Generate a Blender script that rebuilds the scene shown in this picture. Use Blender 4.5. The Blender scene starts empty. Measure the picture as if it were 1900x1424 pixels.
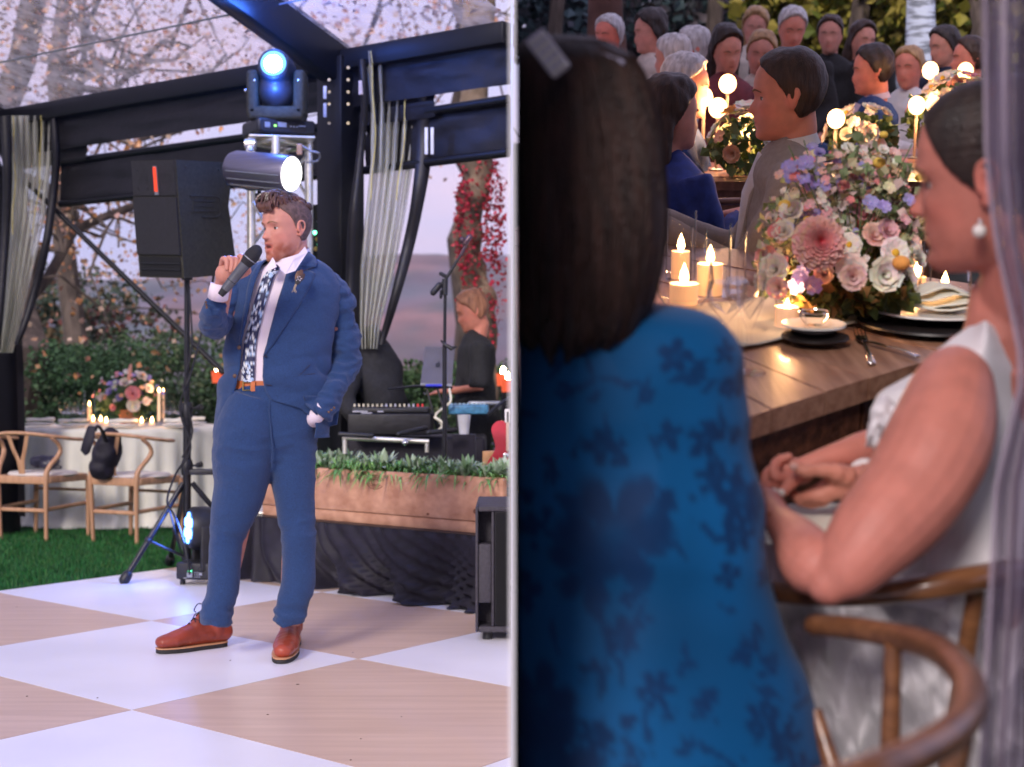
import bpy, math, random
import numpy as np
from mathutils import Vector, Matrix, noise, Euler
random.seed(7); np.random.seed(7)
F=2940.0; HZ=700.0; HC=1.09
PI=math.pi; rad=math.radians
sc=bpy.context.scene
# ---------------------------------------------------------------- camera
cd=bpy.data.cameras.new("camera"); cam=bpy.data.objects.new("camera",cd); sc.collection.objects.link(cam)
cam.location=(0,0,HC); cam.rotation_euler=(rad(90),0,0)
cd.sensor_width=36; cd.lens=36*F/1900; cd.shift_y=(HZ-712)/1900; cd.clip_start=.1; cd.clip_end=6000
cd.dof.use_dof=True; cd.dof.focus_distance=4.7; cd.dof.aperture_fstop=4.2; cd.dof.aperture_blades=0
sc.camera=cam
# ---------------------------------------------------------------- dusk sky and a very soft sun
w=bpy.data.worlds.new("World"); sc.world=w; w.use_nodes=True
nt=w.node_tree; nt.nodes.clear()
out=nt.nodes.new('ShaderNodeOutputWorld'); bg=nt.nodes.new('ShaderNodeBackground')
sky=nt.nodes.new('ShaderNodeTexSky'); sky.sky_type='NISHITA'; sky.sun_disc=False
sky.sun_elevation=rad(28); sky.sun_rotation=rad(200); sky.dust_density=2.5; sky.ozone_density=1.5
tc=nt.nodes.new('ShaderNodeTexCoord'); mp=nt.nodes.new('ShaderNodeMapping'); mp.inputs['Scale'].default_value=(1.6,1.6,5)
nz=nt.nodes.new('ShaderNodeTexNoise'); nz.inputs['Scale'].default_value=2.2; nz.inputs['Detail'].default_value=5; nz.inputs['Roughness'].default_value=.5
cr=nt.nodes.new('ShaderNodeValToRGB'); cr.color_ramp.elements[0].position=.32; cr.color_ramp.elements[1].position=.68
cr.color_ramp.elements[0].color=(4.0,5.0,8.8,1); cr.color_ramp.elements[1].color=(8.2,6.2,8.0,1)
mx=nt.nodes.new('ShaderNodeMix'); mx.data_type='RGBA'; mx.inputs[0].default_value=.82
nt.links.new(tc.outputs['Generated'],mp.inputs[0]); nt.links.new(mp.outputs[0],nz.inputs[0]); nt.links.new(nz.outputs[0],cr.inputs[0])
nt.links.new(sky.outputs[0],mx.inputs[6]); nt.links.new(cr.outputs[0],mx.inputs[7]); nt.links.new(mx.outputs[2],bg.inputs[0])
bg.inputs[1].default_value=.098; nt.links.new(bg.outputs[0],out.inputs[0])
sd=bpy.data.lights.new('sun','SUN'); sd.energy=2.0; sd.angle=rad(14); sd.color=(1,.9,.86)
so=bpy.data.objects.new('sun',sd); sc.collection.objects.link(so)
so.rotation_euler=Euler((rad(62),0,rad(-20)))   # from behind the camera, a little to the left
sc.view_settings.view_transform='Standard'; sc.view_settings.look='None'; sc.view_settings.gamma=1
sc.view_settings.use_curve_mapping=False; sc.view_settings.exposure=0.53
sc.cycles.max_bounces=8; sc.cycles.transparent_max_bounces=24; sc.cycles.caustics_reflective=False; sc.cycles.caustics_refractive=False
sc.cycles.sample_clamp_indirect=6
# ---------------------------------------------------------------- frames
I4=Matrix.Identity(4)
TH=math.atan((HZ-50)/F)
RF=Matrix.Translation((0,0,HC))@Matrix.Rotation(TH,4,'X')@Matrix.Translation((0,0,-1.35))   # the dinner side stands on a slope
RFI=RF.inverted()
FR=I4
def frame(m):
    global FR; FR=m
def W(px,py,d):
    "point seen at photograph pixel (px,py) at depth d, in the current frame"
    v=Vector(((px-950)*d/F,d,HC+(HZ-py)*d/F))
    return v if FR is I4 else RFI@v
def G(px,py,z=0.0):
    "point of the level z of the current frame seen at pixel"
    a=W(px,py,1.0); c=(Vector((0,0,HC)) if FR is I4 else Vector((0,0,1.35)))
    dr=a-c; t=(z-c.z)/dr.z
    return c+dr*t
# ---------------------------------------------------------------- materials
def _n(nt,t,**k):
    n=nt.nodes.new(t)
    for a,b in k.items(): setattr(n,a,b)
    return n
def M(name,col=(.5,.5,.5),rough=.6,var=.15,vs=12,bump=.0,bs=150,metal=0,attr=False,emis=None,es=0,alpha=1,col2=None,stretch=(1,1,1),spec=.5,sheen=0,sub=0,coat=0,trans=0,ior=1.45,lo=.35,hi=.65,bd=2):
    m=bpy.data.materials.new(name); m.use_nodes=True; nt=m.node_tree; L=nt.links.new
    b=nt.nodes['Principled BSDF']; b.inputs['Roughness'].default_value=rough; b.inputs['Metallic'].default_value=metal
    b.inputs['Specular IOR Level'].default_value=spec; b.inputs['Sheen Weight'].default_value=sheen
    b.inputs['Coat Weight'].default_value=coat; b.inputs['Transmission Weight'].default_value=trans; b.inputs['IOR'].default_value=ior
    if sub: b.inputs['Subsurface Weight'].default_value=sub; b.inputs['Subsurface Radius'].default_value=(.6,.25,.15); b.inputs['Subsurface Scale'].default_value=.015
    tc=_n(nt,'ShaderNodeTexCoord'); mp=_n(nt,'ShaderNodeMapping'); mp.inputs['Scale'].default_value=stretch; L(tc.outputs['Object'],mp.inputs[0])
    nz=_n(nt,'ShaderNodeTexNoise'); nz.inputs['Scale'].default_value=vs; nz.inputs['Detail'].default_value=4; L(mp.outputs[0],nz.inputs[0])
    r=_n(nt,'ShaderNodeValToRGB'); r.color_ramp.elements[0].position=lo; r.color_ramp.elements[1].position=hi
    c0=tuple(max(0,c*(1-var)) for c in col); c1=tuple(c*(1+var) for c in (col2 or col))
    if attr:
        a=_n(nt,'ShaderNodeAttribute',attribute_name='Col'); mm=_n(nt,'ShaderNodeMix',data_type='RGBA',blend_type='MULTIPLY'); mm.inputs[0].default_value=1
        r.color_ramp.elements[0].color=(1-var,)*3+(1,); r.color_ramp.elements[1].color=(1+var,)*3+(1,)
        L(nz.outputs[0],r.inputs[0]); L(r.outputs[0],mm.inputs[6]); L(a.outputs['Color'],mm.inputs[7]); L(mm.outputs[2],b.inputs['Base Color'])
    else:
        r.color_ramp.elements[0].color=c0+(1,); r.color_ramp.elements[1].color=c1+(1,)
        L(nz.outputs[0],r.inputs[0]); L(r.outputs[0],b.inputs['Base Color'])
    if bump:
        n2=_n(nt,'ShaderNodeTexNoise'); n2.inputs['Scale'].default_value=bs; n2.inputs['Detail'].default_value=bd; L(mp.outputs[0],n2.inputs[0])
        bu=_n(nt,'ShaderNodeBump'); bu.inputs['Strength'].default_value=bump; bu.inputs['Distance'].default_value=.004
        L(n2.outputs[0],bu.inputs['Height']); L(bu.outputs[0],b.inputs['Normal'])
    if emis: b.inputs['Emission Color'].default_value=emis+(1,); b.inputs['Emission Strength'].default_value=es
    b.inputs['Alpha'].default_value=alpha
    return m
def clear(name,col=(1,1,1),amt=.2,rough=.08,milk=.0,milkcol=(.8,.8,.85),bump=0,bs=8):
    "thin clear sheet: transparent, a share of gloss (fresnel) and a share of milkiness"
    m=bpy.data.materials.new(name); m.use_nodes=True; nt=m.node_tree; nt.nodes.clear(); L=nt.links.new
    o=_n(nt,'ShaderNodeOutputMaterial'); t=_n(nt,'ShaderNodeBsdfTransparent'); t.inputs[0].default_value=col+(1,)
    g=_n(nt,'ShaderNodeBsdfGlossy'); g.inputs['Roughness'].default_value=rough
    lw=_n(nt,'ShaderNodeLayerWeight'); lw.inputs[0].default_value=amt
    ml=_n(nt,'ShaderNodeMath',operation='MULTIPLY'); ml.inputs[1].default_value=.6; L(lw.outputs['Fresnel'],ml.inputs[0]); m1=_n(nt,'ShaderNodeMixShader'); L(ml.outputs[0],m1.inputs[0]); L(t.outputs[0],m1.inputs[1]); L(g.outputs[0],m1.inputs[2])
    last=m1
    if milk:
        d=_n(nt,'ShaderNodeBsdfDiffuse'); d.inputs[0].default_value=milkcol+(1,)
        tr=_n(nt,'ShaderNodeBsdfTranslucent'); tr.inputs[0].default_value=milkcol+(1,)
        ms=_n(nt,'ShaderNodeMixShader'); ms.inputs[0].default_value=.5; L(d.outputs[0],ms.inputs[1]); L(tr.outputs[0],ms.inputs[2])
        m2=_n(nt,'ShaderNodeMixShader')
        tc=_n(nt,'ShaderNodeTexCoord'); mp=_n(nt,'ShaderNodeMapping'); mp.inputs['Scale'].default_value=(1,1,.15); L(tc.outputs['Object'],mp.inputs[0])
        nz=_n(nt,'ShaderNodeTexNoise'); nz.inputs['Scale'].default_value=12; L(mp.outputs[0],nz.inputs[0])
        mr=_n(nt,'ShaderNodeMapRange'); mr.inputs[1].default_value=.35; mr.inputs[2].default_value=.65; mr.inputs[3].default_value=milk*.5; mr.inputs[4].default_value=min(1,milk*1.5)
        L(nz.outputs[0],mr.inputs[0]); L(mr.outputs[0],m2.inputs[0]); L(m1.outputs[0],m2.inputs[1]); L(ms.outputs[0],m2.inputs[2]); last=m2
    if bump:
        tc=_n(nt,'ShaderNodeTexCoord'); n2=_n(nt,'ShaderNodeTexNoise'); n2.inputs['Scale'].default_value=bs; L(tc.outputs['Object'],n2.inputs[0])
        bu=_n(nt,'ShaderNodeBump'); bu.inputs['Strength'].default_value=bump; bu.inputs['Distance'].default_value=.05; L(n2.outputs[0],bu.inputs['Height']); L(bu.outputs[0],g.inputs['Normal'])
    L(last.outputs[0],o.inputs[0]); return m
def glow(name,col,s):
    m=bpy.data.materials.new(name); m.use_nodes=True; nt=m.node_tree; nt.nodes.clear()
    o=_n(nt,'ShaderNodeOutputMaterial'); e=_n(nt,'ShaderNodeEmission'); e.inputs[0].default_value=col+(1,); e.inputs[1].default_value=s
    nt.links.new(e.outputs[0],o.inputs[0]); return m
def wood(name,c0,c1,axis='X',rough=.45,sc_=1.0,bump=.15,coat=0):
    st={'X':(.7,9,9),'Y':(9,.7,9),'Z':(9,9,.7)}[axis]
    return M(name,c0,rough,.05,3*sc_,bump,14,col2=c1,stretch=tuple(s for s in st),lo=.3,hi=.7,coat=coat)
# ---------------------------------------------------------------- mesh building
def basis(t,up=(0,0,1)):
    t=Vector(t).normalized(); u=Vector(up)
    if abs(t.dot(u.normalized()))>.98: u=Vector((0,1,0)) if abs(t.y)<.9 else Vector((1,0,0))
    a=t.cross(u).normalized(); b=a.cross(t).normalized(); return a,b
class MB:
    def __init__(s): s.v=[]; s.f=[]; s.c=[]; s.cur=None; s.mi=[]; s.m=0
    def add(s,vs,fs):
        o=len(s.v); s.v.extend([tuple(v) for v in vs]); s.f.extend([tuple(i+o for i in f) for f in fs]); s.mi.extend([s.m]*len(fs))
        s.c.extend([s.cur or (1,1,1)]*len(vs)); return s
    def box(s,c,size,rot=None,taper=1):
        x,y,z=[k/2 for k in size]; vs=[Vector((sx*x*(taper if sz>0 else 1),sy*y*(taper if sz>0 else 1),sz*z)) for sx,sy,sz in ((-1,-1,-1),(1,-1,-1),(1,1,-1),(-1,1,-1),(-1,-1,1),(1,-1,1),(1,1,1),(-1,1,1))]
        if rot is not None: vs=[rot@v for v in vs]
        c=Vector(c); return s.add([v+c for v in vs],[(0,3,2,1),(4,5,6,7),(0,1,5,4),(1,2,6,5),(2,3,7,6),(3,0,4,7)])
    def rbox(s,c,size,r=.01,rot=None,n=3):
        "box with rounded vertical and horizontal edges (superellipsoid-free: bevelled profile)"
        x,y,z=[k/2 for k in size]; r=min(r,x*.99,y*.99,z*.99); prof=[]
        for i in range(n+1):
            a=i/n*PI/2; prof.append((-z+r-r*math.cos(a),-r+r*math.sin(a)))
        for i in range(n+1):
            a=i/n*PI/2; prof.append((z-r+r*math.sin(a),-r+r*math.cos(a)))
        rings=[]
        for (pz,off) in prof:
            ring=[]
            for (sx,sy,a0) in ((1,1,0),(-1,1,PI/2),(-1,-1,PI),(1,-1,1.5*PI)):
                for i in range(n+1):
                    a=a0+i/n*PI/2; ring.append(Vector((sx*(x-r)+(r+off)*math.cos(a),sy*(y-r)+(r+off)*math.sin(a),pz)))
            rings.append(ring)
        c=Vector(c); R=rot or Matrix.Identity(3)
        rings=[[R@v+c for v in rg] for rg in rings]
        return s.loft(rings,True,True)
    def loft(s,rings,caps=True,closed=True):
        n=len(rings[0]); vs=[v for r in rings for v in r]; fs=[]
        for i in range(len(rings)-1):
            for j in range(n if closed else n-1):
                k=(j+1)%n; fs.append((i*n+j,i*n+k,(i+1)*n+k,(i+1)*n+j))
        if caps and closed:
            fs.append(tuple(range(n-1,-1,-1))); fs.append(tuple((len(rings)-1)*n+j for j in range(n)))
        return s.add(vs,fs)
    def tube(s,pts,r,n=10,up=(0,0,1),flat=1.0,round_=False,caps=True):
        pts=[Vector(p) for p in pts]
        if not hasattr(r,'__len__'): r=[r]*len(pts)
        r=[(q if hasattr(q,'__len__') else (q,q*flat)) for q in r]
        if round_:
            for e in (0,-1):
                q=pts[e]; nb=pts[1] if e==0 else pts[-2]; d=(q-nb).normalized(); rr=min(r[e])
                ex=[(q+d*rr*math.sin(a),(r[e][0]*math.cos(a)+1e-4,r[e][1]*math.cos(a)+1e-4)) for a in (.5,.95,1.3,1.5)]
                if e==0: pts=[x[0] for x in ex[::-1]]+pts; r=[x[1] for x in ex[::-1]]+r
                else: pts=pts+[x[0] for x in ex]; r=r+[x[1] for x in ex]
        rings=[]; pa=None
        for i,p in enumerate(pts):
            t=(pts[min(i+1,len(pts)-1)]-pts[max(i-1,0)])
            if t.length<1e-9: t=Vector((0,0,1))
            if pa is None: a,b=basis(t,up)
            else:
                t=t.normalized(); a=pa-t*pa.dot(t)
                if a.length<1e-5: a,b=basis(t,up)
                a.normalize(); b=a.cross(t).normalized()
            pa=a
            rings.append([p+a*(r[i][0]*math.cos(k*2*PI/n))+b*(r[i][1]*math.sin(k*2*PI/n)) for k in range(n)])
        return s.loft(rings,caps,True)
    def ell(s,c,r,rot=None,n=14,m=9):
        c=Vector(c); r=r if hasattr(r,'__len__') else (r,r,r); rings=[]
        for i in range(m+1):
            a=-PI/2+PI*i/m; a=max(-PI/2+.03,min(PI/2-.03,a)); ring=[]
            for k in range(n):
                b=2*PI*k/n; v=Vector((r[0]*math.cos(a)*math.cos(b),r[1]*math.cos(a)*math.sin(b),r[2]*math.sin(a)))
                ring.append((rot@v if rot is not None else v)+c)
            rings.append(ring)
        return s.loft(rings)
    def lathe(s,prof,c=(0,0,0),n=20,caps=False,rot=None,sq=(1,1)):
        c=Vector(c); rings=[]
        for (r,z) in prof:
            ring=[Vector((r*sq[0]*math.cos(2*PI*k/n),r*sq[1]*math.sin(2*PI*k/n),z)) for k in range(n)]
            rings.append([(rot@v if rot is not None else v)+c for v in ring])
        return s.loft(rings,caps)
    def grid(s,rows):
        n=len(rows[0]); vs=[v for r in rows for v in r]
        return s.add(vs,[(i*n+j,i*n+j+1,(i+1)*n+j+1,(i+1)*n+j) for i in range(len(rows)-1) for j in range(n-1)])
    def prism(s,poly,thick):
        "poly: coplanar points, extruded by vector thick"
        n=len(poly); t=Vector(thick); vs=[Vector(p) for p in poly]+[Vector(p)+t for p in poly]
        return s.add(vs,[tuple(range(n-1,-1,-1)),tuple(range(n,2*n))]+[(i,(i+1)%n,n+(i+1)%n,n+i) for i in range(n)])
LM={}   # object name -> matrix frame->local
def link(o):
    sc.collection.objects.link(o); return o
def props(o,label=None,cat=None,group=None,kind=None):
    if label: o['label']=label
    if cat: o['category']=cat
    if group: o['group']=group
    if kind: o['kind']=kind
    return o
def thing(name,label,cat,loc=(0,0,0),rz=0,group=None):
    o=bpy.data.objects.new(name,None); link(o); o.empty_display_size=.1
    ml=Matrix.Translation(loc)@Matrix.Rotation(rz,4,'Z'); o.matrix_world=FR@ml; o['_m']=1; LM[o.name]=ml.inverted()
    return props(o,label,cat,group)
def mesh(name,v,f,mats,smooth=True,cols=None,mi=None,ang=None):
    me=bpy.data.meshes.new(name); me.from_pydata([tuple(x) for x in v],[],[tuple(x) for x in f])
    for m in (mats if isinstance(mats,(list,tuple)) else [mats]): me.materials.append(m)
    if mi is not None and any(mi): me.polygons.foreach_set('material_index',mi)
    if cols is not None:
        a=me.color_attributes.new('Col','FLOAT_COLOR','POINT'); arr=np.ones((len(me.vertices),4),dtype=np.float32); arr[:,:3]=np.array(cols)[:,:3]; a.data.foreach_set('color',arr.ravel())
    me.polygons.foreach_set('use_smooth',[smooth]*len(me.polygons))
    if smooth and ang:
        try: me.set_sharp_from_angle(angle=rad(ang))
        except Exception: pass
    me.update(); return me
def emit(name,mb,mat,parent=None,smooth=True,label=None,cat=None,group=None,kind=None,cols=None,ang=40,own=False):
    "own: vertices are already in the parent's own coordinates"
    if isinstance(mb,MB): v,f,mi=mb.v,mb.f,mb.mi; cols=cols if cols is not None else (mb.c if mb.cur else None)
    else: v,f=mb; mi=None
    v=np.array([tuple(x) for x in v],dtype=float)
    if parent is not None:
        T=LM[parent.name]
        if not own: v=v@np.array(T.to_3x3()).T+np.array(T.translation)
        o=bpy.data.objects.new(name,mesh(name,v,f,mat,smooth,cols,mi,ang)); link(o); o.parent=parent; LM[o.name]=T
    else:
        b=Vector(((v[:,0].min()+v[:,0].max())/2,(v[:,1].min()+v[:,1].max())/2,v[:,2].min())); v=v-np.array(b)
        o=bpy.data.objects.new(name,mesh(name,v,f,mat,smooth,cols,mi,ang)); link(o); ml=Matrix.Translation(b); o.matrix_world=FR@ml; LM[o.name]=ml.inverted()
    return props(o,label,cat,group,kind)
def child_of(o): return [c for c in bpy.data.objects if c.parent==o]
KIDS={}
def copy_tree(o,loc=None,rz=None,label=None,group=None,scale=None,kids=None):
    global _kids
    _kids={}
    for c in bpy.data.objects:
        if c.parent: _kids.setdefault(c.parent.name,[]).append(c)
    def cp(a,p):
        c=a.copy(); link(c); c.parent=p; LM[c.name]=LM.get(a.name,I4)
        for k in _kids.get(a.name,[]): cp(k,c)
        return c
    r=cp(o,None)
    if loc is not None:
        m=Matrix.Translation(loc)@Matrix.Rotation(rz or 0,4,'Z')
        if scale: m=m@Matrix.Diagonal((scale,scale,scale,1) if not hasattr(scale,'__len__') else tuple(scale)+(1,))
        r.matrix_world=FR@m; LM[r.name]=m.inverted()
    if label: r['label']=label
    if group: r['group']=group
    return r
def remesh(mb,vox,sm=4,fac=.5,fn=None):
    "union of closed shapes into one skin; returns verts (np), faces"
    me=bpy.data.meshes.new('t'); me.from_pydata(mb.v,[],mb.f); o=bpy.data.objects.new('t',me); link(o)
    r=o.modifiers.new('r','REMESH'); r.mode='VOXEL'; r.voxel_size=vox; r.use_smooth_shade=True
    if sm: s=o.modifiers.new('s','SMOOTH'); s.iterations=sm; s.factor=fac
    dg=bpy.context.evaluated_depsgraph_get(); e=o.evaluated_get(dg); m2=e.to_mesh()
    v=np.empty(len(m2.vertices)*3); m2.vertices.foreach_get('co',v); v=v.reshape(-1,3).copy(); f=[tuple(p.vertices) for p in m2.polygons]
    e.to_mesh_clear(); bpy.data.objects.remove(o); bpy.data.meshes.remove(me)
    if fn: v=np.array([fn(Vector(x)) for x in v])
    return v,f
def nrm(v,f):
    "vertex normals"
    v=np.asarray(v); N=np.zeros_like(v); q=np.array([x if len(x)==4 else (x[0],x[1],x[2],x[2]) for x in f])
    fn=np.cross(v[q[:,2]]-v[q[:,0]],v[q[:,3]]-v[q[:,1]]) if len(q) else N
    for k in range(4): np.add.at(N,q[:,k],fn)
    return N/np.maximum(np.linalg.norm(N,axis=1,keepdims=True),1e-9)
def folds(v,f,amp,scale=(8,8,14),seed=0,ridge=False,mask=None):
    "cloth folds as real relief: displace along the normals by stretched noise"
    N=nrm(v,f); o=Vector((seed*3.1,seed*1.7,seed)); d=np.empty(len(v))
    for i,x in enumerate(v):
        p=Vector((x[0]*scale[0],x[1]*scale[1],x[2]*scale[2]))+o; a=noise.noise(p)+.4*noise.noise(p*2.1)
        if ridge: a=.5-abs(a)*1.6
        d[i]=a*(mask(x) if mask else 1)
    return v+N*(d*amp)[:,None]
def spl(pts,n=8):
    "Catmull-Rom through points (any dimension)"
    P=[np.array(p,dtype=float) for p in pts]; P=[2*P[0]-P[1]]+P+[2*P[-1]-P[-2]]; o=[]
    for i in range(1,len(P)-2):
        for k in range(n):
            t=k/n; o.append(.5*((2*P[i])+(-P[i-1]+P[i+1])*t+(2*P[i-1]-5*P[i]+4*P[i+1]-P[i+2])*t*t+(-P[i-1]+3*P[i]-3*P[i+1]+P[i+2])*t**3))
    o.append(P[-2]); return o
def ptube(mb,pts,n=10,k=4,flat=1,round_=True):
    "tube through (px,py,depth,radius_px) points"
    q=spl(pts,k); return mb.tube([W(a[0],a[1],a[2]) for a in q],[abs(a[3])*a[2]/F for a in q],n,flat=flat,round_=round_)
def lerp(a,b,t): return a+(b-a)*t
def interp(tab,x):
    "tab rows (x, a, b, ...) -> interpolated tuple"
    X=[r[0] for r in tab]; return tuple(float(np.interp(x,X,[r[k] for r in tab])) for k in range(1,len(tab[0])))
def foliage(cs,n,size,cols,seed=0,flat=.0,droop=0):
    "n leaf-sized faces through blobs cs=[(center,radii)], coloured per leaf"
    rg=np.random.RandomState(seed); w_=np.array([max(c[1])**2 for c in cs]); w_=w_/w_.sum(); idx=rg.choice(len(cs),n,p=w_)
    C=np.array([tuple(c[0]) for c in cs])[idx]; R=np.array([tuple(c[1]) for c in cs])[idx]
    d=rg.normal(size=(n,3)); d/=np.linalg.norm(d,axis=1,keepdims=True); r=rg.uniform(.35,1,(n,1))**.5
    P=C+d*r*R
    t=rg.normal(size=(n,3)); t[:,2]-=droop; t/=np.linalg.norm(t,axis=1,keepdims=True)
    s_=np.cross(t,rg.normal(size=(n,3))); s_/=np.linalg.norm(s_,axis=1,keepdims=True)
    nn=np.cross(t,s_)
    L=size*rg.uniform(.6,1.3,(n,1)); Wd=L*.45
    V=np.stack([P,P+t*L*.45+s_*Wd+nn*L*.12,P+t*L,P+t*L*.45-s_*Wd+nn*L*.12],1).reshape(-1,3)
    Fc=np.arange(4*n).reshape(-1,4)
    cc=np.array(cols)[rg.choice(len(cols),n)]*rg.uniform(.7,1.3,(n,1)); cc=np.repeat(cc,4,axis=0)
    return V,Fc.tolist(),cc
def candle_light(p,e=1.0,col=(1,.5,.2),r=.012,name='candle_light'):
    l=bpy.data.lights.new(name,'POINT'); l.energy=e; l.color=col; l.shadow_soft_size=r
    o=bpy.data.objects.new(name,l); link(o); o.matrix_world=FR@Matrix.Translation(p); return o
# ================================================================ materials
V3=Vector
m_blackfab=M('black_fabric',(.010,.008,.016),.6,.3,20,.25,300,spec=.35,sheen=.05)
m_blackpl=M('black_plastic',(.012,.012,.014),.45,.2,30,.15,400)
m_blackmet=M('black_metal',(.015,.015,.018),.35,.2,30,metal=.3)
m_alu=M('bright_aluminium',(.75,.72,.62),.3,.1,40,metal=.8)
m_chrome=M('chrome',(.8,.8,.82),.15,.05,metal=1)
m_greymet=M('grey_metal',(.30,.31,.34),.4,.1,20,metal=.7)
m_white=M('white_floor_board',(.78,.76,.80),.34,.06,1.3,.1,60)
m_tan=wood('pale_oak_floor_board',(.56,.39,.29),(.61,.44,.335),'X',.36,.7,.0)
m_skin=M('skin',(.56,.29,.21),.5,.08,30,.12,500,attr=True,sub=.15,spec=.35)
m_turf=M('artificial_turf',(.012,.085,.018),.9,.35,3,.6,260)
m_cloth=M('white_tablecloth',(.74,.72,.62),.85,.06,6,.1,300)
m_porc=M('white_porcelain',(.8,.78,.74),.25,.03)
m_glass=clear('drinking_glass',(.99,.985,.98),.10,.03)
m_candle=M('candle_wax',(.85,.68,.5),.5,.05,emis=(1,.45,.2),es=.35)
m_flame=glow('candle_flame',(1,.55,.2),28)
m_ash=wood('ash_chair_wood',(.42,.22,.12),(.56,.32,.18),'Z',.45,1,.08)
m_cush=M('cream_seat_cushion',(.62,.56,.5),.8,.05)
m_leaf=M('leaf',(1,1,1),.6,.12,5,attr=True,spec=.3)
m_bark=M('bark',(.10,.075,.06),.9,.4,6,.8,30,stretch=(2,2,.5))
m_petal=M('petal',(1,1,1),.7,.08,20,attr=True,sub=.1,spec=.2)
# ================================================================ ground and far land
def plane(name,x0,x1,y0,y1,z,mat,kind='structure',n=1,zf=None):
    mb=MB(); rows=[[V3((lerp(x0,x1,i/n),lerp(y0,y1,j/n),z if zf is None else zf(lerp(x0,x1,i/n),lerp(y0,y1,j/n)))) for i in range(n+1)] for j in range(n+1)]
    mb.grid(rows); return emit(name,mb,mat,kind=kind)
plane('lawn',-22,22,-14,19.5,-.04,m_turf)
m_shore=M('lake_shore',(.04,.06,.03),.95,.3,.05)
plane('ground',-1500,1500,-300,1400,-14,m_shore)
bank=MB(); bank.grid([[V3((x,19.5,-.041)) for x in (-40,0,40)],[V3((x,45,-13.9)) for x in (-60,0,60)]]); emit('bank',bank,m_shore,kind='structure')
m_lake=M('lake_water',(.10,.14,.22),.12,.1,.01,.2,.4)
plane('lake',-1400,1400,46,760,-13.9,m_lake)
m_hill=M('autumn_forest_hill',(1,1,1),.95,.35,.02,attr=True,stretch=(1,1,2))
hv=[];hc=[]; NX,NY=150,34
for j in range(NY+1):
    for i in range(NX+1):
        y=650+j*14.0; x=-560+i*8.0
        t=j/NY; px=950+x/y*F
        ridge=interp([(-400,95),(0,66),(250,62),(450,70),(650,78),(800,82),(950,80),(1400,90)],px)[0]*(1+.00)
        z=-15+(ridge+16)*min(1,(t*1.25))**.8+3.0*noise.noise(V3((x*.012,y*.012,0)))+(1.4*noise.noise(V3((x*.09,y*.09,3))))
        hv.append((x,y,z))
        a=noise.noise(V3((x*.014,z*.05,5)))+.6*noise.noise(V3((x*.05,z*.12,9)))
        g=np.array((.05,.08,.07)); o_=np.array((.20,.10,.08)); p_=np.array((.12,.09,.12))
        k=min(1,max(0,a*1.3+.45)); col=g*(1-k)+o_*k
        if noise.noise(V3((x*.02,z*.03,20)))>.12: col=.5*col+.5*p_
        hc.append(tuple(col))
hf=[(j*(NX+1)+i,j*(NX+1)+i+1,(j+1)*(NX+1)+i+1,(j+1)*(NX+1)+i) for j in range(NY) for i in range(NX)]
emit('hills',(hv,hf),m_hill,kind='structure',cols=hc)
hz_m=bpy.data.materials.new('evening_haze'); hz_m.use_nodes=True; nt=hz_m.node_tree; nt.nodes.clear(); o_=nt.nodes.new('ShaderNodeOutputMaterial'); v_=nt.nodes.new('ShaderNodeVolumePrincipled'); v_.inputs['Color'].default_value=(.80,.78,.95,1); v_.inputs['Density'].default_value=.00038; v_.inputs['Anisotropy'].default_value=.2; nt.links.new(v_.outputs[0],o_.inputs[1])
mb=MB(); mb.box((0,550,52),(3100,1800,134)); emit('haze',mb,hz_m,kind='stuff',smooth=False)
# ================================================================ partition between the two parties
pb=MB(); pb.box((0,13.8,4.1),(.004,24.6,9.6)); emit('partition_wall',pb,M('partition_white_board',(.82,.82,.84),.6,.02),kind='structure',smooth=False)
# ================================================================ dance floor of square panels
P1=V3((-1.245,5.19,0)); A=V3((.651,.94,0)); B=V3((-1.02,.96,0))
df=thing('dance_floor',None,None,(0,0,0)); df['kind']='structure'
g_=.0016
def clipx(poly,xm):
    out=[]
    for k in range(len(poly)):
        a=poly[k]; b=poly[(k+1)%len(poly)]
        if a.x<=xm: out.append(a)
        if (a.x<=xm)!=(b.x<=xm): out.append(a.lerp(b,(xm-a.x)/(b.x-a.x)))
    return out
for i in range(-9,3):
    for j in range(-9,2):
        c=[P1+A*(i+g_)+B*(j+g_),P1+A*(i+1-g_)+B*(j+g_),P1+A*(i+1-g_)+B*(j+1-g_),P1+A*(i+g_)+B*(j+1-g_)]
        c=clipx(c,-.003)
        if len(c)<3 or max(p.y for p in c)<-1.2 or min(p.x for p in c)<-7: continue
        mb=MB(); mb.prism([p-V3((0,0,.03)) for p in c],(0,0,.03))
        emit('floor_panel',mb,m_white if (i+j)%2==0 else m_tan,df,smooth=False)
mb=MB(); c=clipx([P1+A*-9+B*-9,P1+A*3+B*-9,P1+A*3+B*2,P1+A*-9+B*2],-.003); mb.prism([p-V3((0,0,.037)) for p in c],(0,0,.006)); emit('floor_base',mb,m_blackpl,df,smooth=False)
crm=MB(); rc=random.Random(31)
for k in range(14):
    px=rc.uniform(20,930); py=rc.uniform(1090,1420); p=G(px,py); p.z=.0006; r=rc.uniform(.0015,.006)
    if p.x<-.05: crm.prism([p+V3((math.cos(a)*r*rc.uniform(.4,1.2),math.sin(a)*r*rc.uniform(.4,1.2),0)) for a in (0,1.2,2.4,3.6,4.9)],(0,0,.0012))
emit('floor_crumbs',crm,M('dark_leaf_crumb',(.10,.06,.04),.9,.4),kind='stuff',smooth=False)
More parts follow.
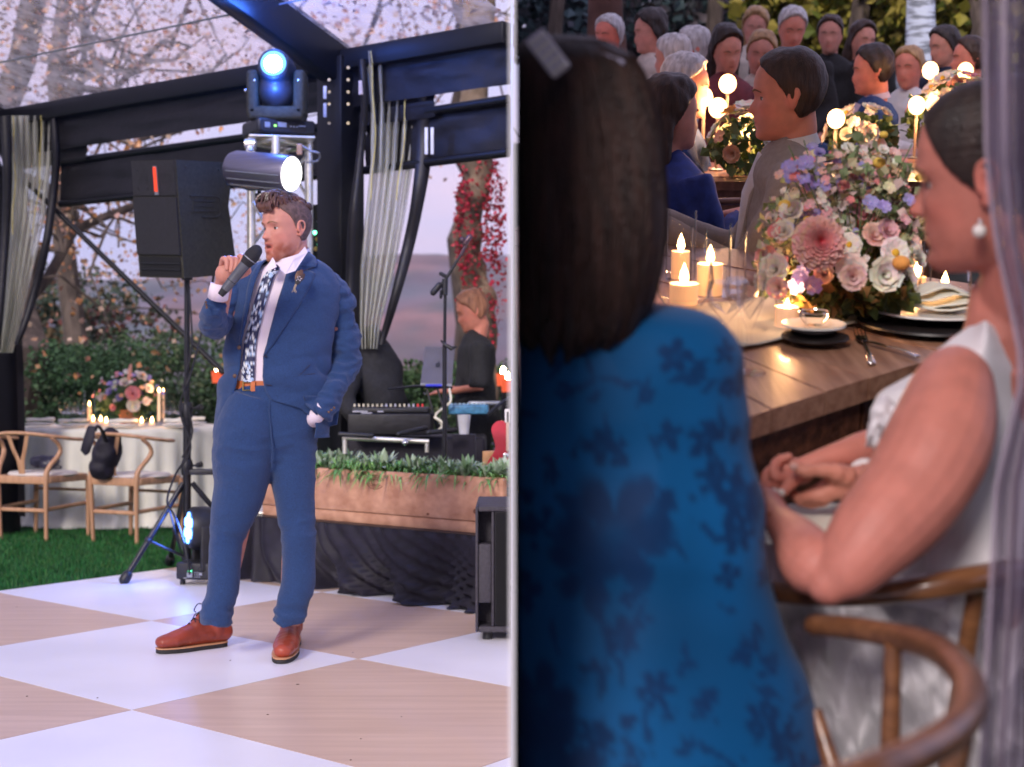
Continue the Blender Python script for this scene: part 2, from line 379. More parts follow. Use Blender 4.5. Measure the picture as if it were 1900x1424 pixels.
# turf blades near enough to read
rg=np.random.RandomState(3); n=70000
yy=rg.uniform(7.6,14,n); xx=rg.uniform(-.36,-.10,n)*yy
e0=P1+B*2.0; nrmv=V3((A.y,-A.x,0)).normalized(); keep=((xx-e0.x)*nrmv.x+(yy-e0.y)*nrmv.y)<-.01; xx=xx[keep]; yy=yy[keep]; n=len(xx)
a=rg.uniform(0,2*PI,n); h=rg.uniform(.02,.038,n); wv=.004
bx=np.cos(a)*wv; by=np.sin(a)*wv; lx=rg.normal(0,.012,n); ly=rg.normal(0,.012,n)
V=np.stack([np.stack([xx-bx,yy-by,np.full(n,-.045)],1),np.stack([xx+bx,yy+by,np.full(n,-.045)],1),np.stack([xx+lx,yy+ly,-.04+h],1)],1).reshape(-1,3)
gc=np.array([(.012,.10,.02),(.02,.14,.03),(.01,.07,.015),(.05,.13,.03)])[rg.choice(4,n)]; gc=np.repeat(gc*rg.uniform(.7,1.4,(n,1)),3,axis=0)
emit('grass',(V,np.arange(3*n).reshape(-1,3).tolist()),m_leaf,kind='stuff',smooth=False,cols=gc)
# ================================================================ stage with pleated skirt
S0=W(455,1075,8.55); S1=W(885,1130,7.45); sdir=(S1-S0); sdir.z=0; L_=sdir.length; sdir.normalize(); sback=V3((-sdir.y,sdir.x,0)); sback=-sback if sback.y<0 else sback
S0.z=0; Lm=(-.004-S0.x)/sdir.x   # length until the partition
st=thing('stage','low black stage deck with a gathered black skirt behind the man','stage',S0)
mb=MB(); dk=[S0+V3((0,0,.31)),S0+sdir*Lm+V3((0,0,.31)),V3((-.004,10.8,.31)),S0+sback*2.6+V3((0,0,.31))]
mb.prism(dk,(0,0,.035)); emit('deck',mb,m_blackpl,st,smooth=False)
rows=[]; NS=420
for j in range(15):
    t=j/14; z=.342*(1-t)+.006*t; r=[]
    for i in range(NS):
        u=i/(NS-1)*Lm
        ph=u*58+2.2*noise.noise(V3((u*3,0,0)))*3
        amp=.012+.075*t**1.2
        o=amp*(math.sin(ph*(1-.45*t)+1.5*t)*.6+noise.noise(V3((u*5,t*1.2,2)))*1.5)
        zz=z+ (.03*noise.noise(V3((u*4,7,0))) if 0<j<14 else 0)*t
        kick=.10*max(0,t-.75)/.25*max(0,noise.noise(V3((u*2.4,3,0)))+.15)
        r.append(S0+sdir*u-sback*(.015+o+kick+.02*t)+V3((0,0,zz)))
    rows.append(r)
mb=MB(); mb.grid(rows); emit('skirt',mb,m_blackfab,st,ang=180)
# planter box of rough boards standing on the deck edge
m_cedar=wood('rough_cedar_board',(.42,.20,.12),(.60,.33,.21),'X',.8,.6,.4)
pl=thing('planter_box','long rough cedar planter box full of sage and grass along the stage edge','planter',S0+V3((0,0,.345)))
ang=math.atan2(sdir.y,sdir.x); RZ=Matrix.Rotation(ang,3,'Z')
def board(u0,u1,v,z0,z1,th=.03,name='board',par=None,mat=None):
    u1=min(u1,(-.012-(S0+sback*(v+th)).x)/sdir.x); c=S0+sdir*(u0+u1)/2+sback*v+V3((0,0,.345+(z0+z1)/2)); mb=MB(); mb.rbox(c,(u1-u0,th,z1-z0),.004,RZ,2); return emit(name,mb,mat or m_cedar,par or pl)
board(.05,Lm-.01,.10,.0,.055,.045); board(.05,Lm-.01,.085,.058,.27,.032); board(.05,Lm-.01,.42,.0,.24,.03)
c=S0+sdir*.065+sback*.25+V3((0,0,.345+.13)); mb=MB(); mb.rbox(c,(.03,.29,.25),.004,RZ,2); emit('end_board',mb,m_cedar,pl)
mb=MB(); mb.box(S0+sdir*(Lm/2+.04)+sback*.26+V3((0,0,.345+.19)),(Lm-.1,.28,.02),RZ); emit('soil',mb,M('soil',(.03,.02,.015),.95,.4,30),pl)
def knot(u,v,z,r):
    mb=MB(); c=S0+sdir*u+sback*v+V3((0,0,.345+z)); mb.ell(c,(r*1.6,.004,r),RZ,16,8); emit('knot',mb,M('wood_knot',(.16,.06,.03),.8,.3,60),pl)
knot(1.62,.0655,.105,.013); knot(1.30,.0655,.075,.005); 
def rings(u,z,r):
    for k,q in enumerate((1,.72,.45)):
        mb=MB(); c=S0+sdir*u+sback*.068+V3((0,0,.345+z)); pts=[c+RZ@V3((math.cos(a)*r*q*1.7,0,math.sin(a)*r*q)) for a in np.linspace(.3,5.8,26)]
        mb.tube(pts,.0022,5); emit('knot_ring',mb,M('knot_ring',(.17,.07,.035),.85),pl)
rings(.58+.35,.215,.035)
# sage rosettes and grass tufts, many small leaves
def tuft(c,n,l,cols,spread,up,rg,wid=.35,arch=.6):
    V=[];Fs=[];C=[]
    for k in range(n):
        a=rg.uniform(0,2*PI); el=rg.uniform(*up); d=V3((math.cos(a)*math.cos(el),math.sin(a)*math.cos(el),math.sin(el))); s=V3((-math.sin(a),math.cos(a),0))
        ll=l*rg.uniform(.6,1.25); b=c+V3((math.cos(a),math.sin(a),0))*spread*rg.uniform(0,1); col=np.array(cols[rg.randint(len(cols))])*rg.uniform(.7,1.3); o=len(V)
        prof=(.25,.9,1,.55,.05) if wid>.2 else (.8,1,.9,.6,.1)
        for q in range(5):
            t=q/4; p=b+d*ll*t-V3((0,0,1))*arch*ll*t*t; w_=wid*ll*.5*prof[q]; V+= [p-s*w_,p+s*w_+V3((0,0,w_*.3))]; C+=[col*(.75+.3*t)]*2
            if q: Fs.append((o+2*q-2,o+2*q-1,o+2*q+1,o+2*q))
    return V,Fs,C
sage=[(.28,.38,.24),(.38,.48,.33),(.20,.32,.15),(.46,.55,.42)]; grs=[(.14,.34,.09),(.24,.44,.13),(.10,.24,.07)]
rgp=np.random.RandomState(5)
def planting(root,u0,u1,v0,v1,z,n,kindf,name='plant',label=None):
    V=[];Fs=[];C=[]
    for k in range(n):
        u=rgp.uniform(u0,u1); v=rgp.uniform(v0,v1); c=S0+sdir*u+sback*v+V3((0,0,z)); a,b,cc=kindf(c); o=len(V); V+=a; Fs+=[tuple(i+o for i in f) for f in b]; C+=cc
    return emit(name,(V,Fs),m_leaf,root,smooth=True,cols=C,kind='stuff',ang=60)
def k_sage(c):
    c=c+V3((0,0,rgp.uniform(-.01,.06))); return tuft(c,int(rgp.uniform(16,30)),rgp.uniform(.05,.095),sage,.025,(.1,1.45),rgp,.27,.15)
def k_grass(c): return tuft(c,int(rgp.uniform(22,40)),rgp.uniform(.14,.24),grs,.02,(.5,1.4),rgp,.06,.75)
planting(pl,.1,Lm-.05,.12,.36,.345+.235,170,k_sage,'sage_leaves'); planting(pl,.1,Lm-.05,.105,.36,.345+.24,110,k_grass,'grass_blades')
# second planter further back on the deck
p2=thing('planter_box','short orange-brown planter box of long grass behind the first, right of the man','planter',S0+sdir*.9+sback*.75+V3((0,0,.345)))
c=S0+sdir*1.55+sback*.62+V3((0,0,.345+.18)); mb=MB(); mb.rbox(c,(.75,.03,.36),.004,RZ,2); emit('board',mb,wood('orange_cedar',(.50,.25,.10),(.66,.36,.16),'X',.7,.8,.2),p2)
for dv,du,sz in ((.90,0,(.75,.03,.36)),(.76,-.36,(.03,.25,.36)),(.76,.36,(.03,.25,.36))):
    mb=MB(); mb.rbox(S0+sdir*(1.55+du)+sback*dv+V3((0,0,.345+.18)),sz,.004,RZ,2); emit('board',mb,m_cedar,p2)
planting(p2,.95+.25,1.9,.66,.87,.345+.31,40,k_grass,'grass_blades'); planting(p2,1.2,1.9,.64,.8,.345+.25,14,k_sage,'sage_leaves')
# ================================================================ tent frame
E0=W(20,205,11.3); E1=W(947,42,8.5); ED=(E1-E0)
def el_(px,dz=0,back=0):
    "point of the eave line seen at column px, lowered dz"
    k=(px-950)/F; t=(k*E0.y-E0.x)/(ED.x-k*ED.y); p=E0+ED*t; p.z-=dz; n=V3((-ED.y,ED.x,0)).normalized(); n=n if n.y>0 else -n; return p+n*back
m_beam=M('black_tent_frame',(.004,.004,.006),.45,.2,8,metal=.2); m_vin=M('black_vinyl_flap',(.005,.004,.006),.5,.4,5,.6,22)
tent=thing('tent','clear roofed event tent with a black frame and gathered clear side curtains','tent',el_(632)*1.0-V3((0,0,el_(632).z)))
def beam(a,b,w_,h_,name,mat,par):
    d=b-a; L=d.length; x=d.normalized(); y=V3((0,0,1)).cross(x).normalized(); z=x.cross(y); R=Matrix((x,y,z)).transposed(); mb=MB(); mb.rbox((a+b)/2,(L,w_,h_),.012,R,2); return emit(name,mb,mat,par)
EXT=el_(948.5)
beam(el_(-160,.06),V3((-.006,EXT.y,EXT.z-.06)),.14,.12,'eave_beam',m_beam,tent)
def sag(px0,px1,z0,z1,back,name,n=40,amp=.02):
    "hanging vinyl flap with soft creases"
    rows=[]; a=el_(px0,0,back); b=el_(px1,0,back)
    for j in range(9):
        z=lerp(z0,z1,j/8); r=[]
        for i in range(n+1):
            p=a.lerp(b,i/n); o=amp*(noise.noise(V3((p.x*3,j*.35,back*9)))+.5*noise.noise(V3((p.x*9,j*.8,1)))); r.append(V3((min(p.x,-.005),p.y,p.z-z))+V3((.6,.8,0))*o)
        rows.append(r)
    mb=MB(); mb.grid(rows); emit(name,mb,m_vin,tent,ang=180)
sag(-160,590,.115,.33,.0,'roof_valance'); sag(655,960,.115,.33,.0,'roof_valance')
sag(90,612,.40,.69,.1,'rolled_side_panel'); sag(655,960,.40,.69,.1,'rolled_side_panel')
for z in (.40,.69):
    for a,b in ((90,612),(655,955)):
        q0=el_(a,z,.1); q1=el_(b,z,.1); q1.x=min(q1.x,-.02); mb=MB(); mb.tube([q0,q1],.025,10); emit('roll_bar',mb,m_beam,tent)
sag(-60,150,.30,.42,.05,'corner_flap',12); sag(590,795,.30,.44,.05,'corner_flap',12); sag(-60,30,.4,2.9,.06,'dark_side_panel',14); 
# posts
for px,z0 in ((632,.345),(2,-.04)):
    p=el_(px); c=V3((p.x,p.y,(z0+p.z)/2-.02)); mb=MB(); mb.rbox(c,(.20,.20,p.z-z0-.04),.012,Matrix.Rotation(math.atan2(ED.y,ED.x),3,'Z'),2); emit('post',mb,m_beam,tent)
for dz in (.10,.17,.24,.31,.42):
    for sx in (-.05,.06):
        p=el_(632)+V3((sx,-.155,-dz-.02)); mb=MB(); mb.lathe([(0,0),(.009,0),(.009,-.01),(0,-.012)],p,8,rot=Matrix.Rotation(rad(90),3,'X')); emit('bolt',mb,M('brassy_bolt',(.5,.42,.25),.35,.1,metal=.9) if dz==.10 and sx<0 else bpy.data.materials['brassy_bolt'],tent)
# rafters rise from the posts over the dance floor
edn=ED.copy(); edn.z=0; edn.normalize(); inn=V3((-edn.y,edn.x,0)); inn=inn if inn.y<0 else -inn; up_=inn+V3((0,0,.365))
for px in (632,2,):
    a=el_(px,.09); beam(a,a+up_*7,.13,.24,'rafter',m_beam,tent)
# clear roof and side gable cables
rv=[]; m_roof=clear('clear_roof_vinyl',(.97,.95,.96),.12,.12,milk=.34,milkcol=(.95,.90,.92),bump=.2,bs=2)
a=el_(-400,-.012); b=EXT+V3((0,0,.012)); b.x=-.01; mb=MB(); rows=[]
for j in range(13):
    r=[]
    for i in range(25):
        p=a.lerp(b,i/24)+up_*(j*.6); p.z+=.02*noise.noise(p*1.5); r.append(V3((min(p.x,-.01),p.y,p.z)))
    rows.append(r)
mb.grid(rows); emit('clear_roof',mb,m_roof,tent,ang=180)
for s0 in (.55,):
    a=el_(-200,.03)+up_*s0; b=EXT+up_*s0-V3((0,0,.03)); t=( -.01-a.x)/(b.x-a.x); b=a.lerp(b,t) if t<1 else b; mb=MB(); mb.tube([a,b],.006,6); emit('cable',mb,m_greymet,tent)
# white clips and tags on the post and curtain
def tagbox(px,py,d,w_,h_,col,name='clip'):
    mb=MB(); mb.rbox(W(px,py,d),(w_*d/F,.012,h_*d/F),.003); emit(name,mb,M(name+'_paint',col,.5),tent)
tagbox(791,262,8.85,6,50,(.7,.72,.8)); tagbox(802,262,8.84,6,50,(.7,.72,.8)); tagbox(672,163,9.0,13,26,(.6,.52,.5),'curtain_tag'); tagbox(603,172,9.1,6,24,(.6,.62,.7)); tagbox(603,205,9.1,6,26,(.6,.62,.7)); tagbox(18,268,11.0,16,30,(.5,.46,.44),'curtain_tag')
# curtains
def curtain(tab,d,seed,mat,name,par,waves=9,amp=.03,n=64,rowsn=40,label=None):
    rows=[]; y0,y1=tab[0][0],tab[-1][0]
    for j in range(rowsn+1):
        y=lerp(y0,y1,j/rowsn); l,r=interp(tab,y); row=[]
        for i in range(n+1):
            u=i/n; o=amp*(math.sin(u*waves*2*PI+seed+.8*math.sin(j*.12))+.5*math.sin(u*waves*4.3+2*seed)); p=W(lerp(l,r,u),y,d+o); p.x=min(p.x,-.006); row.append(p)
        rows.append(row)
    mb=MB(); mb.grid(rows); return emit(name,mb,mat,par,ang=180,label=label)
m_vc=clear('clear_curtain_vinyl',(.93,.93,.90),.3,.12,milk=.62,milkcol=(.85,.85,.76),bump=.5,bs=6)  # warm lamp reflections put into the vinyl as a yellowish milk tint
m_glint_and_strip=M('yellow_glint_and_strip',(.60,.50,.13),.35,.2,20,.1,spec=.8)  # colour of the painted lamp glints on the curtains, also of the cable strip
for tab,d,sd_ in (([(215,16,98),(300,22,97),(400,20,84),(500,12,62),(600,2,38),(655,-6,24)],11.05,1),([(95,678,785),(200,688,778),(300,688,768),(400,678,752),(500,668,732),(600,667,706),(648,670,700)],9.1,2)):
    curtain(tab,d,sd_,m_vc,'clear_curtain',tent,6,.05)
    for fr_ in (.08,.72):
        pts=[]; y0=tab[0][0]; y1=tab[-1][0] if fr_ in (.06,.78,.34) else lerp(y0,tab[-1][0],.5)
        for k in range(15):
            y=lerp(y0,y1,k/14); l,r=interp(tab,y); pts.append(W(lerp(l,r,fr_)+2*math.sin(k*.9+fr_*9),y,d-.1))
        mb=MB(); mb.tube(pts,.0032,5); emit('painted_glint',mb,m_glint_and_strip,tent)  # thin yellow line painting a warm lamp glint on the vinyl
def edge(pts,d,wpx,name='curtain_edge'):
    q=spl(pts,6); rows=[[W(x-wx/2,y,d-.03*math.sin(i*.5)) ,W(x,y,d-.05-.03*math.sin(i*.5)),W(x+wx/2,y,d-.03*math.sin(i*.5))] for i,(x,y,wx) in enumerate(q)]
    mb=MB(); mb.grid(rows); emit(name,mb,m_vin,tent,ang=180)
edge([(786,120,22),(788,200,30),(786,290,30),(772,390,24),(752,480,22),(728,570,17),(707,640,12)],9.0,0)
edge([(672,110,16),(676,200,14),(664,330,16),(655,420,20),(650,560,18),(652,640,14)],9.05,0)
edge([(100,215,14),(104,300,16),(94,400,16),(80,480,16),(56,570,16),(32,640,12)],10.95,0)
edge([(10,215,22),(14,350,18),(6,500,16),(-6,650,14)],10.95,0)
# diagonal brace cable in its sleeve
mb=MB(); mb.tube([W(-6,285,11.2),W(415,692,10.6)],[.017,.020],10); emit('diagonal_brace',mb,m_beam,tent)
mb=MB(); mb.tube([W(-6,278,11.2),W(4,300,11.1),W(8,312,11.1)],.012,8); emit('brace_hook',mb,m_chrome,tent)
# fallen leaves lying on the roof
rg=np.random.RandomState(11); V=[];Fs=[];C=[]
for k in range(380):
    px=rg.uniform(-20,945); s=rg.uniform(.02,1.3)**1.0; p=el_(px)+up_*s+V3((0,0,.035)); p.x=min(p.x,-.03); a=rg.uniform(0,2*PI); l=rg.uniform(.015,.062); d=V3((math.cos(a),math.sin(a),.35*math.sin(a*2))); t=V3((-math.sin(a),math.cos(a),rg.uniform(-.3,.5))); o=len(V)
    V+=[p,p+d*l*.5+t*l*.35+V3((0,0,l*.3)),p+d*l,p+d*l*.5-t*l*.35+V3((0,0,l*.25)),p+d*l*.5]; Fs+=[(o,o+1,o+4),(o+1,o+2,o+4),(o+2,o+3,o+4),(o+3,o,o+4)]
    C+=[np.array([(.22,.07,.03),(.13,.045,.025),(.30,.12,.04),(.09,.04,.03)][rg.randint(4)])]*5
emit('fallen_leaves',(V,Fs),m_leaf,kind='stuff',smooth=False,cols=C)
# ================================================================ trees
AUT=[(.55,.25,.10),(.60,.34,.18),(.45,.20,.12),(.55,.40,.28),(.40,.24,.20)]
def limb(mb,a,b,r0,r1,rg,kink=.12,n=7):
    pts=[];r=[]
    for k in range(n+1):
        t=k/n; p=a.lerp(b,t)+V3([rg.normal()*kink*(b-a).length*.25*math.sin(PI*t) for _ in range(3)]); pts.append(p); r.append(lerp(r0,r1,t))
    mb.tube(pts,r,8); return pts
def tree(name,label,cat,base,top,r,limbs,leafn,size,cols,seed,group=None,blob=1.0,trunkmat=None):
    rg=np.random.RandomState(seed); t=thing(name,label,cat,base,group=group); mb=MB(); tp=limb(mb,base,top,r,r*.45,rg,.1,10); cs=[]
    for (b,rr) in limbs:
        s=tp[rg.randint(3,10)]; lp=limb(mb,s,b,rr,rr*.25,rg,.25,8)
        for k in range(4):
            e=lp[rg.randint(3,8)]+V3(rg.normal(size=3))*1.1*blob; limb(mb,lp[rg.randint(2,7)],e,rr*.35,rr*.08,rg,.3,5); cs.append((e,(blob*.75,blob*.75,blob*.5)))
        cs.append((b,(blob,blob,blob*.6)))
    emit('trunk',mb,trunkmat or m_bark,t); V,Fc,cc=foliage(cs,leafn,size,cols,seed); emit('crown',(V,Fc),m_leaf,t,smooth=False,cols=cc); return t
def gz(px,d): v=W(px,700,d); v.z=-.3; return v
tree('maple_tree','leafless-looking maple with thin orange leaves above the tent, thick trunk at far left','tree',gz(25,15),W(40,-500,16),.20,[(W(180,60,16),.07),(W(330,-40,17),.07),(W(120,330,15.5),.05),(W(260,420,16),.05),(W(420,100,18),.06),(W(250,190,17),.05),(W(-20,100,15),.06)],2200,.062,AUT,1,blob=1.0)
tree('maple_tree','orange autumn maple whose bare branches spread behind the left speaker','tree',gz(150,19),W(110,-400,20),.16,[(W(140,390,18),.05),(W(330,360,19),.05),(W(220,460,19),.05),(W(350,100,21),.06),(W(480,-60,20),.06),(W(60,-20,20),.06),(W(400,420,20),.04)],2400,.064,AUT,2,blob=.9)
tree('autumn_tree','pinkish brown autumn tree seen through the clear roof right of the tent post','tree',gz(1060,26)+V3((-1.6,0,0)),W(820,-500,24),.2,[(W(700,20,22),.07),(W(800,-60,22),.07),(W(880,40,22),.06),(W(600,-120,22),.06),(W(540,30,23),.05)],1300,.10,AUT,3,blob=1.1)
# ivy-covered trunk
iv=thing('ivy_covered_trunk','thick pale trunk wrapped in crimson creeper at the right end of the hedge','tree',gz(880,13.5)); mb=MB()
tp=[W(900,760,13.5),W(893,640,13.5),W(888,560,13.5),W(872,500,13.5),W(868,430,13.5),W(878,350,13.5),W(885,290,13.5),W(880,180,13.5),W(890,-50,13.6)]
mb.tube(spl(tp,4),[.13+.018*math.sin(k*1.7) for k in range(33)],14); v,f=remesh(mb,.02,2); v=folds(v,f,.03,(6,6,3),2)
emit('trunk',(v,f),M('mossy_bark',(.09,.07,.055),.9,.5,4,.9,18,col2=(.18,.13,.09)),iv)
V,Fc,cc=foliage([(W(908,330,13.4),(.16,.1,.3)),(W(906,430,13.4),(.16,.1,.35)),(W(905,520,13.4),(.18,.12,.35)),(W(898,600,13.4),(.17,.12,.3)),(W(860,420,13.3),(.08,.1,.5)),(W(880,560,13.3),(.14,.12,.2)),(W(875,300,13.4),(.14,.1,.1)),(W(915,400,13.4),(.09,.1,.5))],1400,.038,[(.40,.02,.05),(.30,.015,.04),(.5,.05,.07),(.2,.03,.03)],8); emit('creeper_leaves',(V,Fc),m_leaf,iv,smooth=False,cols=cc)
# hedge shrubs beyond the lawn
GR=[(.05,.10,.035),(.08,.15,.06),(.10,.17,.08),(.035,.07,.035),(.13,.16,.08)]
def shrub(px,py,d,rx,rz,label,seed,cols=GR,n=9500,size=.043,group='shrubs along the back of the lawn',name='shrub'):
    c=W(px,py,d); g=gz(px,d); cs=[]; rg=np.random.RandomState(seed)
    top=c.z+rz; 
    for k in range(14): cs.append((V3((c.x+rg.uniform(-1,1)*rx,d+rg.uniform(-.5,.5),rg.uniform(0,top-.35))),(rx*.38,.4,.4)))
    for k in range(6): cs.append((V3((c.x+rg.uniform(-.7,.7)*rx,d+rg.uniform(-.4,.4),top-.25)),(rx*.3,.35,.25)))
    t=thing(name,label,'shrub',g,group=group); V,Fc,cc=foliage(cs,n,size,cols,seed); emit('foliage',(V,Fc),m_leaf,t,smooth=False,cols=cc)
    mb=MB()
    for k in range(6): limb(mb,g+V3((rg.uniform(-.2,.2),0,-.1)),cs[k][0],.03,.008,rg)
    emit('stems',mb,m_bark,t)
shrub(70,700,15.5,.75,.32,'rounded green shrub behind the left table, nearest the gathered curtain',21)
shrub(180,690,15,.8,.30,'bright green shrub directly behind the candlelit table',22,[(.06,.13,.05),(.08,.16,.07),(.04,.09,.04)])
shrub(300,665,17,.9,.32,'grey green bushy shrub between table and speaker stand',23)
shrub(390,715,15.5,.8,.14,'low green shrub behind the speaker stand pole',24)
shrub(470,700,16,.7,.14,'low green shrub hidden behind the man in blue',25)
shrub(700,705,15,.7,.17,'trimmed hedge shrub just behind the bending crew member',26)
shrub(790,700,14.6,.65,.18,'trimmed hedge shrub behind the laptop',27,[(.04,.09,.03),(.06,.12,.045)])
shrub(930,705,14.8,.7,.18,'trimmed hedge shrub at the far right behind the disc jockey',28)
shrub(30,560,22,1.2,.55,'tall dark hazy tree-like shrub at the left behind the others',29,[(.05,.08,.055),(.09,.09,.06)],3000,.09)
shrub(150,590,21,1.2,.40,'tall thinning autumn shrub in front of the hills',30,[(.07,.10,.06),(.16,.11,.06),(.05,.08,.05)],3000,.09)
shrub(240,600,20,.8,.25,'sparse reddish shrub in front of the purple hills',31,[(.2,.07,.06),(.10,.10,.06),(.07,.09,.06)],1600,.08)
# ================================================================ loudspeaker on its tripod
def onplane(px,py,p0,n):
    c=Vector((0,0,HC)); a=W(px,py,1.0)-c; return c+a*((p0-c).dot(n)/a.dot(n))
m_spk=M('textured_speaker_paint',(.035,.033,.022),.7,.25,60,.9,260,spec=.4); m_grille=M('black_grille',(.010,.009,.012),.6,.3,60,.7,500)
sp=thing('loudspeaker','big black loudspeaker with a red stripe badge on a tripod stand','speaker',W(347,515,8.5)-V3((0,0,.0)))
Bq=W(326,400,8.25); Cq=W(435,400,8.72); Aq=W(243,400,8.42); nS=(Cq-Bq).cross(V3((0,0,1))).normalized(); ext=(Aq-Bq)
side=[onplane(x,y,Bq,nS) for x,y in ((326,297),(434,303),(424,382),(441,508),(342,517))]
mb=MB(); mb.prism(side,ext); emit('cabinet',mb,m_spk,sp,smooth=False)
nF=ext.cross(V3((0,0,1))).normalized(); nF=nF if nF.y<0 else -nF; nS2=nS if nS.y<0 else -nS
def onf(u,y): # front face point between its two slanted edges
    t=(y-300)/217; a=V3(side[0]).lerp(side[4],t); return a+ext*(1-u)
def frect(u0,u1,y0,y1,off,th,name,mat,par=sp):
    q=[onf(u0,y0)+nF*off,onf(u1,y0)+nF*off,onf(u1,y1)+nF*off,onf(u0,y1)+nF*off]; mb=MB(); mb.prism(q,nF*th); return emit(name,mb,mat,par,smooth=False)
frect(.02,.98,301,365,.002,.006,'horn_panel',m_grille); frect(.02,.98,368,474,.002,.012,'grille',m_grille); frect(.05,.95,478,514,.001,.004,'port_panel',M('port_black',(.003,.003,.004),.8,.1))
for y in (489,500): frect(.05,.95,y,y+2.5,.006,.006,'port_fin',m_blackpl)
frect(.52,.60,311,364,.0085,.004,'badge_frame',m_greymet); frect(.53,.59,313,358,.013,.004,'red_badge',M('red_badge_paint',(.75,.05,.02),.35,.1,emis=(1,.08,.02),es=.4))
for u,y in ((.14,318),(.30,318),(.82,318),(.92,318),(.14,352),(.35,352),(.84,352)):
    mb=MB(); mb.ell(onf(u,y)+nF*.009,.004,None,8,5); emit('screw',mb,m_blackpl,sp)
for u0,u1 in ((.16,.36),(.66,.88)):
    for y in (326,332,339): frect(u0,u1,y,y+1.6,.008,.002,'horn_slot',m_blackpl)
# pressed emblem on the side: a rounded bracket with three bars
def stroke(pts,w_,name,mat,par=sp,off=.0015):
    mb=MB(); mb.tube([onplane(x,y,Bq,nS)+nS2*off for x,y in pts],w_,6); emit(name,mb,mat,par)
m_emb=M('pressed_emblem',(.016,.015,.011),.6,.1)
stroke(spl([(352,364),(385,364.5),(402,366),(408,374),(409,392),(404,402),(390,403.5),(374,403)],5),.0032,'emblem_outline',m_emb)
for y,x0,x1 in ((374,360,400),(383,363,398),(392,352,400)): stroke([(x0,y),(x1,y+.5)],.0028,'emblem_bar',m_emb)
stroke([(357,374),(357,396)],.0026,'emblem_bar',m_emb)
for x,y in ((344,310),(405,315)):
    mb=MB(); mb.ell(onplane(x,y,Bq,nS)+nS2*.002,.0055,None,10,6); emit('bolt',mb,m_emb,sp)
mb=MB(); q=[onplane(x,y,Bq,nS)+nS2*.003 for x,y in ((419,313),(427,314),(427,343),(421,345),(418,338))]; mb.prism(q,nS2*.004); emit('handle_recess',mb,M('handle_blue_black',(.02,.05,.12),.3,.2),sp,smooth=False)
# stand
def tripod(name,label,base,top,feet,hub,collar,pr=.019,par=None,lowy=None,footr=.027,legr=.015):
    t=thing(name,label,'stand',V3((base.x,base.y,0)))
    mb=MB(); mb.tube([V3((base.x,base.y,.03)),V3((base.x,base.y,collar))],pr*1.15,14); emit('lower_pole',mb,m_blackmet,t)
    mb=MB(); mb.tube([V3((base.x,base.y,collar)),V3((base.x,base.y,top))],pr*.82,14); emit('pole',mb,m_blackmet,t)
    for z in (hub,collar):
        mb=MB(); mb.lathe([(0,-.04),(pr*1.5,-.04),(pr*1.7,-.02),(pr*1.7,.02),(pr*1.3,.045),(0,.045)],(base.x,base.y,z),16); emit('collar',mb,m_blackpl,t)
        mb=MB(); q=V3((base.x,base.y,z)); mb.tube([q+V3((pr,-.005,.012)),q+V3((.055,-.02,.012))],.006,8); mb.tube([q+V3((.055,-.02,.012)),q+V3((.085,-.03,.02))],[.012,.016],8); emit('knob',mb,m_blackpl,t)
    for f in feet:
        h=V3((base.x,base.y,hub-.05)); d=(f-h); s=h+d*.06; mb=MB(); mb.tube([s,h+d*.98],legr,10); l=emit('leg',mb,m_blackmet,t)
        mb=MB(); mb.tube([h+d*.955,h+d*1.0],[footr,footr*1.1],10,round_=True); emit('rubber_foot',mb,m_blackpl,l)
        mb=MB(); mb.tube([h+d*.62,V3((base.x,base.y,.10+.02))],legr*.55,8); emit('brace',mb,m_blackmet,t)
        mb=MB(); mb.ell(h+d*.62,.022,None,8,6); emit('hinge',mb,m_blackpl,l)
    return t
bs=W(347,1080,8.5)
tr=tripod('speaker_stand','black tripod stand holding up the loudspeaker, wrapped with a cable',bs,W(347,520,8.5).z,[V3((*(G(231,1083)-V3((0,0,0))).xy,.02)),V3((*G(500,1073).xy,.02)),V3((*G(315,1049).xy,.02))],W(0,868,8.5).z,W(0,762,8.5).z)
mb=MB(); mb.rbox(W(375,876,8.42),(.13,.06,.03),.008); emit('bracket',mb,m_blackpl,tr)
mb=MB(); mb.tube([W(347,520,8.5),W(347,512,8.5)],.03,12); emit('socket',mb,m_blackmet,tr)
def cable(pts,r,label,mat=m_blackpl,name='cable',cat='cable',k=6,group=None):
    mb=MB(); mb.tube([V3(p) for p in spl(pts,k)],r,7); o=emit(name,mb,mat,label=label,cat=cat,group=group); return o
cable([W(398,500,8.7),W(388,560,8.6),W(368,640,8.55),W(352,700,8.45),(bs.x-.03,8.46,W(0,760,8.5).z),(bs.x+.03,8.45,W(0,830,8.5).z),W(326,880,8.40),W(310,930,8.35),W(325,960,8.3),W(345,1020,8.3),W(352,1066,8.2)],.006,'black speaker cable hanging down from the loudspeaker along its stand')
cable([W(310,930,8.4),W(326,990,8.45),W(337,1030,8.5),W(344,1060,8.5)],.005,'short loop of black cable between the tripod legs, left of the pole')
cable([W(350,520,8.45),W(356,640,8.43),W(341,720,8.43),W(357,800,8.44),W(338,850,8.42)],.005,'thin black cable spiralling round the speaker stand pole')
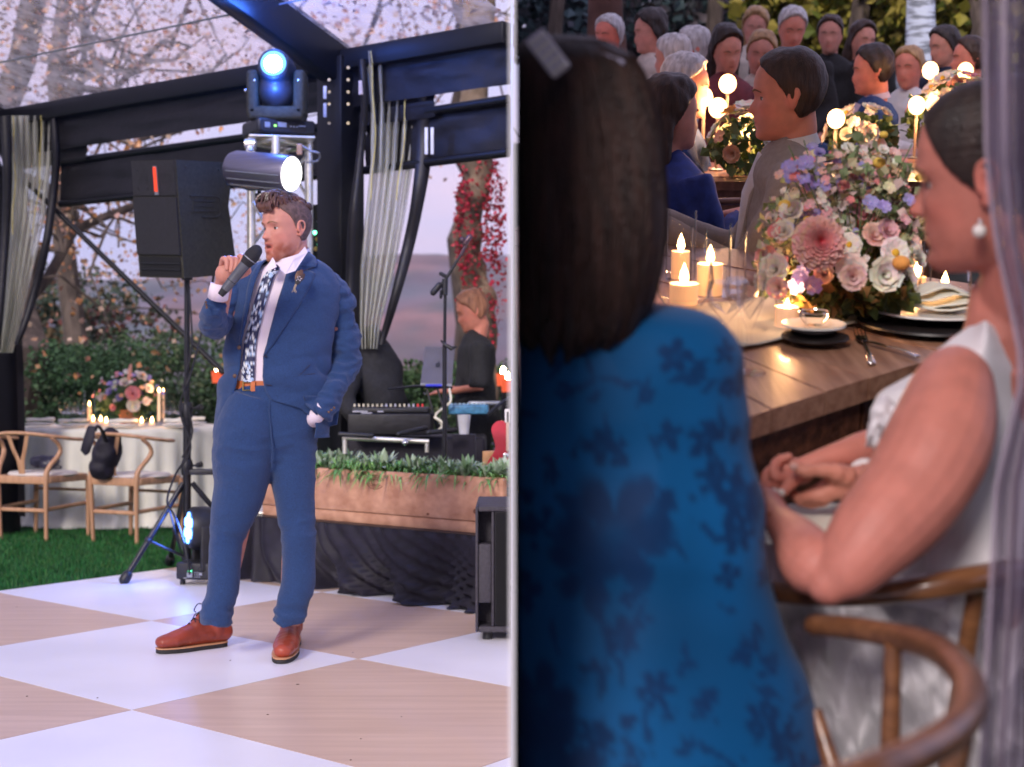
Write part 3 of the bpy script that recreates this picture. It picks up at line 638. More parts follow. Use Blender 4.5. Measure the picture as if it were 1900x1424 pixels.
# ================================================================ small floor moving head with seven blue lenses
def cyl_between(mb,a,b,r,n=18,r1=None): mb.tube([a,b],[r,r1 or r],n)
mh=thing('moving_head_light','small moving head spotlight on the floor with seven glowing blue lenses','stage light',V3((*G(368,1080).xy,0)))
D_=7.95
def wb(px0,px1,py0,py1,d,dep,r,name,mat,par,rz=0):
    c=W((px0+px1)/2,(py0+py1)/2,d); mb=MB(); mb.rbox(c,((px1-px0)*d/F,dep,(py1-py0)*d/F),r,Matrix.Rotation(rz,3,'Z')); return emit(name,mb,mat,par)
b_=V3((*G(366,1083).xy,.0)); rt=Matrix.Rotation(rad(-12),3,'Z')
mb=MB(); mb.rbox(b_+V3((.03,.0,.075)),(.22,.20,.09),.012,rt); bb=emit('base',mb,m_blackpl,mh)
for sx in (-.07,.13):
    mb=MB(); mb.lathe([(0,0),(.016,0),(.014,.03),(0,.03)],b_+V3((sx,-.03,0)),10); emit('foot',mb,m_blackpl,mh)
def face(px0,px1,py0,py1,name,mat,off=.003):
    mb=MB(); n_=rt@V3((0,-1,0)); p0=b_+V3((.03,0,.075))+n_*(.1+off); q=[onplane(x,y,p0,n_) for x,y in ((px0,py0),(px1,py0),(px1,py1),(px0,py1))]; mb.prism(q,n_*.003); emit(name,mb,mat,mh,smooth=False)
face(349,356,1059,1061,'indicator',glow('green_lamp',(.1,1,.4),3)); face(347,357,1063,1072,'display',M('grey_display',(.25,.27,.32),.3,.1))
for k in range(3):
    for q in range(3): face(361+q*4,363+q*4,1062+k*4,1064+k*4,'button',m_greymet)
face(369,375,1063,1068,'emblem',m_greymet); face(341,346,1072,1074,'lettering',m_greymet)
hc_=W(374,980,b_.y+.0); ax=V3((-.9,-.42,.05)).normalized()
mb=MB(); 
for s in (-1,1):
    y_=V3((.42,-.9,0)).normalized(); mb.rbox(hc_+y_*s*.095+V3((.02,0,-.10)),(.10,.03,.24),.012,Matrix.Rotation(rad(25),3,'Z'))
mb.rbox(hc_+V3((.02,0,-.21)),(.12,.20,.03),.01,Matrix.Rotation(rad(25),3,'Z')); emit('yoke',mb,m_blackpl,mh)
mb=MB(); mb.tube([hc_-ax*.13,hc_-ax*.11,hc_-ax*.02,hc_+ax*.05,hc_+ax*.068],[.05,.085,.115,.112,.10],24); hd=emit('head',mb,m_blackpl,mh)
a1,a2=basis(ax); m_bled=glow('blue_lens_glow',(.10,.30,1.0),9)
for k in range(7):
    o=V3((0,0,0)) if k==6 else a1*(.056*math.cos(k*PI/3+PI/6))+a2*(.056*math.sin(k*PI/3+PI/6))
    c=hc_+ax*.069+o; mb=MB(); mb.tube([c,c+ax*.006],[.027,.024],14,round_=False); emit('lens',mb,m_bled,hd)
l=bpy.data.lights.new('moving_head_beam','AREA'); l.shape='DISK'; l.size=.16; l.energy=4; l.color=(.08,.2,1); o=bpy.data.objects.new('moving_head_beam',l); link(o)
o.matrix_world=Matrix.Translation(hc_+ax*.09)@(-ax).to_track_quat('Z','Y').to_matrix().to_4x4()
# ================================================================ truss tower with the big moving head and a par can
tw=thing('truss_tower','bright aluminium box truss tower between the speakers, behind the man','truss',V3((*W(522,900,9.0).xy,.345)))
cs_=[W(466,400,8.75),W(512,400,8.62),W(573,400,8.9),W(528,400,9.05)]; zt=W(0,262,8.8).z
for c in cs_:
    mb=MB(); mb.tube([V3((c.x,c.y,.36)),V3((c.x,c.y,zt))],.024,14); emit('upright',mb,m_alu,tw)
nseg=7
for i in range(4):
    a=cs_[i]; b=cs_[(i+1)%4]
    for k in range(nseg):
        z0=.45+k*(zt-.5)/nseg; z1=z0+(zt-.5)/nseg; p,q=(a,b) if k%2==0 else (b,a); mb=MB(); mb.tube([V3((p.x,p.y,z0)),V3((q.x,q.y,z1))],.0085,8); emit('brace',mb,m_alu,tw)
    mb=MB(); mb.tube([V3((a.x,a.y,zt-.02)),V3((b.x,b.y,zt-.02))],.012,8); emit('brace',mb,m_alu,tw)
cc=sum(cs_,V3((0,0,0)))/4; mb=MB(); mb.rbox(V3((cc.x,cc.y,zt+.006)),(.36,.34,.012),.003,Matrix.Rotation(rad(12),3,'Z')); emit('top_plate',mb,m_alu,tw)
mb=MB(); mb.rbox(V3((cc.x,cc.y,.352)),(.5,.5,.012),.003); emit('base_plate',mb,m_alu,tw)
bm=thing('moving_head_light','large moving head spotlight with a bright white and blue beam on top of the truss','stage light',V3((cc.x,cc.y,zt+.012)))
R1=Matrix.Rotation(rad(28),3,'Z'); c0=V3((cc.x-.0,cc.y,zt+.012))
mb=MB(); mb.rbox(c0+V3((-.01,0,.055)),(.34,.28,.085),.02,R1,3); emit('base',mb,m_blackpl,bm)
nb=R1@V3((-1,0,0)) ; 
nb=(R1@V3((0,-1,0)))
def bface(dx,dz,w_,h_,name,mat,off=.0,par=bm):
    mb=MB(); mb.rbox(c0+V3((-.01,0,.055+dz))+nb*(.1405+off)+R1@V3((dx,0,0)),(w_,.006,h_),.001,R1,1); emit(name,mb,mat,par)
bface(-.02,0,.26,.062,'control_panel',m_grille); bface(-.115,.0,.03,.03,'emblem',m_greymet,.004); bface(-.07,-.002,.012,.01,'indicator',glow('green_led',(.3,1,.2),2.5),.004); bface(-.03,.006,.05,.026,'display',m_greymet,.004)
for k in range(3): bface(.02+.018*k,.0,.009,.008,'button',m_greymet,.004)
bface(.085,.006,.04,.006,'lettering',m_greymet,.004)
# yoke: U shape, head a ball with a snout aimed at the camera
hz_=W(514,150,8.72)
yk=MB(); 
for s in (-1,1):
    cx=hz_.x+s*.128; pts=[(cx,hz_.y+.02,W(0,133,8.72).z),(cx,hz_.y+.02,W(0,218,8.72).z)]
    yk.rbox(V3((cx,hz_.y+.02,(pts[0][2]+pts[1][2])/2)),(.065,.17,pts[0][2]-pts[1][2]),.022,None,3)
yk.rbox(V3((hz_.x,hz_.y+.02,W(0,212,8.72).z)),(.31,.17,.075),.02,None,3); emit('yoke',yk,m_spk,bm)
mb=MB(); mb.ell(V3((hz_.x,hz_.y,W(0,168,8.72).z)),(.105,.11,.115),None,26,16); ax2=V3((-.0,-1,.12)).normalized(); hcen=V3((hz_.x,hz_.y-.03,W(0,131,8.72).z)); mb.tube([hcen-ax2*.14,hcen-ax2*.05,hcen+ax2*.09,hcen+ax2*.105],[.08,.105,.088,.080],28)
v,f=remesh(mb,.006,6); bh=emit('head',(v,f),M('blue_lit_black_plastic',(.02,.025,.04),.45,.2),bm)
fc=hcen+ax2*.10
mb=MB(); mb.tube([fc,fc+ax2*.012],[.070,.066],28); emit('lens_ring',mb,glow('blue_ring_glow',(.12,.45,1),2.6),bh)
mb=MB(); mb.ell(fc+ax2*.016+V3((.0,0,-.006)),(.049,.01,.048),None,24,10); emit('lens',mb,glow('white_beam_lens',(.8,.95,1),14),bh)
for sx,sy in ((472,150),(554,149),(455,168)):
    mb=MB(); mb.ell(W(sx,sy,8.55),.008,None,8,6); emit('screw',mb,m_chrome,bm)
l=bpy.data.lights.new('spot_beam','SPOT'); l.energy=900; l.color=(.06,.22,1); l.spot_size=rad(150); l.spot_blend=.8; l.shadow_soft_size=.05; o=bpy.data.objects.new('spot_beam',l); link(o)
o.matrix_world=Matrix.Translation(fc+ax2*.05)@(-(V3((-.1,-.85,.5)).normalized())).to_track_quat('Z','Y').to_matrix().to_4x4()
candle_light(fc+ax2*.02+V3((0,-.05,-.13)),5.0,(.05,.2,1),.02,'beam_spill'); candle_light(fc+V3((0,.0,.28)),9.0,(.05,.18,1),.05,'beam_spill')
pc=thing('par_can_light','silver cylindrical par can lamp clamped under the truss top with a glowing white face','stage light',W(490,350,8.5))
a=W(440,314,8.45); b=W(537,323,8.3); mb=MB(); d=(b-a).normalized(); R_=.099
mb.tube([a-d*.04,a-d*.03,a,b,b+d*.012],[.07,.088,R_,R_,.096],32); emit('housing',mb,M('brushed_grey_metal',(.17,.16,.21),.36,.12,3,metal=.8,stretch=(1,1,30)),pc)
for k in range(5):
    an=k*.42+.2; u,v_=basis(d); off=(u*math.cos(an)-v_*math.sin(an))*(R_+.002); mb=MB(); mb.tube([a+off,b+off],.003,6); emit('fin',mb,m_greymet,pc)
mb=MB(); mb.tube([b+d*.012,b+d*.016],[.091,.089],32); emit('lens',mb,glow('white_par_face',(1,.97,.92),3.0),pc)
mb=MB(); mb.tube([W(464,285,8.5),W(464,262,8.6)],.022,12); mb.tube([W(455,268,8.55),W(474,268,8.55)],.03,12); emit('clamp',mb,m_alu,pc)
mb=MB(); mb.tube([W(481,345,8.42),W(481,364,8.42)],.011,10); mb.tube([W(474,363,8.42),W(488,363,8.42)],.012,8); emit('knob',mb,m_blackpl,pc)
cable([W(447,348,8.5),W(465,353,8.45),W(490,350,8.4)],.005,'thin black cable under the par can lamp')
cable([W(556,268,8.6),W(575,280,8.6),W(592,285,8.6),W(590,298,8.65),W(570,302,8.6)],.006,'loop of grey cable at the top right of the truss',m_greymet)
cable([W(545,300,8.5),W(547,320,8.5),W(543,350,8.5)],.007,'black cable running down beside the par can face')
mb=MB(); mb.rbox(W(556,278,8.55),(.03,.03,.06),.006); emit('plug',mb,M('brown_plug',(.35,.22,.17),.5),label='brown plug hanging at the top right of the truss',cat='plug')
# second speaker behind the truss
s2=thing('loudspeaker','black loudspeaker seen from behind with green lit connectors, right of the man','speaker',W(612,500,9.5))
Fx=lambda px,py,d:W(px,py,d)
front=[Fx(575,392,9.35),Fx(625,375,9.35),Fx(627,492,9.35),Fx(575,500,9.35)]; dpt=W(646,395,9.75)-Fx(625,378,9.35); dpt.z=0
mb=MB(); mb.prism([front[0]-V3((.12,0,-.02)),front[1],front[2],front[3]-V3((.12,0,0))],dpt); emit('cabinet',mb,m_spk,s2,smooth=False)
n_=V3((0,-1,0)); 
def r2(px0,px1,py0,py1,name,mat,off=.004): 
    mb=MB(); q=[W(x,y,9.35)+n_*off for x,y in ((px0,py0+3),(px1,py0),(px1,py1),(px0,py1+1))]; mb.prism(q,n_*.004); emit(name,mb,mat,s2,smooth=False)
r2(580,606,405,469,'connector_panel',m_grille); r2(588,603,408,412,'handle',m_greymet,.008)
for (x,y) in ((584,432),(592,454)):
    mb=MB(); mb.ell(W(x,y,9.3),.012,None,10,6); emit('indicator',mb,glow('green_connector_glow',(.15,1,.5),5),s2)
for (x,y) in ((589,444),(596,438),(586,462),(595,426)):
    mb=MB(); mb.tube([W(x,y,9.34),W(x,y,9.31)],.014,12); emit('socket',mb,M('gold_socket',(.5,.32,.1),.3,.1,metal=.8) if (x,y)==(589,444) else bpy.data.materials['gold_socket'],s2)
tripod('speaker_stand','black stand under the second loudspeaker, mostly hidden behind the man',V3((W(618,500,9.5).x,9.55,0)),W(0,497,9.5).z,[V3((W(600,0,9.2).x,9.2,.36)),V3((W(655,0,9.4).x,9.5,.36)),V3((W(610,0,9.9).x,9.9,.36))],.95,1.2)
# ================================================================ subwoofer by the partition
sw=thing('subwoofer','black subwoofer cabinet with side ports and a honeycomb grille standing on the dance floor','speaker',V3((-.10,6.3,0)))
dS=D=3205/(1190-700); x0=(882-950)*dS/F
zt_=W(0,940,dS).z; m_sub=M('subwoofer_paint',(.045,.040,.050),.6,.2,80,.7,300); cx=(x0-.006)/2; wx=abs(x0)-.006; dp=.55
zb=.035
mb=MB()
def bx(mb,xa,xb,ya,yb,za,zb_): mb.rbox(((xa+xb)/2,(ya+yb)/2,(za+zb_)/2),(abs(xb-xa),abs(yb-ya),abs(zb_-za)),.006,None,2)
bx(mb,x0,-.006,dS+.12,dS+dp,zb,zt_); bx(mb,x0,x0+.012,dS,dS+.12,zb,zt_); bx(mb,x0+.012,-.006,dS,dS+.12,zt_-.022,zt_); bx(mb,x0+.012,-.006,dS,dS+.12,zb,zb+.025); bx(mb,x0+.066,x0+.078,dS,dS+.12,zb+.025,zt_-.022)
bx(mb,x0+.012,x0+.066,dS+.01,dS+.12,W(0,1120,dS).z,W(0,1010,dS).z)
emit('cabinet',mb,m_sub,sw)
mb=MB(); bx(mb,x0+.079,-.006,dS+.006,dS+.016,zb+.025,zt_-.022); g=emit('grille',mb,m_grille,sw)
hx=MB(); m_hole=M('dark_honeycomb_hole',(.003,.003,.004),.9,.1)
r_=.0042; k=0
zz=zb+.032
while zz<zt_-.03:
    xx=x0+.086+(r_*1.05 if k%2 else 0)
    while xx<-.010:
        pts=[V3((xx+r_*math.cos(a),dS+.0045,zz+r_*math.sin(a))) for a in [PI/6+i*PI/3 for i in range(6)]]; hx.prism(pts,(0,-.0005,0)); xx+=r_*2.1
    zz+=r_*1.85; k+=1
emit('honeycomb',hx,m_hole,sw,smooth=False,kind='stuff')
for y_ in (dS+.06,dS+.5):
    mb=MB(); mb.lathe([(0,0),(.022,0),(.02,.036),(0,.036)],(x0+.05,y_,0),12); emit('foot',mb,m_blackpl,sw)
# ================================================================ wishbone chairs
def wishbone(name,label,loc,rz,group,mats=(None,None)):
    wm=mats[0] or m_ash; cm=mats[1] or m_cush
    t=thing(name,label,'chair',loc,rz,group)
    mb=MB(); pr=[(0,-.018),(.235,-.018),(.25,-.005),(.235,.012),(.12,.02),(0,.022)]; mb.lathe(pr,(0,.0,.455),28,sq=(1.0,.92)); emit('seat',mb,cm,t,own=True)
    for s in (-1,1):
        mb=MB(); mb.tube([V3(p) for p in spl([(s*.20,-.20,.0),(s*.205,-.21,.25),(s*.21,-.215,.42),(s*.215,-.20,.50),(s*.245,-.12,.60),(s*.25,-.13,.66),(s*.235,-.19,.715)],4)],[.014]*4+[.017]*4+[.019]*4+[.017]*6+[.014]*7,10); emit('rear_leg',mb,wm,t,own=True)
        mb=MB(); mb.tube([(s*.235,.20,.0),(s*.235,.20,.22),(s*.23,.20,.43)],[.014,.018,.018],10); emit('front_leg',mb,wm,t,own=True)
        mb=MB(); mb.rbox((s*.222,-.005,.425),(.022,.40,.05),.006); emit('seat_rail',mb,wm,t,own=True)
        mb=MB(); mb.tube([(s*.22,.20,.24),(s*.207,-.20,.22)],.011,8,flat=1.3); emit('stretcher',mb,wm,t,own=True)
    mb=MB(); mb.rbox((0,.20,.425),(.44,.022,.05),.006); emit('seat_rail',mb,wm,t,own=True); mb=MB(); mb.rbox((0,-.212,.42),(.40,.022,.055),.006); emit('seat_rail',mb,wm,t,own=True)
    mb=MB(); mb.tube([(-.20,-.20,.21),(.20,-.20,.21)],.011,8,flat=1.3); emit('stretcher',mb,wm,t,own=True); mb=MB(); mb.tube([(-.22,.20,.33),(.22,.20,.33)],.011,8); emit('stretcher',mb,wm,t,own=True)
    rp=[(.285,.06,.695),(.285,-.02,.70),(.262,-.13,.715),(.20,-.215,.73),(.10,-.262,.742),(0,-.277,.745)]; rp=rp+[(-x,y,z) for x,y,z in rp[::-1][1:]]
    mb=MB(); q=spl(rp,5); mb.tube([V3(p) for p in q],[(.016,.013) for _ in q],12,round_=True); emit('top_rail',mb,wm,t,own=True)
    mb=MB(); 
    for s in (-1,1): mb.tube([V3(p) for p in spl([(s*.006,-.212,.44),(s*.012,-.226,.53),(s*.05,-.245,.63),(s*.085,-.262,.738)],4)],[(.022,.007)]*5+[(.017,.006)]*8,8,up=(0,1,0))
    emit('splat',mb,wm,t,own=True)
    return t
GC='wishbone chairs at the round table'
ch=wishbone('wishbone_chair','pale wishbone chair with a black bag hanging from its back, right of the other one',V3((-2.60,10.95,-.04)),rad(-30),GC)
copy_tree(ch,V3((-3.30,11.15,-.04)),rad(-24),'pale wishbone chair with a dark clutch purse on its seat, at the left edge')
# bag on the chair back and purse on the seat
mb=MB(); mb.ell(W(198,842,10.75),(.105,.06,.135),Matrix.Rotation(.3,3,'Y')); mb.ell(W(188,870,10.75),(.09,.055,.09)); mb.ell(W(205,815,10.75),(.08,.05,.08)); v,f=remesh(mb,.012,4); v=folds(v,f,.012,(14,14,14),3)
bg_=thing('handbag','soft black handbag hanging inside the chair back by a knotted strap','bag',W(198,880,10.75)); emit('pouch',(v,f),m_blackfab,bg_)
mb=MB(); mb.tube([W(176,800,10.5),W(170,792,10.45),W(165,815,10.42),W(158,838,10.42),W(160,845,10.42)],[(.02,.006),(.03,.008),(.04,.01),(.036,.008),(.01,.004)],8); mb.tube([W(176,800,10.5),W(182,790,10.5),W(190,800,10.6),W(196,820,10.7)],[(.018,.006)]*4,8); emit('strap',mb,m_blackfab,bg_)
pu=MB(); pc_=V3((-3.30,11.12,.44)); pu.ell(pc_+V3((.02,0,.055)),(.11,.06,.05)); pu.ell(pc_+V3((.05,-.02,.045)),(.08,.06,.045)); v,f=remesh(pu,.01,3); v=folds(v,f,.01,(20,20,20),4)
pt=thing('clutch_purse','small dark clutch purse lying on the cushion of the left chair','purse',pc_); emit('purse_body',(v,f),M('dark_satin',(.02,.02,.04),.4,.2),pt)
mb=MB(); mb.tube([V3(p) for p in spl([pc_+V3((.10,-.02,.04)),pc_+V3((.17,-.10,.02)),pc_+V3((.10,-.16,.02)),pc_+V3((-.02,-.14,.02))],5)],.004,6); emit('strap',mb,m_blackpl,pt)
# ================================================================ round table
TC=V3((-3.08,12.6,-.04)); TZ=.755; TR=.86
tb=thing('round_table','round banquet table hidden under a pale floor length cloth','table',TC)
mb=MB(); mb.lathe([(0,.70),(TR-.02,.70),(TR-.01,.715),(TR-.01,.73),(0,.735)],TC,40); emit('table_top',mb,m_ash,tb)
for k in range(4):
    a=k*PI/2+.5; mb=MB(); mb.tube([TC+V3((.5*math.cos(a),.5*math.sin(a),0)),TC+V3((.5*math.cos(a),.5*math.sin(a),.70))],.02,8); emit('leg',mb,m_greymet,tb)
rows=[]
for j in range(26):
    r=[]; 
    for i in range(241):
        a=i/240*2*PI
        if j<8: rr=TR*j/7; z=.745-.008*(j==7)
        else:
            t=(j-7)/18; pl_=math.sin(a*34+1.5*math.sin(a*5))*.8+math.sin(a*13+2)*.5; pud=max(0,t-.9)/.1
            rr=TR+.006+t**.8*(.035+.045*pl_)+pud*.06*(1+noise.noise(V3((a*9,0,1)))); z=.737*(1-t)+.012+pud*.01*noise.noise(V3((a*20,2,0)))
        r.append(TC+V3((rr*math.cos(a),rr*math.sin(a),z)))
    rows.append(r)
mb=MB(); mb.grid(rows); emit('tablecloth',mb,m_cloth,label='pale pleated floor length tablecloth on the round table',cat='tablecloth',ang=180)
# table settings
def tpt(px,d): p=W(px,760,d); p.z=.714; return p
def cyl_glass(mb,c,r,h,th=.002): mb.lathe([(0,.004),(r*.95,.004),(r,.02),(r,h),(r-th,h),(r-th,.022),(0,.012)],c,20)
def goblet(name,label,p,s=1,group=None,water=True,kind='wine'):
    t=thing(name,label,'glass',p,group=group); mb=MB()
    if kind=='wine': pr=[(0,0),(.034,0),(.033,.003),(.005,.008),(.004,.07),(.012,.082),(.034,.105),(.039,.13),(.036,.165),(.031,.19)]
    elif kind=='flute': pr=[(0,0),(.032,0),(.031,.003),(.005,.008),(.004,.075),(.010,.09),(.024,.13),(.027,.17),(.026,.225)]
    else: pr=[(0,0),(.032,0),(.036,.02),(.038,.11)]
    pr=[(a*s,b*s) for a,b in pr]; mb.lathe(pr,p,20); emit('bowl',mb,m_glass,t)
    if water:
        if kind=='wine': w_=[(0,.088*s),(.030*s,.106*s),(.0365*s,.13*s),(.035*s,.15*s),(0,.15*s)]
        elif kind=='flute': w_=[(0,.095*s),(.022*s,.13*s),(.0255*s,.165*s),(0,.165*s)]
        else: w_=[(0,.008*s),(.03*s,.01*s),(.035*s,.08*s),(0,.08*s)]
        mb=MB(); mb.lathe(w_,p,18); emit('water',mb,m_water,t)
    return t
m_water=clear('water_in_glass',(.95,.95,.95),.2,.02)
m_hot=glow('flame_core',(1,.72,.36),60)
def flame(p,s,par,light=.25,own=False):
    mb=MB(); mb.lathe([(0,0),(.0045*s,.003*s),(.0066*s,.009*s),(.0052*s,.017*s),(.002*s,.025*s),(.0003*s,.030*s)],p,10); emit('flame',mb,m_flame,par)
    if light: candle_light(V3(p)+V3((0,0,.02)),light)
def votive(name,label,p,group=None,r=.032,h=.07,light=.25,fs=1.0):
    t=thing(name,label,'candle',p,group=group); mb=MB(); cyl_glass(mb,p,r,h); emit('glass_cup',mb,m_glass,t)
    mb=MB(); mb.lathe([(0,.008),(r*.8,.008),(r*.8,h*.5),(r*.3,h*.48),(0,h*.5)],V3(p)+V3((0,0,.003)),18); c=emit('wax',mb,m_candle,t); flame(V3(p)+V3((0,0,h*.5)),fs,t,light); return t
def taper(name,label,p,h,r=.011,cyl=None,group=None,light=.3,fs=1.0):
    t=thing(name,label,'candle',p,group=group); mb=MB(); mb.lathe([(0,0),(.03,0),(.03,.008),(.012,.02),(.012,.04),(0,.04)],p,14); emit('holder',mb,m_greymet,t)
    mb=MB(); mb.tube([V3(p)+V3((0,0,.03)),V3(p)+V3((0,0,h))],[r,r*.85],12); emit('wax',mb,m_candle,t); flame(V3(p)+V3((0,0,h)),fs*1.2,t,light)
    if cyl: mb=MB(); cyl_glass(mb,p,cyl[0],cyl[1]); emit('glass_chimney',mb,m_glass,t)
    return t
def petals(mb,c,r,n,col,up,open_=.8,layers=3,rg=random):
    "ruffled flower head of overlapping curved petals"
    up=V3(up).normalized(); a,b=basis(up)
    for L in range(layers):
        rr=r*(1-.25*L); tilt=open_*(1-.38*L)
        for k in range(n):
            an=2*PI*(k+.5*L)/n+rg.uniform(-.1,.1); d=a*math.cos(an)+b*math.sin(an); s=a*-math.sin(an)+b*math.cos(an); wd=rr*.62; o=len(mb.v); rows=[]
            for i in range(5):
                t=i/4; q=c+d*(rr*t*math.sin(tilt*PI/2+.15))+up*(rr*(t**1.6)*math.cos(tilt*PI/2)+.12*rr*math.sin(t*3)); ww=wd*math.sin(min(1,t*1.1+.12)*PI*.86)**.7
                rows.append([q-s*ww+up*ww*.35,q-s*ww*.5,q,q+s*ww*.5,q+s*ww+up*ww*.35])
            mb.cur=tuple(x*rg.uniform(.88,1.08) for x in col); mb.grid(rows)
def flower(p,r,col,up,par,kind='rose',core=(.75,.45,.05),name=None):
    mb=MB(); mb.cur=col
    if kind=='rose': petals(mb,p,r,7,col,up,.75,5)
    elif kind=='daisy': petals(mb,p,r,9,col,up,.95,1); mb.cur=core; mb.ell(p+V3(up).normalized()*r*.12,(r*.25,)*3,None,10,6)
    elif kind=='small': petals(mb,p,r,5,col,up,.85,1); mb.cur=tuple(min(1,c*1.2) for c in col); mb.ell(p+V3(up)*r*.1,(r*.2,)*3,None,8,5)
    elif kind=='ball': mb.ell(p,(r,r,r*.8),None,12,8)
    return emit(name or {'rose':'garden_rose','daisy':'daisy','small':'small_blossom','ball':'button_flower'}[kind],mb,m_petal,par,ang=180)
cpz=tpt(240,12.5)
fa=thing('flower_arrangement','low round bouquet of white, pink and lilac flowers in the middle of the round table','flowers',cpz)
mb=MB(); mb.lathe([(0,0),(.07,0),(.08,.05),(.09,.12),(.085,.12),(0,.10)],cpz,18); emit('pot',mb,M('terracotta_pot',(.33,.14,.07),.7,.2),fa)
V,Fc,cc=foliage([(cpz+V3((0,0,.20)),(.20,.18,.14)),(cpz+V3((-.1,0,.2)),(.15,.12,.1)),(cpz+V3((.1,0,.22)),(.15,.12,.12))],900,.05,[(.10,.2,.07),(.16,.26,.10),(.06,.12,.05)],5); emit('foliage',(V,Fc),m_leaf,fa,smooth=False,cols=cc)
rf=random.Random(4)
def fl_dir(c,p): d=(p-c); d.y-=.05; return d.normalized()
cen=cpz+V3((0,0,.16)); PK=(.78,.34,.36); WH=(.82,.76,.66); LI=(.42,.38,.70); PE=(.85,.50,.30); YE=(.80,.55,.10)
def fpx(px,py,d=12.35): return W(px,py,d)
for (px,py,r,col,kd) in [(246,732,.062,PK,'rose'),(247,752,.055,WH,'rose'),(232,712,.045,WH,'rose'),(262,700,.045,WH,'rose'),(214,714,.04,LI,'rose'),(204,728,.035,LI,'rose'),(222,738,.035,LI,'rose'),(275,722,.04,WH,'rose'),(211,756,.03,PK,'rose'),(190,738,.035,WH,'rose'),(270,745,.035,WH,'rose')]:
    flower(fpx(px,py),r,col,fl_dir(cen,fpx(px,py)),fa,kd)
for k in range(60):
    an=rf.uniform(0,2*PI); rr=rf.uniform(.1,1)**.5; px=238+70*rr*math.cos(an); py=722-30*rr*math.sin(an)*1.1; c_=rf.choice([WH,WH,LI,PK,PE,(.7,.72,.5),LI]); flower(fpx(px,py,12.3+rf.uniform(-.05,.3)),rf.uniform(.014,.024),c_,fl_dir(cen,fpx(px,py)),fa,'small')
for px,py in ((265,695),(281,708)): flower(fpx(px,py),.018,PE,(0,-1,.3),fa,'ball')
mb=MB(); mb.cur=(.7,.38,.30); mb.tube([fpx(239,705),fpx(240,690),fpx(243,678)],[.012,.020,.010],10,round_=True); emit('celosia_plume',mb,m_petal,fa)
GV='small candles among the glasses on the round table'
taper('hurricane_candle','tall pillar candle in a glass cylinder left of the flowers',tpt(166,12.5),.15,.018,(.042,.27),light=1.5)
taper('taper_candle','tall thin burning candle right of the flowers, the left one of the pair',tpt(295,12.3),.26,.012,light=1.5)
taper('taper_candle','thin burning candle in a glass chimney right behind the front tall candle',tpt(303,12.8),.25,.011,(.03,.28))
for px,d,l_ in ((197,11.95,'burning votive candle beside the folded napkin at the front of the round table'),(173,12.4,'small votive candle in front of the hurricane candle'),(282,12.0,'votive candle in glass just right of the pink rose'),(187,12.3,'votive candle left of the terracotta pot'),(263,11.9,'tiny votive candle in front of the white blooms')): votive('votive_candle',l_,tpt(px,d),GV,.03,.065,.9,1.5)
GG='drinking glasses crowded on the round table'
GL=['leftmost of the left cluster','nearest of the left cluster','farthest of the left cluster','in the middle of the left cluster','right end of the left cluster, before the hurricane candle','left end of the right cluster behind the stand pole','farther one in the middle of the right cluster','nearest of the right cluster','half hidden behind the tall candles','rightmost of the right cluster','just right of the white blooms']
for k,(px,d) in enumerate([(118,12.4),(128,12.15),(138,12.6),(146,12.4),(150,12.0),(315,12.2),(325,12.5),(332,12.1),(308,12.6),(342,12.7),(276,12.6)]):
    lb='stemmed glass on the round table, '+GL[k]
    if k==0: g0=goblet('wine_glass',lb,tpt(px,d),1,GG)
    else: copy_tree(g0,tpt(px,d),0,lb)
def plate(name,label,p,r=.14,group=None,napkin=None,par=None):
    t=thing(name,label,'plate',p,group=group); mb=MB(); mb.lathe([(0,.004),(r*.6,.004),(r*.7,.007),(r,.018),(r*.99,.021),(r*.68,.011),(0,.009)],p,32); emit('dish',mb,m_porc,t); return t
def roll(name,label,a,b,r,cat='napkin',group=None):
    mb=MB(); a=V3(a);b=V3(b); q=[a.lerp(b,t) for t in np.linspace(0,1,9)]; mb.tube(q,[(r*(1+.12*math.sin(k*2)),r*.6) for k in range(9)],12,round_=True); v,f=remesh(mb,.006,2); v=folds(v,f,.006,(18,18,18),7); emit(name,(v,f),m_cloth,label=label,cat=cat,group=group)
GN='folded napkins on plates around the round table'
for k,(px,d,ll) in enumerate([(75,12.2,'left edge beside the old guest'),(135,11.98,'left of the votive candles'),(228,11.9,'front middle before the flower pot'),(330,12.0,'right of the flowers behind the stand pole'),(355,12.5,'right rim of the table')]):
    p=tpt(px,d); plate('plate','white plate on the round table, '+ll,p,.12,'plates around the round table'); roll('napkin','cream rolled napkin on the plate at the '+ll,p+V3((-.09,-.02,.045)),p+V3((.09,.03,.05)),.026,group=GN)
# two distant candles behind
def far_candle(px,py,d,label):
    p=W(px,py,d); t=thing('lantern_candle',label,'candle',V3((p.x,p.y,p.z-.05))); mb=MB(); mb.lathe([(0,-.05),(.05,-.05),(.055,0),(.06,.05),(.058,.05)],p,16); emit('red_glass_cup',mb,M('red_glass',(.5,.06,.03),.3,.1,emis=(1,.15,.05),es=.5),t); mb=MB(); mb.ell(p+V3((0,-.03,.07)),(.022,.02,.035)); emit('flame',mb,m_hot,t)
    mb=MB(); mb.tube([V3((p.x,p.y,-.04)),V3((p.x,p.y,p.z-.05))],.018,8); mb.lathe([(0,0),(.12,0),(.12,.01),(0,.02)],V3((p.x,p.y,-.04)),16); emit('stand',mb,m_blackmet,t)
far_candle(405,700,13.5,'red glass candle lamp glowing in front of the hedge left of the man'); far_candle(934,705,12.8,'red glass candle lamp glowing at the right end by the hedge'); far_candle(943,716,12.4,'lower red candle lamp beside the partition')
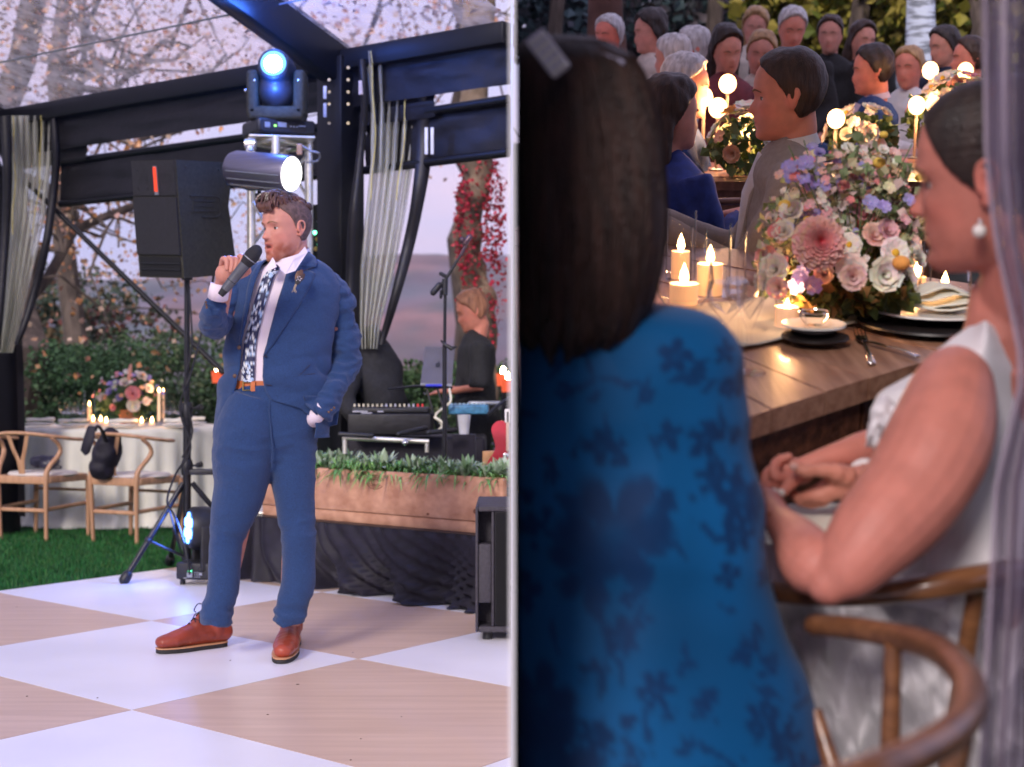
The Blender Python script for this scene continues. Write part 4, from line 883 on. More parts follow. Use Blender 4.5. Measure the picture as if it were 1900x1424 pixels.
# ================================================================ disc jockey equipment
DJ=thing('equipment_table','black clothed equipment table behind the planters','table',V3((W(790,0,9.1).x,9.1,.345)))
zt2=W(0,812,8.9).z; mb=MB(); mb.rbox(V3((W(775,0,9.1).x,9.2,(zt2+.345)/2)),(.78,.55,zt2-.345),.02); emit('draped_base',mb,m_blackfab,DJ)
def eq(px0,px1,py0,py1,d,dep,name,label,cat,mat=m_blackpl,rz=0):
    t=thing(name,label,cat,W((px0+px1)/2,py1,d)); c=W((px0+px1)/2,(py0+py1)/2,d)+V3((0,dep/2,0)); mb=MB(); mb.rbox(c,((px1-px0)*d/F,dep,(py1-py0)*d/F),.008,Matrix.Rotation(rz,3,'Z')); emit('case',mb,mat,t); return t,c
t,c=eq(645,800,768,808,8.75,.36,'mixer_case','black padded mixer case with rows of small knobs and faders','mixer',m_vin)
t2,c2=eq(652,795,757,767,8.78,.3,'audio_mixer','thin black audio mixer with pale knobs on top of the padded case','mixer')
rk=random.Random(2)
mk=[M('cream_knob',(.6,.55,.4),.4),M('red_knob',(.6,.04,.04),.4),M('grey_knob',(.4,.4,.45),.4)]
for k in range(16):
    for j in range(2):
        p=W(658+k*8.4,755,8.8+j*.12); mb=MB(); mb.tube([p,p+V3((0,0,.016))],[.007,.005],8); emit('knob',mb,mk[rk.choice([0,0,0,2,1])],t2)
for x0_,x1_ in ((654,682),(670,690),(700,712)):
    mb=MB(); mb.rbox(W((x0_+x1_)/2,764+3*(x0_==670),8.77),((x1_-x0_)*.003,.004,.008),.001); emit('name_plate',mb,mk[2],t2)
t3,c3=eq(832,906,752,769,8.85,.25,'control_pad','blue lit control pad beside the laptop stand','mixer',M('blue_grey_plastic',(.06,.20,.33),.35,.3,40))
for k in range(9):
    for j in range(2):
        p=W(838+k*7.6,751,8.9+j*.09); mb=MB(); mb.rbox(p+V3((0,0,.003)),(.016,.02,.008),.002); emit('pad',mb,M('pale_pad',(.35,.5,.6),.4) if (k,j)==(0,0) else bpy.data.materials['pale_pad'],t3)
t4,c4=eq(868,930,745,752,9.25,.2,'keyboard','pale grey keyboard behind the control pad','keyboard',m_greymet)
mb=MB(); mb.tube([W(905,770,8.8),W(925,752,8.8),W(946,738,8.8)],[(.02,.01)]*3,8); emit('stand_arm',mb,m_blackpl,label='thick black angled arm rising to the right behind the plastic cup',cat='stand')
# laptop on its folding stand
lt=thing('laptop','grey laptop with a dark fruit emblem on its open lid, seen from behind','laptop',W(812,720,9.0))
q=[W(789,643,9.12),W(844,645,9.12),W(838,714,8.98),W(780,712,8.98)]; nn=(q[1]-q[0]).cross(q[3]-q[0]).normalized(); nn=nn if nn.y<0 else -nn; mb=MB(); mb.prism(q,nn*-.007); emit('lid',mb,M('space_grey_metal',(.13,.12,.125),.4,.08,metal=.5),lt,smooth=False)
mb=MB(); b0=[W(780,715,8.98),W(838,717,8.98)]; mb.prism([b0[0],b0[1],b0[1]+V3((0,.22,.03)),b0[0]+V3((0,.22,.03))],(0,0,.012)); emit('keyboard_base',mb,m_greymet,lt,smooth=False)
mb=MB(); u=(q[1]-q[0]).normalized(); vv=(q[3]-q[0]).normalized(); c=q[0]*.0+sum(q,V3((0,0,0)))/4+nn*.002
pts=[]
for a in np.linspace(0,2*PI,22,endpoint=False):
    r=.0165*(1-.12*max(0,math.cos(a-PI/2))**6-.14*max(0,math.cos(a+PI/2))**8-.22*max(0,math.cos(a))**10); pts.append(c+u*r*math.cos(a)*.95-vv*r*math.sin(a)*1.08)
mb.prism(pts,nn*.001); mb.ell(c-vv*.021+u*.003+nn*.001,(.003,.001,.006),Matrix.Rotation(.5,3,'Y'),8,5); emit('fruit_emblem',mb,m_blackpl,lt,smooth=False)
ls=thing('laptop_stand','folding black laptop stand with crossed legs and blue edge','stand',W(815,800,8.95)); mb=MB(); mb.tube([W(720,722,8.9),W(770,717,8.95),W(840,720,8.95)],[(.008,.005),(.02,.008),(.02,.008)],8); emit('tray',mb,m_blackpl,ls)
mb=MB(); mb.tube([W(790,716,8.92),W(820,716,8.92)],.009,8); emit('blue_clamp',mb,M('blue_anodised',(.04,.05,.5),.3,.1,metal=.5),ls)
for a_,b_2 in ((792,812),(812,834),(836,812)):
    mb=MB(); mb.tube([W(a_,722,8.93),W(b_2,798,8.9)],.007,8); emit('leg',mb,m_blackmet,ls)
cable([W(834,722,8.85),W(836,745,8.8),W(822,758,8.8),W(808,772,8.75),W(820,790,8.75),W(812,800,8.7)],.007,'pale cream cable looping under the laptop',M('cream_cable',(.7,.66,.5),.5)); cable([W(806,775,8.72),W(818,782,8.7),W(824,795,8.7),W(815,803,8.7)],.007,'second cream cable tied beside the microphone pole',bpy.data.materials['cream_cable'])
# folding keyboard rack (silver) in front
rk_=thing('folding_rack','silver folding rack with black padded arms in front of the mixer case','rack',W(720,880,8.35)); 
for pts,r in (([W(635,812,8.4),W(796,820,8.4)],.014),([W(640,815,8.4),W(640,842,8.4)],.014),([W(792,820,8.4),W(792,840,8.4)],.012)): mb=MB(); mb.tube(pts,r,10); emit('bar',mb,m_alu,rk_)
for pts in (([W(631,806,8.35),W(690,809,8.35)]),([W(740,806,8.3),W(790,794,8.45)]),([W(795,803,8.3),W(845,798,8.35)])): mb=MB(); mb.tube(pts,.013,10,round_=True); emit('padded_arm',mb,m_blackpl,rk_)
mb=MB(); mb.ell(W(752,822,8.36),.018); emit('bolt',mb,m_chrome,rk_)
# plastic cup
cu=thing('plastic_cup','frosted plastic cup of water standing before the control pad','cup',W(861,806,8.5)); p=W(861,806,8.5); mb=MB(); mb.lathe([(0,0),(.026,0),(.036,.102),(.0375,.104),(.0345,.102),(.025,.004),(0,.004)],p,22); emit('cup_wall',mb,M('frosted_plastic',(.72,.72,.75),.35,.05,alpha=.75),cu)
mb=MB(); mb.lathe([(0,.006),(.026,.006),(.0325,.07),(0,.07)],p,18); emit('water',mb,m_water,cu)
mb=MB(); mb.box(V3((p.x,p.y+.06,(p.z+.345)/2)),(.12,.16,p.z-.345-.004)); emit('equipment_crate',mb,m_blackfab,label='black fabric covered crate that the plastic cup stands on',cat='crate',smooth=False)
# microphone stand with boom
ms=thing('microphone_stand','black microphone stand with a short boom arm rising through the planter','stand',V3((*W(824,880,8.05).xy,.58))); D8=8.05
mb=MB(); mb.tube([W(825,884,D8),W(825,640,D8)],.0115,12); emit('pole',mb,m_blackmet,ms); mb=MB(); mb.tube([W(825,640,D8),W(826,548,D8)],.0085,12); emit('upper_pole',mb,m_blackmet,ms)
mb=MB(); mb.tube([W(826,560,D8),W(826,700,D8)],.004,6); ms_y=emit('cable_strip',mb,m_glint_and_strip,ms)
mb=MB(); mb.tube([W(808,540,D8),W(826,520,D8),W(857,470,D8)],[.009,.009,.007],10); emit('boom',mb,m_blackmet,ms)
mb=MB(); mb.tube([W(804,543,D8),W(815,530,D8)],.017,10,round_=True); emit('counterweight',mb,m_blackpl,ms)
mb=MB(); mb.tube([W(825,548,D8),W(826,518,D8)],.016,10); mb.tube([W(818,552,D8),W(819,540,D8-.02)],.008,8,round_=True); mb.tube([W(818,508,D8),W(828,514,D8)],.010,8,round_=True); emit('swivel',mb,m_blackpl,ms)
mb=MB(); mb.tube([W(855,474,D8),W(864,456,D8)],.009,8); mb.ell(W(858,446,D8),(.016,.02,.018)); mb.tube([W(862,452,D8),W(872,440,D8)],.014,10,round_=True); emit('mic_clip',mb,M('dark_bronze_clip',(.09,.05,.06),.3,.2,metal=.5),ms)
mb=MB(); mb.tube([W(818,632,D8),W(826,640,D8-.02),W(838,647,D8-.02),W(846,644,D8)],[.004,.009,.012,.006],8); emit('cable_clip',mb,m_blackpl,ms)
# red electric guitar on a stand, behind the planter plants
gt=thing('electric_guitar','red electric guitar standing upright behind the planter at the right edge','guitar',V3((*W(930,890,8.0).xy,.6))); out_=[(906,893),(900,875),(902,862),(912,846),(919,832),(916,815),(912,800),(914,790),(923,782),(935,782),(944,790),(946,800),(946,893)]
q=[W(x,y,7.95) for x,y in [tuple(a) for a in spl(out_,4)]]; q=[V3((min(p.x,-.012),p.y,p.z)) for p in q]; mb=MB(); mb.prism(q,(0,.045,0)); emit('body',mb,M('red_guitar_lacquer',(.55,.03,.05),.25,.3,8,coat=.6),gt,smooth=False)
mb=MB(); mb.rbox(V3((-.02,7.94,W(0,800,7.95).z)),(.018,.02,.20),.003); emit('neck',mb,wood('maple_neck',(.5,.3,.2),(.6,.4,.3),'Z'),gt)
mb=MB(); mb.rbox(V3((-.022,7.94,W(0,772,7.95).z)),(.028,.02,.07),.004); emit('headstock',mb,m_porc,gt)
for z in (845,868):
    mb=MB(); mb.rbox(V3((-.028,7.943,W(0,z,7.95).z)),(.034,.012,.02),.003); emit('pickup',mb,m_chrome,gt)
for px in (945,946.5,948):
    mb=MB(); mb.tube([V3((W(px,0,7.92).x if px<948 else -.008,7.925,W(0,790,7.95).z)),V3((W(px,0,7.92).x if px<948 else -.008,7.925,W(0,885,7.95).z))],.0007,4); emit('string',mb,m_chrome,gt)
# ================================================================ people: heads, hair, hands, figures
Rz=lambda a:Matrix.Rotation(a,3,'Z'); Rx=lambda a:Matrix.Rotation(a,3,'X'); Ry=lambda a:Matrix.Rotation(a,3,'Y')
SK=(.53,.235,.175)
HL=[(-.1205,.062,.030,.008),(-.117,.076,.012,.022),(-.110,.081,-.006,.034),(-.100,.0835,-.022,.044),(-.088,.083,-.036,.0515),(-.075,.0845,-.048,.0575),(-.06,.086,-.060,.0625),(-.04,.0845,-.078,.067),(-.02,.083,-.093,.0705),(0,.082,-.103,.073),(.02,.087,-.107,.0755),(.045,.086,-.108,.0755),(.07,.078,-.102,.071),(.09,.064,-.090,.060),(.105,.044,-.072,.044),(.114,.020,-.052,.026),(.118,-.008,-.030,.008)]
g1=lambda x,m,s:math.exp(-((x-m)/s)**2)
def hdisp(x,z,op=0):
    "features raised from or sunk into the front of the face"
    ax=abs(x); d=0
    if -.050<z<.016:
        t=(.016-z)/.050; h=.024*min(1,t)**1.35 if z>-.034 else .024*max(0,1-((-.034-z)/.0105)**2)**.5 if z>-.0445 else 0
        d+=h*math.exp(-(ax/(.0062+.0052*min(1,max(0,t))))**2.4)
    d+=.0085*g1(ax,.0125,.0052)*g1(z,-.0365,.0055)
    d+=.0045*g1(z,.0185,.008)*g1(ax,.028,.022)+.002*g1(z,.018,.007)*g1(ax,0,.014)
    d-=.0105*g1(ax,.031,.0145)*g1(z,-.001,.0105)
    d+=.0035*g1(ax,.043,.016)*g1(z,-.026,.013)-.0025*g1(ax,.036,.013)*g1(z,-.055,.012)
    zl=z+(op*.9 if z<-.066 else 0)
    d+=.0058*g1(zl,-.0605,.0042)*g1(ax,0,.016)+.0058*g1(z,-.0735-op*.9,.0048)*g1(ax,0,.014)
    mz=g1(z,-.0667-op*.45,.0024+op*.40); d-=(.0042+.9*op)*mz*g1(ax,0,.0185)
    d+=.0015*g1(ax,.0045,.003)*g1(z,-.053,.006)-.003*g1(z,-.0855-op,.005)*g1(ax,0,.018)+.0065*g1(z,-.103-op*.6,.011)*g1(ax,0,.016)
    return d
def hsurf(x,z,op=0):
    f,b,w=interp(HL,z); yc=-.010; q=1-(abs(x)/max(w,.001))**2.25
    return yc+(f-yc)*max(0,q)**(1/2.25)+hdisp(x,z,op) if q>0 else yc
def add_head(mb,c,R,s=1.0,ears=True,open_=0.0,neck=None,nr=.056):
    T=lambda p:c+R@(V3(p)*s); rings=[]; zs=[]
    for (z0,z1,n) in ((-.1205,-.100,6),(-.100,.025,46),(.025,.118,16)): zs+=list(np.linspace(z0,z1,n,endpoint=(z1>.1)))
    for z in zs:
        f,b,w=interp(HL,z); yc=-.010; ring=[]; zz=z-(open_*.8*max(0,min(1,(-.068-z)/.02)) if z<-.068 else 0)
        for k in range(72):
            a=2*PI*k/72; ca,sa=math.cos(a),math.sin(a); p_=2/2.25; x=w*abs(ca)**p_*(1 if ca>0 else -1); y=yc+((f-yc) if sa>0 else (yc-b))*abs(sa)**p_*(1 if sa>0 else -1)
            if sa>.15: y+=hdisp(x,z,open_)*min(1,(sa-.15)/.3)
            if z<-.03 and sa<0 and abs(ca)>.3: x*=1+.04*g1(z,-.07,.03)
            ring.append(T((x,y,zz)))
        rings.append(ring)
    mb.loft(rings)
    if ears:
        for sx in (-1,1):
            E=lambda u,v,o:T((sx*(.0725+o*.8),-.012+u,v))   # u forward, v up, o outward
            pts=[E(.010,-.006,.002),E(.009,.010,.006),E(.001,.021,.011),E(-.011,.022,.015),E(-.018,.010,.017),E(-.017,-.006,.014),E(-.010,-.021,.009),E(-.001,-.031,.006),E(.006,-.028,.003)]
            q=spl(pts,4); mb.tube([V3(p) for p in q],[(.0042*s,.0036*s)]*len(q),8,round_=True)
            mb.ell(T((sx*.0775,-.0145,-.006)),(.0035*s,.014*s,.022*s),R@Rz(rad(sx*-24)),12,8); mb.ell(T((sx*.0785,-.013,-.028)),(.004*s,.007*s,.008*s),R@Rz(rad(sx*-20)),10,7); mb.ell(T((sx*.078,-.003,-.008)),(.0035*s,.004*s,.008*s),R,8,6)
    if neck is not None: 
        n0=T((0,-.030,-.03)); n1=T((0,-.034,-.09)); mb.tube([n0,n1,n1.lerp(neck,.5),neck],[(nr*s*.93,nr*s*.93),(nr*s*.95,nr*s*.98),nr*s*1.0,nr*s*1.12],24)
def head_fn(c,R,s,depth=.009,open_=0):
    Ri=R.inverted()
    def fn(v):
        q=Ri@(v-c)/s
        for sx in (-1,1):       # ear hollow
            if q.x*sx>.079 and abs(q.z+.004)<.016:
                d=((q.y+.013)/.009)**2+((q.z+.003)/.013)**2
                if d<1: v=v-R@V3((sx,0,0))*(.004*s*(1-d))
        return v
    return fn
def skin_cols(V,c,R,s,beard=None,lip=(.62,.24,.22),base=(1,1,1),open_=0,cheek=.12):
    "tints where the skin itself differs: lips, cheeks, stubble"
    Ri=np.array(R.inverted()); Q=(np.asarray(V)-np.array(c))@Ri.T/s; C=np.ones((len(V),3))*np.array(base)
    def blend(mask,col): 
        nonlocal C; m=np.clip(mask,0,1)[:,None]; C=C*(1-m)+np.array(col)*m
    near=(np.linalg.norm(Q,axis=1)<.2)
    for sx in (-1,1): blend(near*np.exp(-(((Q[:,0]-sx*.045)/.022)**2+((Q[:,2]+.035)/.022)**2))*(Q[:,1]>.02)*cheek*4,(1.10,.80,.78)*np.array(base))
    blend(near*np.exp(-(((np.abs(Q[:,0])-.079)/.008)**2+((Q[:,1]+.008)/.02)**2+((Q[:,2]+.01)/.03)**2))*.5,(1.12,.72,.70)*np.array(base))
    blend(near*np.exp(-((Q[:,0]/.016)**2+((Q[:,2]+.034)/.012)**2))*(Q[:,1]>.09)*.35,(1.1,.78,.74)*np.array(base))
    if beard:
        m=((Q[:,2]<-.048)&(Q[:,2]>-.125)&(Q[:,1]>-.02)); ns=np.array([noise.noise(V3(q)*55) if k else 0 for q,k in zip(Q,m&near)])
        b=1/(1+np.exp(-( -Q[:,2]-.058-.25*np.maximum(0,.05-Q[:,1]) )/.006)); b*=1/(1+np.exp(-(Q[:,2]+.122)/.004))/(1+np.exp(-(Q[:,1]-.0)/.008)); must=np.exp(-((Q[:,2]+.050)/.005)**2)*(np.abs(Q[:,0])<.028)*(Q[:,1]>.08)
        blend(near*np.clip(b+must*.8,0,1)*np.clip(.55+ns*.9,0,.9),beard)
    zl=-.067; lipm=np.exp(-((Q[:,0]/.0205)**4+((Q[:,2]+.067+open_*.45)/(.0082+open_*.55))**4))*(Q[:,1]>.07); blend(near*lipm*.8,(1.0,.62,.66))
    dk=np.exp(-((Q[:,0]/.0165)**4+((Q[:,2]+.067+open_*.45)/(.0013+open_*.40))**4))*(Q[:,1]>.05); blend(near*dk*(.95 if open_ else .6),(.14,.07,.07))
    return C*np.array(SK)
m_eye=M('eye_white',(.62,.58,.56),.25,.03); m_iris=M('dark_iris',(.05,.035,.03),.15,.1); m_teeth=M('teeth',(.7,.66,.58),.3,.05)
def dome(mb,c,r,R,a0,a1,w0=-1.25,w1=1.25):
    "strip of a sphere facing +y between elevations a0..a1"
    mb.grid([[c+R@V3((r*math.cos(el)*math.sin(w),r*math.cos(el)*math.cos(w),r*math.sin(el))) for w in np.linspace(w0,w1,12)] for el in np.linspace(a0,a1,6)])
def eyes(par,c,R,s,lid=True,op=0,look=0):
    T=lambda p:c+R@(V3(p)*s)
    for sx in (-1,1):
        r=.0122; yc=hsurf(.031,0)+.0030-r*.86; e0=T((sx*.031,yc,-.001))
        mb=MB(); mb.ell(e0,r*s,R,16,12); e=emit('eye',mb,m_eye,par)
        dv=V3((look,1,-.03)).normalized(); mb=MB(); mb.ell(e0+R@(dv*r*.86*s),(.0070*s,.0026*s,.0070*s),R,14,8); emit('iris',mb,m_iris,e)
        mb=MB(); dome(mb,e0,r*1.07*s,R,.20,1.5); dome(mb,e0,r*1.06*s,R,-1.5,-.38); emit('eyelid',mb,M_lid,e,ang=180)
        mb=MB(); mb.tube([e0+R@V3((r*1.09*s*math.cos(.20)*math.sin(w),r*1.09*s*math.cos(.20)*math.cos(w),r*1.09*s*math.sin(.20))) for w in np.linspace(-1.1,1.1,9)],.0008*s,5); emit('eyelash',mb,m_iris,e)
        q=[(.012,.0165),(.020,.0205),(.030,.0225),(.040,.0205),(.049,.0150)]; q=[T((sx*x,hsurf(x,z)+.0004,z)) for x,z in q]; mb=MB(); q=spl(q,4); mb.tube([V3(p) for p in q],[((.0034-.0022*abs(i/16-.35)/.65)*s,.0012*s) for i in range(len(q))],8,up=R@V3((0,1,0))); emit('eyebrow',mb,M_brow,par)
M_lid=M('eyelid_skin',(.44,.19,.13),.5,.05); M_brow=M('eyebrow_hair',(.22,.11,.06),.8,.2,60)
MENLIM=[(-.06,-.03),(-.03,-.012),(-.005,.004),(.02,.014),(.045,.030),(.065,.052),(.085,.066),(.12,.07)]
def hair_cap(mb,c,R,s=1.0,off=.006,zmin=-.06,top=1.0):
    "closed shell following the skull a little outside it"
    T=lambda p:c+R@(V3(p)*s); rings=[]
    for z in np.linspace(zmin,.1175,34):
        f,b,w=interp(HL,z); f=min(f,.086); yc=-.010; ring=[]; o=off*(1 if z>zmin+.012 else .3+.7*(z-zmin)/.012)
        for k in range(64):
            a=2*PI*k/64; ca,sa=math.cos(a),math.sin(a); p_=2/2.2; ring.append(T(((w+o)*abs(ca)**p_*(1 if ca>0 else -1),yc+((f-yc+o) if sa>0 else (yc-b+o))*abs(sa)**p_*(1 if sa>0 else -1),z+off*max(0,(z-.03)/.09)*top)))
        rings.append(ring)
    mb.loft(rings)
def clipfn(c,R,s,lim=MENLIM):
    Ri=R.inverted()
    def fn(v):
        q=Ri@(v-c)/s; l=interp(lim,q.z)[0]+.12*max(0,abs(q.x)-.069)*-1
        if q.y>l: v=v-R@V3((0,1,0))*((q.y-l)*.96*s)-(v-c-R@V3((0,-.01,.03))*s)*min(.25,(q.y-l)*9)
        return v
    return fn
def hairmat(name,c0,c1,rough=.45): return M(name,c0,rough,.2,1.0,.8,6,col2=c1,stretch=(60,60,8),lo=.3,hi=.7,spec=.5,bd=4)
def locks(mb,pts_list,r,n=7):
    for pts in pts_list: q=spl(pts,4); mb.tube([V3(p) for p in q],[r*(1-.75*(i/(len(q)-1))**2)*(.55+.45*min(1,i/3)) for i in range(len(q))],n)
# ---------------------------------------------------------------- the speaker in the blue suit
DM=6.22
man=thing('person','man in a blue suit and floral tie talking into a handheld microphone','person',V3((*W(455,1210,6.15).xy,0)))
hR=Rz(rad(180-46))@Rx(rad(-3)); hS=1.03; hc=W(529,424,DM)
mb=MB(); add_head(mb,hc,hR,hS,open_=.010,neck=W(541,520,DM+.02),nr=.060)
# torso, arms, legs under the clothes (one skin)
sh=lambda px,py,d:W(px,py,d)
mb.tube([W(538,520,DM+.03),W(540,600,DM+.02),W(530,700,DM+.02),W(520,775,DM+.02),W(520,850,DM+.02)],[(.15,.09),(.15,.11),(.135,.10),(.14,.11),(.10,.10)],18)
mb.tube([W(440,540,DM-.02),W(405,600,DM-.06),W(398,598,DM-.16),W(412,550,DM-.28),W(418,530,DM-.31)],[.05,.05,.045,.034,.028],12)
mb.tube([W(615,530,DM+.05),W(645,660,DM+.08),W(600,745,DM-.02),W(572,790,DM-.02)],[.055,.05,.036,.028],12)
mb.tube([W(460,790,DM),W(440,960,DM-.02),W(405,1150,DM-.06)],[.09,.06,.04],12); mb.tube([W(540,790,DM+.02),W(553,960,DM),W(538,1160,DM-.02)],[.09,.06,.04],12)
# pocket hand
mb.ell(W(566,796,DM-.02),(.035,.02,.05),Rx(.2))
for k in range(4): mb.tube([W(556+k*6,806,DM-.03),W(552+k*6,836-abs(k-1.5)*3,DM-.03)],[.010,.008],8,round_=True)
# microphone hand, traced: palm side, four fingers over the shaft, thumb behind
hd=5.86
mb.ell(W(417,508,hd+.015),(.036,.026,.040),Ry(rad(12)),16,10); mb.tube([W(410,545,hd+.05),W(413,525,hd+.03),W(416,512,hd+.02)],[(.027,.022),(.028,.022),(.030,.024)],14)
fmm=MB()
def finger(pts,d0,r,n=12):
    q=spl([(x,y,dd,rr) for (x,y,dd,rr) in pts],3); fmm.tube([W(a[0],a[1],d0+a[2]) for a in q],[a[3] for a in q],n,round_=True)
finger([(411,492,.01,.0105),(414,481,-.015,.0105),(421,484,-.035,.010),(421,499,-.04,.009)],hd,0)
finger([(418,490,.01,.011),(424,480,-.02,.011),(431,484,-.04,.0105),(429,503,-.045,.009)],hd,0)
finger([(428,490,.01,.011),(435,481,-.02,.011),(440,486,-.04,.0105),(436,502,-.045,.009)],hd,0)
finger([(436,490,.01,.011),(446,476,-.015,.011),(450,480,-.04,.0105),(446,490,-.045,.009)],hd,0)
finger([(425,515,.03,.014),(445,512,.03,.0125),(460,505,.02,.0115),(461,499,.01,.009)],hd,0)
v,f=remesh(mb,.0034,1,.5,fn=head_fn(hc,hR,hS,.009,.010)); v=np.vstack([v,np.array([tuple(x) for x in fmm.v])]); f=f+[tuple(i+len(v)-len(fmm.v) for i in q_) for q_ in fmm.f]; cols=skin_cols(v,hc,hR,hS,beard=(.62,.34,.25),open_=.010,base=(1.0,1.0,1.0))
emit('body',(v,f),m_skin,man,cols=cols,ang=180); eyes(man,hc,hR,hS,look=.1)
mb=MB(); T=lambda p:hc+hR@(V3(p)*hS); mb.tube([T((-.012,.078,-.0655)),T((0,.0800,-.065)),T((.012,.078,-.0655))],.0026,8,flat=.7); emit('teeth',mb,m_teeth,man)
# short beard: many fine hairs over chin and jaw
rb=np.random.RandomState(9); mb=MB(); Ri=np.array(hR.inverted()); Q=(v-np.array(hc))@Ri.T/hS; N_=nrm(v,f); 
sel=np.where((Q[:,2]<-.066)&(Q[:,2]>-.132)&(Q[:,1]>.004)&(np.abs(Q[:,0])<.068)&((Q[:,2]<-.098)|(np.abs(Q[:,0])>.024)))[0]; 
sel2=np.where((Q[:,2]<-.049)&(Q[:,2]>-.056)&(Q[:,1]>.07)&(np.abs(Q[:,0])<.026))[0]
for i in list(rb.choice(sel,min(1500,len(sel)),replace=False))+list(sel2[::2]):
    p=V3(v[i]); nn_=V3(N_[i]); d=(nn_*.6+V3((rb.normal()*.3,rb.normal()*.3,-1))).normalized(); mb.add([p-nn_*.001,p+hR@V3((.0009,0,0)),p+d*.007],[(0,1,2)])
emit('beard',mb,M('reddish_beard_hair',(.36,.15,.08),.7,.3,90),man,kind='stuff')
# hair: cropped sides, thick swept wavy top
mb=MB(); hair_cap(mb,hc,hR,hS,.0035,-.055); vv_,ff_=remesh(mb,.004,1,fn=clipfn(hc,hR,hS)); emit('cropped_hair',(vv_,ff_),M('faded_side_hair',(.11,.065,.055),.75,.4,70,.9,300),man)
rl=random.Random(12); mb=MB(); L_=[]
for k in range(120):
    x=rl.uniform(-.062,.062); y=rl.uniform(-.09,.055); z0=.030+.090*math.sqrt(max(0,1-(x/.080)**2))*math.sqrt(max(.05,1-((y+.012)/.108)**2))
    b=V3((x*.95,y,z0-.006)); sw=rl.uniform(-.012,.018); lf=rl.uniform(.030,.055); up=.020+.016*max(0,(y+.05)/.1)
    L_.append([hc+hR@(b*1.03),hc+hR@((b+V3((sw*.3,lf*.35,up*.9)))*1.03),hc+hR@((b+V3((sw+.008,lf*.75,up*.75)))*1.03),hc+hR@((b+V3((sw*1.6+.004*math.sin(k),lf*1.05,up*.1+rl.uniform(-.012,.004))))*1.03)])
for k in range(10):
    b=V3((rl.uniform(-.045,.04),.066,.083)); L_.append([hc+hR@b,hc+hR@(b+V3((.004,.02,.014))),hc+hR@(b+V3((-.004,.034,.0))),hc+hR@(b+V3((-.008,.030,-.016))),hc+hR@(b+V3((-.002,.024,-.020)))])
locks(mb,L_,.0095,7); emit('swept_hair',mb,M('chestnut_hair',(.030,.012,.009),.32,.4,14,.6,90,col2=(.10,.042,.028),spec=.6),man)
# ---- suit cloth
m_suit=M('blue_wool_suit',(.008,.031,.105),.85,.15,420,.6,600,col2=(.014,.047,.142),sheen=.15,lo=.4,hi=.6)
m_shirt=M('pale_pink_shirt',(.74,.64,.70),.75,.03,8,.2,300)
m_lining=M('dark_lining',(.02,.02,.05),.5,.1)
TT=[(470,545,18,12),(485,540,40,24),(497,535,64,34),(510,530,82,42),(530,532,92,49),(560,530,94,54),(600,525,90,55),(650,516,89,54),(690,511,90,53),(730,508,92,54),(770,505,94,57),(812,503,96,60)]
def ring_pt(py,phi,off=0,tab=TT,dc=DM,rx=0): 
    cx,a,b=interp(tab,py); c=W(cx,py,dc); k=dc/F; return V3((c.x+(a*k+off)*math.cos(phi),c.y-(b*k+off)*math.sin(phi),c.z))
def phi_at(py,px,off=0,tab=TT,dc=DM):
    cx,a,b=interp(tab,py); k=dc/F; q=(px-cx)*k/(a*k+off); return math.acos(max(-.999,min(.999,q)))
def tsurf(px,py,off,tab=TT): return ring_pt(py,phi_at(py,px,off,tab),off,tab)
# shirt: closed loft
mb=MB(); rows=[]
for py in np.linspace(476,735,50): rows.append([ring_pt(py,a,-.008) for a in np.linspace(0,2*PI,60)])
mb.grid(rows); vs,fs=mb.v,mb.f; vs=folds(np.array(vs),fs,.005,(10,10,5),3); emit('shirt',(vs,fs),m_shirt,man,ang=180)
# shirt collar
def cgrid(tab,n=10,off0=.0,off1=.0,name='collar',mat=m_shirt,k=4):
    "panel between two px outlines laid on the torso surface: rows (py, left, right)"
    mb=MB(); rows=[]
    q=spl(tab,k)
    for (py,l,r) in q: rows.append([tsurf(lerp(l,r,i/n),py,off0+off1*math.sin(PI*i/n)) for i in range(n+1)])
    mb.grid(rows); return mb
cb=MB(); cR=[]
nk=V3((W(541,480,DM+.02)))
ca=[]
for i in range(25):
    a=lerp(-1.35*PI,.35*PI,i/24)+PI*.0; ca.append(a)
# collar stand as a tilted band around the neck, high at the back, points at the front
rows=[]
fdir=math.atan2(-math.cos(rad(46)),-math.sin(rad(46)))   # facing direction in plan
for j in range(5):
    t=j/4; r=[]
    for i in range(41):
        u=i/40; a=fdir+.10+(2*PI-.20)*u; back=.5-.5*math.cos(2*PI*u)
        rr=.066+.010*(1-t)+.004; cz=W(0,496-24*back,DM).z; z=cz+t*.034-.006*(1-back)
        tilt=V3((math.cos(fdir),math.sin(fdir),0))*(.004)
        r.append(V3((nk.x+rr*math.cos(a)*1.0,nk.y+rr*math.sin(a)*1.0,z))+tilt)
    rows.append(r)
mb=MB(); mb.grid(rows); emit('collar_stand',mb,m_shirt,man,ang=180)
def leaf3(pts,name,mat,par=man,th=.003):
    c=sum((V3(p) for p in pts),V3((0,0,0)))/len(pts); n_=V3((0,-1,0)); mb=MB(); mb.prism([V3(p) for p in pts],n_*th); return emit(name,mb,mat,par,smooth=False)
def PT(px,py,off): return tsurf(px,py,off)
leaf3([W(566,458,DM-.085),W(571,468,DM-.09),W(548,503,DM-.16),W(530,509,DM-.178),W(520,500,DM-.178),W(522,494,DM-.17),W(545,482,DM-.145)],'collar_leaf',m_shirt)
leaf3([W(506,478,DM-.13),W(510,484,DM-.15),W(513,496,DM-.17),W(505,500,DM-.17),W(496,503,DM-.165),W(493,500,DM-.16),W(500,488,DM-.145)],'collar_leaf',m_shirt)
